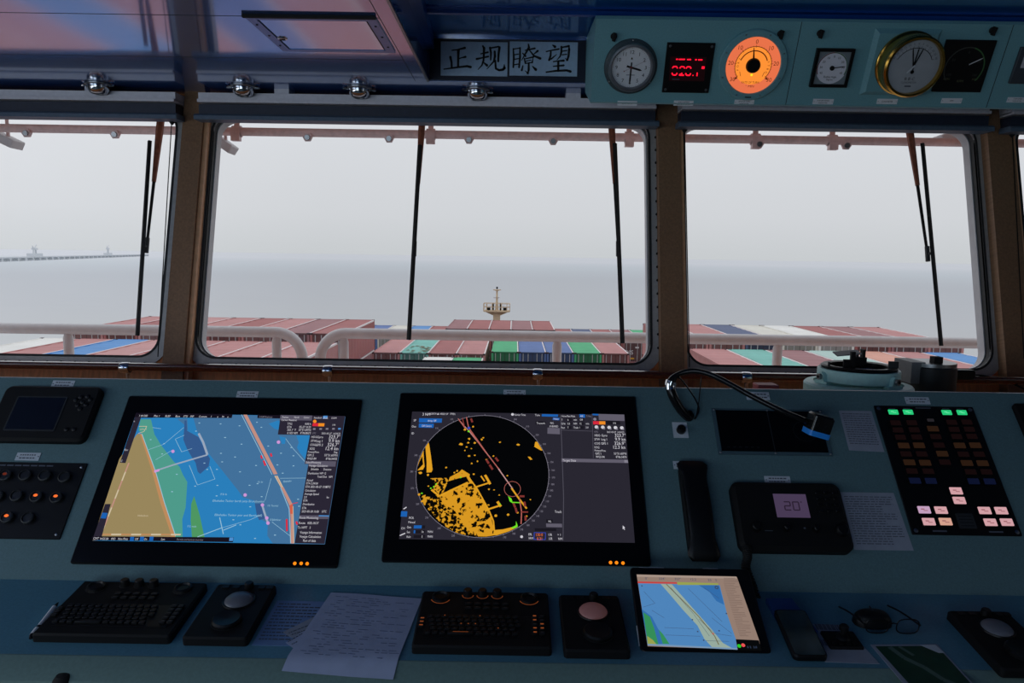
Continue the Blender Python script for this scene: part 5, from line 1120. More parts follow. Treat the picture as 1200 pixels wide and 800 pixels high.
mb = MB(); mb.lathe([(0, 0), (0.016, 0), (0.016, 0.006), (0.010, 0.012), (0.009, 0.02)], (0.0, -0.005, 0), 0, 20); mb.build('base', M_BLACK, t)
k = int(n*0.27); mb = MB(); mb.tube(sm[k-3:k+3], 0.0155, 0, 14); mb.build('chrome_collar', M_CHROME, t)
mb = MB(); mb.tube([p-q0 for p in spline([pw(*p) for p in ((794, 440, .08), (803, 450, .06), (815, 468, .03), (819, 480, .015), (814, 491, .006))], 6)], 0.0022, 0, 6); mb.tube([p-q0 for p in spline([pw(*p) for p in ((822, 441, .05), (820.5, 455, .03), (819, 470, .015), (816, 487, .004))], 6)], 0.0016, 0, 6); mb.build('wire', M_BLACK, t)
hc = pw(958, 504.5, .088)-q0
d_ = (sm[-1]-sm[-8]).normalized(); Rz = atan2(d_.y, d_.x)
Mh = Matrix.Translation(hc) @ Matrix.Rotation(radians(-20), 4, 'Z') @ Matrix.Rotation(radians(-50), 4, 'X') @ Matrix.Rotation(radians(18), 4, 'Z')
mb = MB(); mb.rbox(-0.030, 0.026, -0.024, 0.024, 0.0, 0.044, 0.007, 0, 0.005); mb.build('lamp_head', mat('glossy_black_head', (30, 31, 33), 0.16, 0.3, noise=0.08), t, Mh)
mb = MB(); mb.rbox(-0.031, 0.027, -0.025, 0.025, -0.014, 0.0, 0.007, 0); o = mb.build('lamp_diffuser', mat('bright_blue_plastic', (44, 150, 250), 0.4, noise=0.05), t, Mh); o['label'] = 'bright blue lower face of the lamp head'
# notices
def sheet(name, quad, label, F, lines, m=M_PAPERD, th=0.0006, title=True, group=None, ink=M_INKG, z=0.0):
    a, b, c, d = quadF(F, quad); cx, cy = (a+b)/2, (c+d)/2; w, h = b-a, d-c
    Pq = [onF(F, *q) for q in quad]; Pq = [(p[0]-cx, p[1]-cy) for p in Pq]
    mb = MB(); mb.prism(Pq[::-1], z, z+th, 0)
    hm = lambda s, t_: tuple((Pq[0][j]*(1-s)+Pq[1][j]*s)*(1-t_)+(Pq[3][j]*(1-s)+Pq[2][j]*s)*t_ for j in (0, 1))
    for i in range(lines):
        t_ = 0.08+0.86*i/lines; s = 0.07; lim = random.choice((0.9, 0.92, 0.7, 0.93))
        if random.random() < 0.1: continue
        while s < lim:
            q = random.uniform(0.03, 0.12); mb.line(hm(s, t_), hm(min(lim, s+q), t_), h*0.32/lines, z+th+0.0003, 1); s += q+0.02
    o = mb.build(name, [m, ink], matrix=shift(F, cx, cy)); return tag(o, label, 'notice' if F is F_PANEL else 'paper', group), o
sheet('notice', [(983, 481), (1021, 481.7), (1036.5, 529.5), (995, 527.5)], 'pale printed notice left of the green lit buttons', F_PANEL, 15)
sheet('notice', [(983, 576.5), (1047, 577.5), (1070.7, 645), (1001, 644)], 'pale printed notice between the radio and the pink buttons', F_PANEL, 20)
# alarm button panel
AQ = [(1020, 475), (1138, 478), (1199.5, 629.5), (1072, 625.5)]
t, w, h, cx, cy = unit('button_panel', 'tall black panel with green lights on top and pink lit buttons below', 'control panel', AQ)
HA = homog(AQ, w, h); za = lambda x, y: HA(1000+x/4.444, 460+y/4.444)
mb = MB(); mb.rbox(-w/2, w/2, -h/2, h/2, 0, 0.004, 0.003, 0, 0.001)
for x, y in (((-w/2+.011), (h/2-.010)), ((w/2-.011), (h/2-.010)), ((-w/2+.011), (-h/2+.010)), ((w/2-.011), (-h/2+.010))): screw(mb, x, y, 0.0055, 0.004, 1)
for s, x, y in (('PUMP 1', 185, 86), ('PUMP 2', 262, 86), ('STEERING GEAR', 350, 84), ('PUMP 3', 470, 90), ('PUMP 4', 545, 92)): mb.rect(*za(x, y), 0.0033*len(s), 0.003, 0.0043, 2)
mb.rect(*za(458, 722), 0.036, 0.004, 0.0043, 2); mb.rect(*za(748, 731), 0.036, 0.004, 0.0043, 2)
mb.build('plate', [M_PANELBLK, M_STEEL, M_INKG], t)
def btn(x, y, wz, hz, m, name, lab=None, bar=None, z=0.004):
    px, py = za(x, y); s = w/520; bw_, bh_ = wz*s, hz*h/690*0.98; mb = MB()
    mb.rbox(px-bw_/2-0.002, px+bw_/2+0.002, py-bh_/2-0.002, py+bh_/2+0.002, z, z+0.004, 0.002, 1); mb.rbox(px-bw_/2, px+bw_/2, py-bh_/2, py+bh_/2, z+0.003, z+0.0055, 0.0015, 0)
    if bar: mb.rect(px-bw_*.12, py+bh_*.08, bw_*.3, bh_*.14, z+0.0058, 2); mb.rect(px+bw_*.1, py-bh_*.12, bw_*.35, bh_*.1, z+0.0058, 2)
    o = mb.build(name, [m, M_BLACK, bar or m], t)
    if lab: o['label'] = lab
GRN = glow('lit_green', (40, 200, 122), 1.0); GRND = glow('lit_green_text', (120, 240, 180), 1.0); PNK = glow('lit_pink', (210, 160, 166), 1.0); PNKD = glow('lit_pink_text', (150, 90, 96), 1.0); PCH = glow('lit_peach', (212, 160, 140), 1.0); LIL = glow('lit_lilac', (194, 158, 190), 1.0)
AMB = glow('dim_amber', (40, 25, 16), 1.0); DRD = glow('dim_red', (19, 9, 10), 1.0); DBL = glow('dim_blue', (12, 18, 42), 1.0); DGY = glow('dim_grey', (36, 34, 38), 1.0)
for x, y in ((190, 108), (268, 109), (472, 113), (552, 114)): btn(x, y, 50, 28, GRN, 'indicator', 'indicator lit green', GRND)
for i in range(3):
    for x in (205, 290, 500, 580): btn(x+i*14, 165+i*38, 52, 28, DRD, 'indicator')
for x, y in ((252, 285), (332, 285), (545, 288), (627, 288), (285, 373), (367, 376), (585, 380), (667, 382), (402, 198), (455, 330)): btn(x, y, 56, 30, AMB, 'indicator', 'indicator lit dim amber')
for x, y in ((266, 329), (348, 330), (566, 334), (648, 335), (300, 418), (385, 420), (606, 426), (688, 427), (418, 240), (437, 285), (470, 374)): btn(x, y, 54, 28, DRD, 'indicator')
for x, y in ((318, 468), (400, 470), (622, 475), (706, 477)): btn(x, y, 54, 30, DBL, 'indicator')
btn(388, 153, 34, 16, DGY, 'indicator')
for x, y, m in ((532, 523, PNK), (550, 572, PNK), (370, 617, LIL), (457, 620, PNK), (682, 625, PNK), (768, 627, PNK), (396, 677, PNK), (482, 678, PCH), (713, 685, PNK), (798, 686, PNK)): btn(x, y, 58, 36, m, 'button', 'button lit pink', PNKD)
px, py = za(590, 675); mb = MB(); mb.rbox(px-0.022, px+0.022, py-0.020, py+0.020, 0.004, 0.007, 0.002, 0)
for i in range(4): mb.rect(px, py-0.013+i*0.0085, 0.034, 0.002, 0.0072, 1)
mb.build('buzzer', [M_DGREY, M_BLACK], t)
# unit at the right edge
t, w, h, cx, cy = unit('edge_unit', 'dark unit cut off by the right edge beside the button panel', 'control panel', [(1183, 474), (1290, 477), (1310, 520), (1203, 517)])
mb = MB(); mb.rbox(-w/2, w/2, -h/2, h/2, 0, 0.014, 0.010, 0, 0.004); mb.build('case', M_BLACKM, t); mb = MB(); mb.box(-w*.4, w*.4, -h*.35, h*.35, 0.013, 0.0145); mb.build('screen', M_BEZEL, t)

# ================================================================== THINGS ON THE DESK
DU = lambda px, py, w=0: onF(F_DESK, px, py, w)
M_KLIT = glow('key_legend_orange', (150, 76, 40), 0.7); M_KOFF = mat('key_legend_grey', (70, 66, 66), 0.6, noise=0.05)
KT = 0.020
def keyboard(lit, quad, label):
    a, b, c, d = quadF(F_DESK, quad); cx, cy = (a+b)/2, (c+d)/2; w, h = 0.294, 0.205
    t = thing('console_keyboard', label, 'keyboard', shift(F_DESK, cx, cy)); leg = M_KLIT if lit else M_KOFF
    mb = MB(); mb.rbox(-w/2, w/2, -h/2, h/2, 0, KT, 0.007, 0, 0.004); mb.rbox(-w/2+0.02, w/2-0.02, -h*.36, h*.03, KT, KT+0.001, 0.004, 1); mb.build('case', [M_BLACKM, M_BLACK], t)
    km = {}
    def key(x, y, kw, kh, on, lw=0.3, lh=0.3):
        kk = (round(kw, 4), round(kh, 4), on)
        if kk not in km:
            m = MB(); m.rbox(-kw/2, kw/2, -kh/2, kh/2, 0, 0.005, 0.0015, 0, 0.0012, 2); m.rect(0, 0, kw*lw, kh*lh, 0.0053, 1); o = m.build('key', [M_BLACK, leg if on else M_KOFF], t); km[kk] = o.data
        else: o = bpy.data.objects.new('key', km[kk]); COL.objects.link(o); o.parent = t
        o.location = (x, y, KT+0.001)
    x0 = -w/2+0.030
    for r_ in range(5):
        off = (0, 0.004, 0.007, 0.010, 0.0)[r_]
        for k in range(13):
            if r_ == 4 and k in (3, 4, 5, 6): continue
            if r_ == 3 and k > 11: continue
            key(x0+off+k*0.0156, -0.003-r_*0.0145, 0.0125, 0.0105, random.random() < 0.12, 0.2, 0.25)
    key(x0+4.5*0.0156, -0.003-4*0.0145, 0.055, 0.0105, True, 0.6, 0.12)
    for r_ in range(5):
        for k in range(2): key(w/2-0.034+k*0.0158, 0.000-r_*0.0145, 0.0128, 0.0105, (r_*2+k) in (0, 2, 5, 6, 7, 8), 0.55, 0.4)
    for r_ in range(3): key(-w/2+0.013, -0.014-r_*0.0125, 0.013, 0.009, True, 0.6, 0.4)
    for k in range(5):
        for r_ in range(2): key(-0.036+k*0.021, 0.046-r_*0.016, 0.015, 0.008, False, 0.5, 0.3)
    for x in (-0.040, -0.006, 0.028):
        m = MB(); m.cyl((x, h/2-0.018, KT), 0.0115, 0.016, 0, 20, 0.010, 0.002); m.arc(x, h/2-0.018, 0.0122, 0.0134, 180, 360, KT+0.0005, 1); m.build('knob', [M_BLACK, leg], t)
    for x in (-w/2+0.045, w/2-0.045):
        m = MB(); m.lathe([(0.021, 0), (0.020, 0.006), (0.016, 0.008), (0.013, 0.004), (0, 0.004)], (x, h/2-0.030, KT), 0, 24); m.arc(x, h/2-0.030, 0.0215, 0.0230, 200, 340, KT+0.0005, 1); m.build('dial', [M_BLACK, leg], t)
    return t
keyboard(False, [(100, 691), (243, 694), (201, 753), (38, 747)], 'black unlit console keyboard with three knobs, left on the desk')
keyboard(True, [(494, 701), (640, 704), (648, 769), (485, 763)], 'black console keyboard with orange lit keys below the radar monitor')
def trackball(quad, label, ballc, lit):
    a, b, c, d = quadF(F_DESK, quad); cx, cy = (a+b)/2, (c+d)/2; w, h = 0.139, 0.205
    t = thing('trackball_unit', label, 'trackball', shift(F_DESK, cx, cy), 'trackball units on the desk')
    mb = MB(); mb.rbox(-w/2, w/2, -h/2, h/2, 0, KT, 0.008, 0, 0.004); mb.build('case', M_BLACKM, t)
    bx, by = 0.004, h*0.17
    mb = MB(); mb.lathe([(0.037, KT), (0.036, KT+0.003), (0.031, KT+0.001)], (bx, by, 0), 0, 32); mb.build('ball_collar', M_BLACK, t)
    mb = MB(); mb.lathe([(0.0325*cos(radians(a_)), KT-0.001+0.014*sin(radians(a_))) for a_ in range(0, 91, 10)], (bx, by, 0), 0, 28); o = mb.build('ball', ballc, t); o['label'] = 'pale round ball'
    mb = MB(); mb.lathe([(0.032, 0), (0.032, 0.006), (0.028, 0.010), (0.012, 0.007), (0, 0.006)], (0.006, -h*0.22, KT), 0, 28); mb.arc(0.006, -h*0.22, 0.0325, 0.034, 200, 345, KT+0.0006, 1); mb.build('thumb_wheel', [M_BLACK, lit], t)
    mb = MB(); mb.cyl((0.01, h/2-0.016, KT), 0.011, 0.014, 0, 18, 0.010, 0.002); mb.build('knob', M_BLACK, t)
    for x in (-0.045, -0.020, 0.040, 0.058):
        if abs(x) > 0.06: continue
        mb = MB(); mb.rbox(x-0.008, x+0.008, h/2-0.022, h/2-0.010, KT, KT+0.003, 0.002); mb.build('key', M_BLACK, t)
    return t
BALL1 = mat('milky_ball', (104, 106, 116), 0.35, noise=0.04); BALL2 = mat('rosy_ball', (150, 112, 112), 0.35, noise=0.04)
nt = BALL2.node_tree.nodes['Principled BSDF']; nt.inputs['Emission Color'].default_value = (*lin((150, 96, 92)), 1); nt.inputs['Emission Strength'].default_value = 0.12
trackball([(257, 694), (323, 695), (292, 755), (213, 754)], 'black trackball unit with pale ball right of the unlit keyboard', BALL1, M_DGREY)
trackball([(653, 705), (722, 706), (743, 773), (661, 770)], 'black trackball unit with rosy ball right of the orange lit keyboard', BALL2, M_DGREY)
trackball([(1098, 723), (1170, 725), (1262, 796), (1184, 793)], 'black trackball unit at the right end of the desk', BALL1, M_DGREY)
# pen
pa, pb_ = DU(35, 745, 0.012), DU(68, 703, 0.012)
t = thing('pen', 'white and black ballpoint pen beside the unlit keyboard', 'pen', shift(F_DESK, (pa[0]+pb_[0])/2, (pa[1]+pb_[1])/2))
A = Vector((pa[0]-(pa[0]+pb_[0])/2, pa[1]-(pa[1]+pb_[1])/2, 0.0065)); Bv = -A; Bv.z = 0.0065
mb = MB(); mb.tube([A, A.lerp(Bv, .06), A.lerp(Bv, .3)], [0.003, 0.006, 0.006], 0, 10); mb.build('cap', M_BLACK, t)
mb = MB(); mb.tube([A.lerp(Bv, .3), A.lerp(Bv, .85)], 0.0055, 0, 10); mb.tube([A.lerp(Bv, .08), A.lerp(Bv, .24)], 0.0064, 0, 10); mb.build('barrel', M_WHITE, t)
mb = MB(); mb.tube([A.lerp(Bv, .85), A.lerp(Bv, .97), Bv], [0.005, 0.002, 0.0008], 0, 10); mb.build('tip', M_BLACK, t)
# papers
M_BLUEP = mat('blue_tinted_sheet', (112, 142, 188), 0.5, noise=0.08, scale=18)
sheet('printed_sheet', [(325, 703.5), (384, 705), (352, 757), (295, 756)], 'blue tinted printed sheet lying between the trackball unit and the big paper', F_DESK, 12, M_BLUEP, 0.0005)
sheet('note_slip', [(331.5, 741), (370, 722), (392, 735), (342, 747.5)], 'dull corner of a note slip sticking out under the big paper, upper one', F_DESK, 3, M_PAPERD, 0.0006, z=0.0007)
sheet('note_slip', [(335, 753.5), (360, 738), (385, 745), (344, 760)], 'pale corner of a note slip sticking out under the big paper, lower one', F_DESK, 2, M_PAPER, 0.0006, z=0.0015)
# big sheet draped over the desk edge
TLp, TRp = (388, 694), (494.5, 701); BLp, BRp = (330, 786), (460.6, 797)
mb = MB(); NX, NY = 10, 16; V = []
dl_ = Vector((0, l1[0]-e.y, l1[1]-e.z)); Llip = dl_.length; dl_.normalize(); nl_ = Vector((0, dl_.z, -dl_.y)); nl_ = -nl_ if nl_.z < 0 else nl_
def on_surface(u, s):   # s: distance from the desk edge, positive uphill on the desk, negative down the lip
    lift = 0.0028
    if s >= 0: return F_DESK @ Vector((u, VD+s, lift))
    return Vector((u, e.y, e.z))+dl_*(-s)+nl_*lift
FL = Matrix(((1, 0, 0, 0), (0, -dl_.y, nl_.y, e.y), (0, -dl_.z, nl_.z, e.z), (0, 0, 0, 1)))
def us(px, py):
    u, v = DU(px, py, 0.0028)
    if v >= VD: return u, v-VD
    u, v = onF(FL, px, py, 0.0028); return u, min(v, 0)
P4 = [us(*q) for q in (TLp, TRp, BRp, BLp)]
for j in range(NY+1):
    for i in range(NX+1):
        s, t_ = i/NX, j/NY; u = (P4[0][0]*(1-s)+P4[1][0]*s)*(1-t_)+(P4[3][0]*(1-s)+P4[2][0]*s)*t_; v = (P4[0][1]*(1-s)+P4[1][1]*s)*(1-t_)+(P4[3][1]*(1-s)+P4[2][1]*s)*t_
        V.append(on_surface(u, v)+Vector((0, 0, 0.0015*max(0, sin(s*5+t_*3)))))
mb.add(V, [(j*(NX+1)+i, j*(NX+1)+i+1, (j+1)*(NX+1)+i+1, (j+1)*(NX+1)+i) for j in range(NY) for i in range(NX)], 0)
def sheet_pt(s, t_):
    u = (P4[0][0]*(1-s)+P4[1][0]*s)*(1-t_)+(P4[3][0]*(1-s)+P4[2][0]*s)*t_; v = (P4[0][1]*(1-s)+P4[1][1]*s)*(1-t_)+(P4[3][1]*(1-s)+P4[2][1]*s)*t_
    return on_surface(u, v)+Vector((0, 0, 0.0015*max(0, sin(s*5+t_*3))+0.0006))
for i in range(26):
    t_ = 0.06+i*0.031; s = 0.08+(0.05 if i % 4 else 0)
    while s < (0.92 if i % 3 else 0.6):
        q = random.uniform(0.03, 0.1)
        if random.random() < .55: mb.add([sheet_pt(s, t_+.006), sheet_pt(s+q, t_+.006), sheet_pt(s+q, t_), sheet_pt(s, t_)], [(0, 1, 2, 3)], 1)
        s += q+0.02
mb.build('paper_tmp', [M_PAPER, mat('faint_blue_ink', (118, 128, 160), 0.7, noise=0.1)]); o = bpy.data.objects['paper_tmp']; o.name = 'paper_sheet'; tag(o, 'large printed white paper hanging over the front edge of the desk', 'paper')

# tablet
t = thing('tablet', 'black tablet propped up and showing a pale blue sea chart', 'tablet', None)
TQ = [(737, 663), (880, 667.5), (902, 765.5), (752, 764)]
P = [onF(F_TAB, *q) for q in TQ]; TW = ((P[1][0]-P[0][0])+(P[2][0]-P[3][0]))/2; TH = ((P[0][1]+P[1][1])-(P[2][1]+P[3][1]))/2; tcx = sum(p[0] for p in P)/4; tcy = sum(p[1] for p in P)/4
print('tablet', TW, TH)
t.matrix_world = shift(F_TAB, tcx, tcy)
mb = MB(); mb.rbox(-TW/2, TW/2, -TH/2, TH/2, -0.011, 0.0, 0.010, 0, 0.002); mb.build('case', M_BLACK, t)
TS = [(745.5, 672.5), (867, 677), (888.5, 761), (760.5, 757.5)]
HT = homog(TQ, TW, TH); mb = MB(); Z[0] = 0.0004
GT = {'ground': glow('tab_tan', (146, 124, 112), 1), 'tline': glow('tab_line', (118, 98, 90), 1), 'blue': glow('tab_blue', (78, 132, 186), 1), 'blue2': glow('tab_mid_blue', (50, 108, 170), 1), 'cream': glow('tab_cream', (150, 170, 158), 1), 'ink': glow('tab_ink', (58, 72, 100), 1), 'brown': glow('tab_brown', (112, 100, 60), 1), 'green': glow('tab_green', (52, 140, 88), 1), 'red': glow('tab_red', (196, 64, 64), 1), 'lime': glow('tab_lime', (150, 160, 80), 1), 'black': glow('tab_black', (8, 9, 11), 1), 'g': glow('tab_green_dot', (40, 200, 40), 1), 'r': glow('tab_red_dot', (236, 84, 84), 1), 'pale': glow('tab_pale', (166, 146, 134), 1), 'mist': glow('tab_mist', (120, 150, 180), 1)}
keys = list(GT); I = {k: i for i, k in enumerate(keys)}
zt = lambda x, y: (730+x/6.667, 650+y/6.667); H = HT
def layT(pts, k): Z[0] += 0.00003; mb.poly([HT(*zt(*p)) for p in pts], Z[0], I[k])
def plT(pts, w_, k): Z[0] += 0.00002; mb.path([HT(*zt(*p)) for p in pts], w_, Z[0], I[k])
layT([(104, 150), (905, 180), (1055, 668), (1066, 742), (200, 718)], 'ground'); layT([(880, 662), (1053, 670), (1070, 748), (892, 742)], 'black')
layT([(117, 222), (770, 245), (800, 380), (820, 470), (880, 660), (890, 740), (200, 712)], 'blue')
layT([(600, 240), (765, 245), (800, 400), (740, 370), (690, 300)], 'blue2'); layT([(150, 430), (230, 490), (290, 600), (320, 700), (200, 705)], 'blue2')
layT([(300, 230), (390, 234), (560, 430), (700, 590), (780, 690), (860, 735), (700, 725), (640, 660), (590, 560), (480, 440), (370, 310)], 'cream')
layT([(162, 455), (215, 490), (250, 580), (285, 705), (200, 700)], 'green'); layT([(285, 590), (320, 625), (370, 700), (318, 700)], 'green'); layT([(195, 640), (240, 670), (275, 710), (200, 710)], 'lime')
layT([(106, 152), (900, 178), (905, 195), (107, 170)], 'pale'); layT([(432, 216), (755, 230), (760, 244), (436, 240)], 'lime'); layT([(112, 208), (430, 218), (432, 230), (114, 222)], 'red')
plT([(345, 232), (600, 490), (720, 640), (750, 705)], 0.0020, 'brown')
for A in ([(165, 290), (255, 385), (160, 415)], [(330, 575), (560, 585)], [(340, 632), (610, 642)], [(230, 440), (330, 500)], [(640, 260), (760, 350)], [(520, 270), (640, 390), (780, 530)], [(380, 260), (560, 470), (680, 640)], [(650, 675), (830, 680)], [(600, 510), (720, 620), (850, 640)], [(700, 500), (850, 620)]): plT(A, 0.0007, 'ink')
for x, y in ((590, 606), (635, 672), (550, 515), (755, 600), (815, 468), (148, 245)): mb.disc(*HT(*zt(x, y)), 0.0018, Z[0]+.0001, I['ink'], 8)
mb.arc(*HT(*zt(744, 264)), 0.0022, 0.0045, 0, 360, Z[0]+.0001, I['ink'], 16)
mb.disc(*HT(*zt(708, 622)), 0.0018, Z[0]+.0001, I['red'], 8)
plT([(200, 706), (890, 736)], 0.0035, 'mist')
for s, x, y in (('0°', 185, 184), ('324°', 312, 188), ('327°', 438, 192), ('12.2', 562, 197), ('23', 690, 203), ('5', 742, 206)): mb.text(s, *HT(*zt(x, y)), 0.0085, Z[0]+.0001, I['ink'])
for i in range(34):
    y_ = 190+i*13.5; x_ = 790+max(0, (y_-240))*0.27; q = HT(*zt(x_+12, y_)); q2 = HT(*zt(x_+random.uniform(60, 125), y_+3)); mb.line(q, q2, 0.0012, Z[0]+.0001, I['tline'])
mb.disc(*HT(*zt(904, 714)), 0.0042, Z[0]+.0002, I['g'], 12); mb.disc(*HT(*zt(934, 708)), 0.0042, Z[0]+.0002, I['r'], 12); mb.text('0 2  3:0', *HT(*zt(1000, 722)), 0.007, Z[0]+.0002, I['ink'])
mb.build('screen', [GT[k] for k in keys], t)
for q0_, q1_ in ((125, 330), (640, 760)):
    a_, b_ = HT(*zt(q0_, 97)), HT(*zt(q1_, 102)); mb = MB(); mb.box(a_[0], b_[0], TH/2-0.0015, TH/2+0.002, -0.009, -0.003); mb.build('button', M_PLATE, t)
mb = MB(); mb.box(-TW/2-0.0015, -TW/2+0.001, -TH*.42, -TH*.2, -0.008, -0.004); mb.build('button', M_PLATE, t)
# rear stand of the tablet down to the desk
inv = t.matrix_world.inverted(); topw = t.matrix_world @ Vector((0, TH*0.40, -0.011)); foot = Vector((topw.x, topw.y+0.03, 0)); fl = F_DESK.inverted() @ foot; footw = F_DESK @ Vector((fl.x, fl.y, 0)); footw = Vector((topw.x, topw.y+0.03, e.z+(topw.y+0.03-e.y)*math.tan(0.1358)+0.001))
mb = MB(); A, Bv = inv @ topw, inv @ footw
V = [A+Vector((-0.09, 0, 0)), A+Vector((0.09, 0, 0)), Bv+Vector((0.09, 0, 0)), Bv+Vector((-0.09, 0, 0))]; nn = (Bv-A).cross(Vector((1, 0, 0))).normalized()*0.004
mb.add(V+[v+nn for v in V], [(0, 1, 2, 3), (7, 6, 5, 4), (0, 4, 5, 1), (1, 5, 6, 2), (2, 6, 7, 3), (3, 7, 4, 0)]); mb.build('stand', M_BLACKM, t)

# smartphone, booklet, card with joystick, glasses, mouse, chart card
t, w, h, cx, cy = unit('smartphone', 'dark smartphone with sky reflected in its screen, right of the tablet', 'phone', [(906, 728), (937, 728), (970.5, 775), (932, 775)], F_DESK)
Pq = [onF(F_DESK, *q) for q in ((906, 727.5), (937, 728), (970.5, 774.5), (932, 775))]; Pq = [(p[0]-cx, p[1]-cy) for p in Pq]
ang = atan2(-(Pq[0][0]-Pq[3][0]), Pq[0][1]-Pq[3][1]); ww = 0.072; hh_ = sqrt((Pq[0][0]-Pq[3][0])**2+(Pq[0][1]-Pq[3][1])**2)
Rm = Matrix.Rotation(ang, 4, 'Z') @ Matrix.Translation((0, -hh_/2, 0.001)) @ Matrix.Rotation(radians(8.5), 4, 'X') @ Matrix.Translation((0, hh_/2, 0))
mb = MB(); mb.rbox(-ww/2, ww/2, -hh_/2, hh_/2, 0.001, 0.013, 0.010, 0, 0.003); mb.build('body', M_BLACK, t, Rm)
mb = MB(); mb.prism(rrect(-ww/2+.004, ww/2-.004, -hh_/2+.005, hh_/2-.005, .007), 0.013, 0.0133); mb.build('screen', mat('phone_glass', (120, 132, 118), 0.05, 0.9, noise=0.5, scale=16), t, Rm)
M_BOOK = mat('blue_booklet', (42, 84, 150), 0.55, noise=0.1, scale=30)
mb = MB(); Pq = [onF(F_DESK, *q) for q in ((897, 706), (927, 706), (958, 745), (921, 748))]; cx = sum(p[0] for p in Pq)/4; cy = sum(p[1] for p in Pq)/4
mb.prism([(p[0]-cx, p[1]-cy) for p in Pq], 0, 0.012); tag(mb.build('booklet', M_BOOK, matrix=shift(F_DESK, cx, cy)), 'blue booklet lying behind the smartphone', 'booklet')
sheet('card', [(952, 731), (989, 732.5), (1031, 778), (967, 775.5)], 'pale card with print along its lower edge, under the small joystick', F_DESK, 2, M_PAPERD, 0.0007)
t, w, h, cx, cy = unit('joystick_plate', 'small dark plate with a black stub joystick on the pale card', 'joystick', [(959, 741), (996, 742.5), (1017, 762), (974, 761)], F_DESK)
mb = MB(); mb.rbox(-w/2, w/2, -h/2, h/2, 0.0009, 0.007, 0.004, 0, 0.002); mb.build('plate', M_BLACKM, t)
mb = MB(); mb.lathe([(0.016, 0.007), (0.012, 0.012), (0.006, 0.014), (0.006, 0.024), (0.010, 0.026), (0.010, 0.034), (0.007, 0.037), (0, 0.037)], (0.004, 0.006, 0), 0, 18); mb.build('stick', M_BLACK, t)
for k in range(4): mb = MB(); mb.lathe([(0.005, 0.007), (0.005, 0.010), (0, 0.010)], (-w*.32+k*w*.2, -h*.3, 0), 0, 12); mb.build('button', M_BLACK, t)
t, w, h, cx, cy = unit('mouse', 'black computer mouse lying between the arms of the glasses', 'mouse', [(998, 722), (1040, 722), (1046, 738), (1002, 738)], F_DESK)
mb = MB(); V = []; NU, NV = 14, 8
for j in range(NV+1):
    th = j/NV*pi/2
    for i in range(NU*2):
        a_ = pi*i/NU; V.append((w/2*1.02*abs(cos(a_))**.8*(1 if cos(a_) > 0 else -1)*cos(th)**.55, h/2*abs(sin(a_))**.8*(1 if sin(a_) > 0 else -1)*cos(th)**.55, 0.0008+0.030*sin(th)))
n = NU*2; mb.add(V, [(j*n+i, j*n+(i+1) % n, (j+1)*n+(i+1) % n, (j+1)*n+i) for j in range(NV) for i in range(n)]+[tuple(range(n))[::-1]], 0); mb.build('body', M_BLACK, t, angle=1.2)
mb = MB(); mb.box(-0.001, 0.001, -0.0, h*.4, 0.028, 0.0312); mb.build('button_split', M_DGREY, t)
gp = [DU(1013, 744.5), DU(1078, 744.5), DU(983, 712.5), DU(1040, 711)]
cx, cy = (gp[0][0]+gp[1][0])/2, (gp[0][1]+gp[1][1])/2
t = thing('eyeglasses', 'thin black framed eyeglasses lying on the desk by the chart card', 'glasses', shift(F_DESK, cx, cy))
gw = (gp[1][0]-gp[0][0]); mb = MB()
for s in (-1, 1):
    pts = [Vector((s*gw*.27+gw*.2*(abs(cos(a_))**.7)*(1 if cos(a_) > 0 else -1), 0.004, 0.021+0.018*(abs(sin(a_))**.7)*(1 if sin(a_) > 0 else -1))) for a_ in [2*pi*k/24 for k in range(25)]]
    mb.tube(pts, 0.0015, 0, 6, False)
mb.tube([(-gw*.08, 0.004, .026), (0, 0.002, .03), (gw*.08, 0.004, .026)], 0.0015, 0, 6); mb.build('rim', M_BLACK, t)
for s in (-1, 1):
    mb = MB(); pts = [(s*gw*.27+gw*.19*(abs(cos(a_))**.7)*(1 if cos(a_) > 0 else -1), 0.004, 0.021+0.017*(abs(sin(a_))**.7)*(1 if sin(a_) > 0 else -1)) for a_ in [2*pi*k/20 for k in range(20)]]; mb.add(pts, [tuple(range(20))]); mb.build('lens', M_ACRY, t)
    far = gp[2] if s < 0 else gp[3]; fx, fy = far[0]-cx, far[1]-cy
    mb = MB(); mb.tube(spline([(s*gw*.49, 0.004, .024), (s*gw*.49+(fx-s*gw*.49)*.6, fy*.6, .016), (fx, fy, .004)], 5), 0.0022, 0, 6); mb.build('temple', M_BLACK, t)
Pq = [DU(1020, 755.5), DU(1098, 755), DU(1150, 812), DU(1068, 812)]; cx = sum(p[0] for p in Pq)/4; cy = sum(p[1] for p in Pq)/4; Pq = [(p[0]-cx, p[1]-cy) for p in Pq]
hm = lambda s, t_: tuple((Pq[0][j]*(1-s)+Pq[1][j]*s)*(1-t_)+(Pq[3][j]*(1-s)+Pq[2][j]*s)*t_ for j in (0, 1))
mb = MB(); mb.prism(Pq, 0, 0.001, 0); mb.poly([hm(.05, .04), hm(.97, .04), hm(.97, 1), hm(.08, 1)], 0.0013, 1)
mb.path([hm(.25, .06), hm(.33, .3), hm(.5, .5), hm(.62, .75), hm(.9, .98)], 0.012, 0.0015, 2); mb.path([hm(.4, .05), hm(.5, .25)], 0.008, 0.0015, 2); mb.poly([hm(.72, .02), hm(.96, .02), hm(.99, .2), hm(.9, .2)], 0.0017, 3)
tag(mb.build('chart_card', [M_PAPERD, mat('dark_green_print', (18, 62, 44), 0.35, noise=0.2, scale=30), mat('grey_green_print', (84, 110, 100), 0.5, noise=0.1), M_PLATE], matrix=shift(F_DESK, cx, cy)), 'dark green printed chart card with pale border at the front of the desk', 'card')
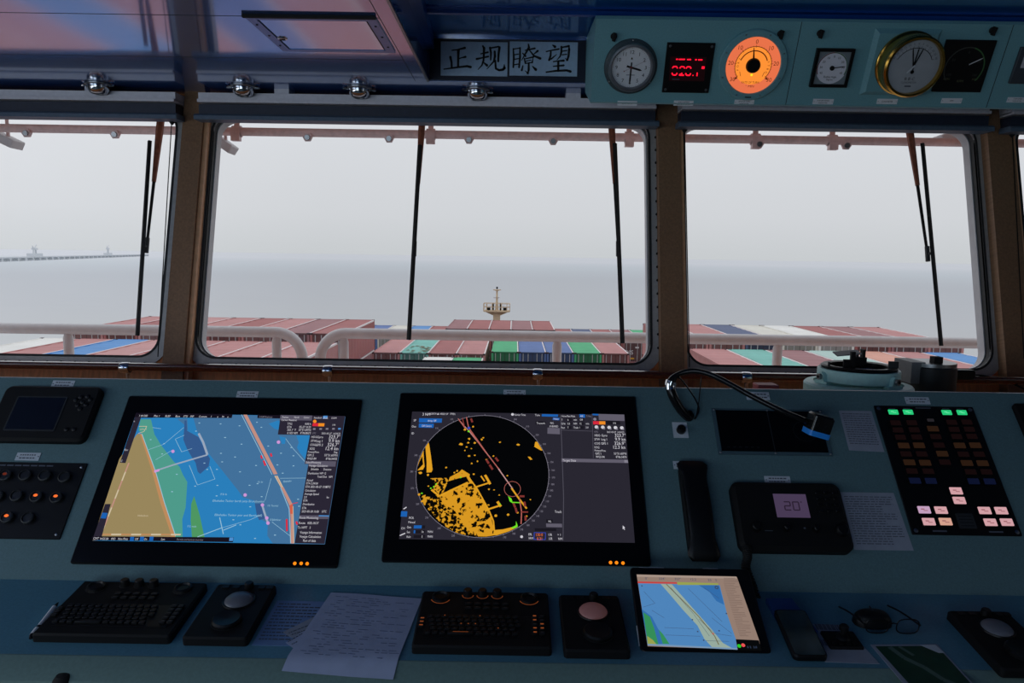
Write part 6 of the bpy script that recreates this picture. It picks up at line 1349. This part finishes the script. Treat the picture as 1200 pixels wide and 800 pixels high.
# ================================================================== OVERHEAD GAUGE CABINET
BL_ = 0.268; XL_ = (onF(F_BOX, 698, 28)[0]+onF(F_BOX, 692, 125)[0])/2
BTOP = onF(F_BOX, 850, 24)[1]
ob = thing('gauge_cabinet', 'teal overhead cabinet holding the gauges and clock above the windows', 'cabinet', F_BOX.copy())
mb = MB(); tv = F_BOX.inverted()
pts = [F_BOX @ Vector((0, 0, 0)), F_BOX @ Vector((0, BTOP, 0))]
sec = [(pts[0].y, pts[0].z), (pts[1].y, pts[1].z), (pts[1].y+0.006, min(ZR-0.001, pts[1].z+0.012)), (YD-0.01, ZR-0.001), (YD-0.01, pts[0].z+0.085), (pts[0].y+0.012, pts[0].z-0.001)]
V = [tv @ Vector((x, y, z)) for x in (XL_, 3.3) for y, z in sec]; n = len(sec)
mb.add(V, [(i, n+i, n+(i+1) % n, (i+1) % n) for i in range(n)]+[tuple(range(n)), tuple(range(n, 2*n))[::-1]], 0)
mb.box(XL_, 3.3, -0.003, 0.001, -0.01, 0.003, 1)  # pale lip strip, a painted highlight of window light
for q in ((940, 25, 920, 125), (1190, 20, 1158, 122)):
    u = (onF(F_BOX, q[0], q[1])[0]+onF(F_BOX, q[2], q[3])[0])/2; mb.box(u-0.001, u+0.001, 0, BTOP, 0, 0.0006, 2)
mb.build('housing', [M_TEALB, mat('cabinet_lip_highlight', (150, 178, 178), 0.3, noise=0.05), M_GASK], ob)
for px, py in ((719.5, 43), (915.5, 40), (962, 39.5), (1164.5, 36)):
    u, v = onF(F_BOX, px, py, 0.01); mb = MB(); mb.lathe([(0.011, 0), (0.011, 0.006), (0.008, 0.008), (0, 0.008)], (u, v, 0), 0, 18); mb.prism([(u-0.006, v-0.013), (u+0.004, v-0.016), (u+0.008, v+0.011), (u-0.003, v+0.014)], 0.006, 0.020, 0, 0.002); mb.build('dimmer_knob', M_RUB, ob)
def oplate(px, py, w, h, tx_):
    u, v = onF(F_BOX, px, py); a = onF(F_BOX, px-w/2, py)[0]; b = onF(F_BOX, px+w/2, py)[0]; hv = onF(F_BOX, px, py-h/2)[1]-onF(F_BOX, px, py+h/2)[1]
    mb = MB(); W_, H_ = b-a, hv; mb.box(-W_/2, W_/2, -H_/2, H_/2, 0, 0.0012); L = tx_.split('|'); s = H_*(0.36 if len(L) > 1 else 0.42)
    for i, l in enumerate(L): mb.text(l, 0, 0 if len(L) == 1 else H_*(.22-.44*i), s, 0.0016, 1, 'c', 0, .85)
    for x in (-W_*.44, W_*.44): mb.lathe([(0.0012, 0), (0, 0.0006)], (x, 0, 0.0012), 1, 8)
    mb.build('nameplate', [mat('white_nameplate', (236, 240, 244), 0.4, noise=0.03), M_INK], ob, Matrix.Translation((u, v, 0)))
for q in ((735, 121, 23, 5.6, 'SLAVE CLOCK'), (801, 120.8, 23, 6, 'GYRO COMPASS|DIGITAL REPEATER'), (872, 120, 23, 6.4, 'RATE OF TURN|INDICATOR'), (964.5, 119, 24, 6.4, 'RUDDER ANGLE|INDICATOR'), (1039.5, 118.8, 24, 6.2, 'CLINOMETER'), (1115, 118, 24, 6, 'RPM'), (1192, 117, 24, 6.2, 'TURN SPEED|INDICATOR')): oplate(*q)

def ounit(name, label, cat, px, py):
    u, v = onF(F_BOX, px, py); return thing(name, label, cat, shift(F_BOX, u, v)), u, v
def ou(px): return px*2.72/CF   # local size of a pixel length on the cabinet face
# clock
t, u, v = ounit('wall_clock', 'round white analogue clock in a grey ring at the left end of the cabinet', 'clock', 739, 78)
R = ou(26.5)*1.0
mb = MB(); mb.lathe([(R*1.14, 0), (R*1.12, 0.006), (R*1.0, 0.012)], (0, 0, 0), 0, 48); mb.build('back_flange', mat('dark_teal_flange', (58, 74, 80), 0.5, noise=0.06), t)
for a_ in (90, 215, 325): mb = MB(); mb.lathe([(0.003, 0), (0, 0.002)], (R*1.07*cos(radians(a_)), R*1.07*sin(radians(a_)), 0.009), 0, 8); mb.build('screw', M_STEEL, t)
mb = MB(); mb.lathe([(R, 0.008), (R, 0.022), (R*.96, 0.028), (R*.88, 0.029), (R*.84, 0.024), (R*.82, 0.014)], (0, 0, 0), 0, 48); mb.build('rim', mat('grey_metal_rim', (128, 132, 138), 0.35, 0.7, noise=0.05), t)
fr = R*.82; mb = MB(); mb.disc(0, 0, fr, 0.014, 0, 48)
for k in range(12):
    a_ = radians(90-30*(k+1)); mb.text(str(k+1), fr*.76*cos(a_), fr*.76*sin(a_), fr*.26, 0.0143, 1)
for k in range(60): a_ = radians(6*k); mb.line((fr*.93*cos(a_), fr*.93*sin(a_)), (fr*.97*cos(a_), fr*.97*sin(a_)), 0.0006 if k % 5 else 0.0012, 0.0143, 1)
mb.poly([(-.004, fr*.40), (.004, fr*.40), (0, fr*.52)], 0.0143, 1); mb.rect(0, -fr*.38, fr*.45, fr*.03, 0.0143, 2); mb.build('dial', [M_WHITE, M_INK, M_INKG], t)
def hand(mb, ang, l, w, tail, z, mi=0):
    a_ = radians(90-ang); d_ = Vector((cos(a_), sin(a_))); mb.line(tuple(-d_*tail), tuple(d_*l*.8), w, z, mi); nn = Vector((-d_.y, d_.x))*w/2; mb.poly([tuple(d_*l*.8-nn), tuple(d_*l), tuple(d_*l*.8+nn)], z, mi)
mb = MB(); hand(mb, 105, fr*.60, fr*.10, fr*.24, 0.0150); mb.build('hour_hand', M_INK, t)
mb = MB(); hand(mb, 181, fr*.86, fr*.075, fr*.25, 0.0155); mb.build('minute_hand', M_INK, t)
mb = MB(); mb.line((-fr*.32, -fr*.18), (fr*.75, fr*.36), 0.0007, 0.016, 0); mb.disc(-fr*.35, -fr*.19, 0.002, 0.016, 0, 10); mb.disc(0, 0, 0.004, 0.0162, 0, 12); mb.build('second_hand', mat('dull_red_hand', (120, 40, 44), 0.5, noise=0.05), t)
# red digital heading display
DQ = [(782, 50), (838, 49.5), (830, 108), (775, 108.5)]
t, w, h, cx, cy = unit('heading_display', 'black square display with red digits 323.7 right of the clock', 'display', DQ, F_BOX)
mb = MB(); mb.rbox(-w/2, w/2, -h/2, h/2, 0, 0.008, 0.002, 0, 0.002)
for x in (-w/2+.011, w/2-.011):
    for y in (-h/2+.011, h/2-.011): mb.lathe([(0.005, 0), (0.0045, 0.002), (0, 0.0025)], (x, y, 0.008), 1, 12)
mb.build('case', [M_PANELBLK, M_STEEL], t)
HD = homog(DQ, w, h); zd = lambda x, y: HD(690+x/7.5, 30+y/7.5); mb = MB(); RD = glow('led_red', (255, 20, 48), 1.6); RDD = glow('led_red_dark', (20, 6, 9), 1.0)
q = [zd(*p) for p in ((715, 270), (1030, 268), (1010, 480), (700, 482))]; mb.poly(q, 0.0083, 1)
for a_, b_ in ((763, 780), (788, 842), (860, 895), (930, 946), (957, 995)): mb.line(zd(a_, 293), zd(b_, 292), 0.0042, 0.0087, 0)
def ldig(ch, x0):
    W_ = 50
    S = {'3': 'adc2b', '2': 'ade2b', '7': 'ab2c'}[ch]
    P_ = lambda x, y: zd(x0+x+(440-y)*0.09, y)
    mb.path([P_(4, 372), P_(10, 356), P_(40, 356), P_(47, 372)], 0.0040, 0.0087, 0)
    if ch == '3': mb.path([P_(2, 412), P_(12, 430), P_(40, 430), P_(48, 412)], 0.0042, 0.0087, 0)
    if ch == '2': mb.path([P_(2, 430), P_(45, 430)], 0.0046, 0.0087, 0); mb.line(P_(30, 412), P_(4, 428), 0.0042, 0.0087, 0)
for ch, x in (('3', 722), ('2', 786), ('3', 842)): ldig(ch, x)
mb.rect(*zd(912, 430), 0.0035, 0.0035, 0.0087, 0); mb.line(zd(950, 404), zd(946, 436), 0.0038, 0.0087, 0); q = zd(1001, 360); mb.rect(q[0], q[1], 0.0098, 0.0085, 0.0087, 0)
mb.rect(*zd(760, 468), 0.026, 0.003, 0.0087, 2); mb.build('led_readout', [RD, RDD, M_INKG], t)
# rate of turn indicator
t, u, v = ounit('rate_of_turn_indicator', 'large round gauge glowing orange with a black centre, a rate of turn dial', 'gauge', 881.5, 76)
R = ou(38.5); fr = ou(30.5)
mb = MB(); mb.lathe([(R, 0), (R, 0.010), (R*.97, 0.014), (fr*1.03, 0.016), (fr, 0.012)], (0, 0, 0), 0, 56); mb.build('flange', M_TEALB, t)
for k in range(8): a_ = radians(22.5+45*k); mb = MB(); mb.lathe([(0.003, 0), (0.002, 0.002), (0, 0.002)], (R*.91*cos(a_), R*.91*sin(a_), 0.0145), 0, 8); mb.build('screw', M_STEEL, t)
OR1 = glow('dial_orange', (255, 146, 54), 1.0); OR2 = glow('dial_orange_outer', (232, 114, 74), 1.0); ORI = glow('dial_dark_ink', (92, 40, 14), 1.0)
mb = MB(); mb.disc(0, 0, fr, 0.012, 0, 56); mb.arc(0, 0, fr*.68, fr, 0, 360, 0.0122, 1, 56); mb.arc(0, 0, fr*.655, fr*.68, -40, 220, 0.0125, 2, 56); mb.arc(0, 0, fr*.50, fr*.54, 20, 160, 0.0125, 2, 40)
for k, s in ((-3, '30'), (-2, '20'), (-1, '10'), (0, '0'), (1, '10'), (2, '20'), (3, '30')):
    a_ = radians(90-k*42); mb.text(s, fr*.84*cos(a_), fr*.84*sin(a_), fr*.21, 0.0126, 2); mb.line((fr*.62*cos(a_), fr*.62*sin(a_)), (fr*.74*cos(a_), fr*.74*sin(a_)), 0.0012, 0.0126, 2)
for k in range(-30, 31, 2): a_ = radians(90-k*4.2); mb.line((fr*.68*cos(a_), fr*.68*sin(a_)), (fr*.71*cos(a_), fr*.71*sin(a_)), 0.0007, 0.0126, 2)
for s, a0, dr in (('PORT', 196, -1), ('STBD', -16, 1)):
    for i, ch in enumerate(s): a_ = radians((196-i*13) if dr < 0 else (14-i*13)); mb.text(ch, fr*.57*cos(a_), fr*.57*sin(a_), fr*.11, 0.0126, 2, 'c', a_-pi/2)
for s in (-1, 1): mb.poly([(s*fr*.58, -fr*.40), (s*fr*.50, -fr*.46), (s*fr*.64, -fr*.52)], 0.0126, 2)
mb.line((-fr*.46, -fr*.22), (-fr*.40, -fr*.38), 0.0016, 0.0126, 2); mb.line((fr*.46, -fr*.22), (fr*.40, -fr*.38), 0.0016, 0.0126, 2)
mb.text('RATE OF TURN', 0, -fr*.60, fr*.12, 0.0126, 2, 'c', 0, .8); mb.text('° /MIN', 0, -fr*.74, fr*.12, 0.0126, 2)
mb.disc(0, -fr*.33, fr*.045, 0.0127, 3, 12); mb.build('dial', [OR1, OR2, ORI, glow('dial_yellow_light', (240, 220, 40), 1.2)], t)
mb = MB(); mb.cyl((0, 0, 0.012), fr*.27, 0.010, 0, 32, fr*.25, 0.002); mb.build('hub', M_BLACK, t)
mb = MB(); mb.T = Matrix.Rotation(radians(8), 4, 'Z'); mb.poly([(-fr*.035, fr*.24), (fr*.035, fr*.24), (fr*.012, fr*.64), (-fr*.012, fr*.64)], 0.016, 0); mb.T = None; mb.build('needle', M_BLACK, t)
mb = MB(); mb.rect(0, -R*.90, 0.022, 0.004, 0.0152, 0); mb.build('maker_mark', M_INK, t)
# rudder angle
RQ = [(957, 56), (1002, 56.5), (990, 101.5), (947, 101.5)]
t, w, h, cx, cy = unit('rudder_angle_indicator', 'square black framed gauge with white rudder angle dial', 'gauge', RQ, F_BOX)
mb = MB(); n4 = [(-w/2, -h/2), (w/2, -h/2), (w/2, h/2), (-w/2, h/2)]; mb.rbox(-w/2, w/2, -h/2, h/2, 0, 0.008, 0.002); k_ = 0.84
for b_ in ((-w/2, w/2, -h/2, -h/2*k_), (-w/2, w/2, h/2*k_, h/2), (-w/2, -w/2*k_, -h/2*k_, h/2*k_), (w/2*k_, w/2, -h/2*k_, h/2*k_)): mb.box(*b_, 0.008, 0.014)
mb.build('frame', M_BLACK, t); fr = w/2*k_*.97
mb = MB(); mb.box(-w/2*k_, w/2*k_, -h/2*k_, h/2*k_, 0.008, 0.0085, 3); mb.disc(0, 0, fr, 0.0088, 0, 48); mb.arc(0, 0, fr*.93, fr*.99, 90, 205, 0.0092, 4); mb.arc(0, 0, fr*.93, fr*.99, -25, 90, 0.0092, 5)
for k, s in enumerate(('45', '30', '20', '10', '0', '10', '20', '30', '45')): a_ = radians(205-k*28.75); mb.text(s, fr*.72*cos(a_), fr*.72*sin(a_), fr*.2, 0.0092, 1)
mb.text('Rudder Angle', 0, -fr*.55, fr*.19, 0.0092, 1, 'c', 0, .8); mb.text('Degrees', 0, -fr*.72, fr*.16, 0.0092, 1, 'c', 0, .8)
mb.build('dial', [mat('white_lit_dial', (238, 238, 246), 0.5, noise=0.02), M_INK, M_INKG, mat('grey_dial_back', (128, 140, 146), 0.5, noise=0.03), mat('dial_red', (110, 50, 56), .5, noise=0.02), mat('dial_green', (70, 110, 76), .5, noise=0.02)], t)
mb = MB(); hand(mb, 82, fr*.88, fr*.06, 0, 0.0105); mb.cyl((0, 0, 0.0088), fr*.15, 0.004, 0, 20); mb.build('needle', M_INK, t)
# clinometer on raised plate
t, u, v = ounit('clinometer', 'thick brass cased clinometer with white dial on a raised plate', 'gauge', 1060, 73)
BQ = [(1026, 34), (1100, 33), (1087, 111), (1006, 112)]
a, b, c, d = quadF(F_BOX, BQ); pw_, ph_ = b-a, d-c; ox, oy = (a+b)/2-u, (c+d)/2-v
mb = MB(); P0 = [(ox-pw_/2, oy-ph_/2), (ox+pw_/2, oy-ph_/2), (ox+pw_/2, oy+ph_/2), (ox-pw_/2, oy+ph_/2)]; P1 = inset(P0, 0.014)
n = len(P0); mb.add([(x, y, 0) for x, y in P0]+[(x, y, 0.014) for x, y in P1], [(i, (i+1) % n, n+(i+1) % n, n+i) for i in range(n)]+[tuple(range(n, 2*n))], 0); mb.build('mounting_plate', M_TEALB, t)
R = ou(33.5); zo = 0.014
mb = MB(); mb.lathe([(R*1.03, zo), (R*1.03, zo+0.008), (R*.99, zo+0.012), (R*.96, zo+0.02), (R*.96, zo+0.052), (R*.98, zo+0.058), (R*.98, zo+0.064), (R*.93, zo+0.070), (R*.86, zo+0.070), (R*.85, zo+0.064), (R*.85, zo+0.050)], (0, 0, 0), 0, 56); mb.build('brass_case', M_BRASS, t)
fr = R*.86; z0 = zo+0.052; mb = MB(); mb.disc(0, 0, fr, z0, 0, 48); mb.arc(0, -fr*.05, fr*.70, fr*.725, 25, 155, z0+.0004, 1)
for k in range(-6, 7): a_ = radians(90-k*11); mb.line((fr*.72*cos(a_), fr*.72*sin(a_)-fr*.05), (fr*.79*cos(a_), fr*.79*sin(a_)-fr*.05), 0.001, z0+.0004, 1); mb.text(str(abs(k)*5), fr*.87*cos(a_), fr*.87*sin(a_)-fr*.05, fr*.11, z0+.0004, 2, 'c', a_-pi/2)
mb.text('B B C', 0, -fr*.46, fr*.15, z0+.0004, 1, 'c', 0, 1.1); mb.text('CLINOMETER', 0, -fr*.60, fr*.10, z0+.0004, 2); mb.rect(0, -fr*.74, fr*.25, fr*.05, z0+.0004, 2)
mb.build('dial', [mat('grey_white_dial', (196, 198, 202), 0.45, noise=0.04), M_INK, M_INKG], t)
mb = MB(); zz_ = z0+.002
for a_ in (-16, 3, 17): hand(mb, a_, fr*.74, fr*.05, 0, zz_); zz_ += .001
mb.disc(0, -fr*.2, fr*.07, zz_, 0, 16); mb.line((0, 0), (0, -fr*.2), fr*.04, zz_, 0); mb.build('pointers', M_INK, t)
mb = MB(); hand(mb, 220, fr*.34, fr*.06, fr*.06, zz_+.001); mb.build('white_pointer', M_WHITE, t)
mb = MB(); mb.disc(0, 0, fr, zo+0.064, 0, 48); mb.build('glass', M_CLEAR, t)
# rpm gauge
GQ = [(1107.5, 46.5), (1168, 46.5), (1147.5, 107), (1091.5, 107.5)]
t, w, h, cx, cy = unit('rpm_indicator', 'dark unlit square rpm gauge with dim green arc and pale needle', 'gauge', GQ, F_BOX)
mb = MB(); mb.rbox(-w/2, w/2, -h/2, h/2, 0, 0.010, 0.002, 0, 0.002); mb.build('case', M_PANELBLK, t); fr = w*.40
mb = MB(); mb.arc(0, -h*.02, fr*.94, fr, -40, 75, 0.0104, 0); mb.arc(0, -h*.02, fr*.94, fr, 75, 220, 0.0104, 1)
for s, a_ in (('0', 88), ('50', 150), ('50', 25), ('100', 208), ('100', -28)): a_ = radians(a_); mb.text(s, fr*.74*cos(a_), fr*.74*sin(a_)-h*.02, 0.012, 0.0104, 1)
mb.text('RPM', 0, -h*.28, 0.012, 0.0104, 2); mb.text('ASTERN', -fr*.72, -h*.24, 0.009, 0.0104, 2, 'c', 0, .7); mb.text('AHEAD', fr*.72, -h*.24, 0.009, 0.0104, 2, 'c', 0, .7)
mb.build('dial', [mat('dim_green_arc', (70, 116, 66), .5, noise=.03), mat('dim_grey_arc', (66, 68, 64), .5, noise=.03), mat('dim_olive_text', (104, 104, 70), .5, noise=.03)], t)
mb = MB(); hand(mb, 62, fr*.95, fr*.05, -fr*.22, 0.0108); mb.build('needle', M_WHITE, t)
# display at the right edge
EQ = [(1195, 55), (1260, 55), (1243, 98), (1181, 98)]
t, w, h, cx, cy = unit('speed_display', 'grey display with pale window cut off by the right edge', 'display', EQ, F_BOX)
mb = MB(); mb.rbox(-w/2, w/2, -h/2, h/2, 0, 0.010, 0.003, 0, 0.002); mb.build('case', mat('slate_grey_case', (62, 70, 78), .5, noise=.06), t)
a_ = homog(EQ, w, h)(1197.5, 67); mb = MB(); mb.box(a_[0], w/2-0.01, a_[1]-0.035, a_[1]+0.02, 0.0095, 0.0112); mb.build('window', mat('pale_window', (205, 205, 210), .4, noise=.03), t)

# ================================================================== LIGHT
w = bpy.data.worlds.new('overcast'); SC.world = w; w.use_nodes = True; nt = w.node_tree; bg = nt.nodes['Background']
tc = nt.nodes.new('ShaderNodeTexCoord'); sx_ = nt.nodes.new('ShaderNodeSeparateXYZ'); rp = nt.nodes.new('ShaderNodeValToRGB')
nt.links.new(tc.outputs['Generated'], sx_.inputs[0]); nt.links.new(sx_.outputs['Z'], rp.inputs['Fac'])
els = rp.color_ramp.elements
els[0].position = 0.0; els[0].color = (*lin((200, 204, 207)), 1); els[1].position = 0.17; els[1].color = (*lin((217, 220, 225)), 1)
x = els.new(0.05); x.color = (*lin((209, 212, 216)), 1); x = els.new(1.0); x.color = (*lin((232, 235, 242)), 1)
br = nt.nodes.new('ShaderNodeMapRange'); bm = nt.nodes.new('ShaderNodeVectorMath'); bm.operation = 'SCALE'
br.inputs['From Min'].default_value = -0.65; br.inputs['From Max'].default_value = -0.25; br.inputs['To Min'].default_value = 1.1; br.inputs['To Max'].default_value = 1.0
nt.links.new(sx_.outputs['X'], br.inputs['Value']); nt.links.new(rp.outputs['Color'], bm.inputs[0]); nt.links.new(br.outputs[0], bm.inputs['Scale']); nt.links.new(bm.outputs['Vector'], bg.inputs['Color']); bg.inputs['Strength'].default_value = 1.0
def area(name, loc_, rot, sx, sy, e, c):
    l = bpy.data.lights.new(name, 'AREA'); l.shape = 'RECTANGLE'; l.size = sx; l.size_y = sy; l.energy = e; l.color = lin(c)
    o = bpy.data.objects.new(name, l); COL.objects.link(o); o.location = loc_; o.rotation_euler = rot; return o
area('overhead_fill', (-0.6, -0.2, 2.28), (0, 0, 0), 2.4, 1.2, 2.0, (200, 225, 240))  # added unseen fill overhead, tunes the room brightness
def aim(o, t): o.rotation_euler = (Vector(t)-o.location).to_track_quat('-Z', 'Y').to_euler(); return o
aim(area('aft_fill', (-1.6, -2.6, 1.35), (0, 0, 0), 2.6, 1.0, 35.0, (205, 224, 240)), (0.2, 2.2, 1.4))  # added fill in front of the back wall, which has no windows
aim(area('port_fill', (-3.3, 0.3, 1.5), (0, 0, 0), 2.0, 1.0, 12.0, (215, 230, 245)), (-0.5, 1.6, 1.1))  # added fill by the port side wall, brightens the left of the console
SC.view_settings.view_transform = 'Standard'; SC.view_settings.look = 'None'; SC.view_settings.exposure = 0; SC.view_settings.gamma = 1
SC.cycles.max_bounces = 8; SC.cycles.diffuse_bounces = 4; SC.cycles.transparent_max_bounces = 12; SC.cycles.use_denoising = True
SC.cycles.caustics_reflective = False; SC.cycles.caustics_refractive = False; SC.cycles.sample_clamp_indirect = 4.0
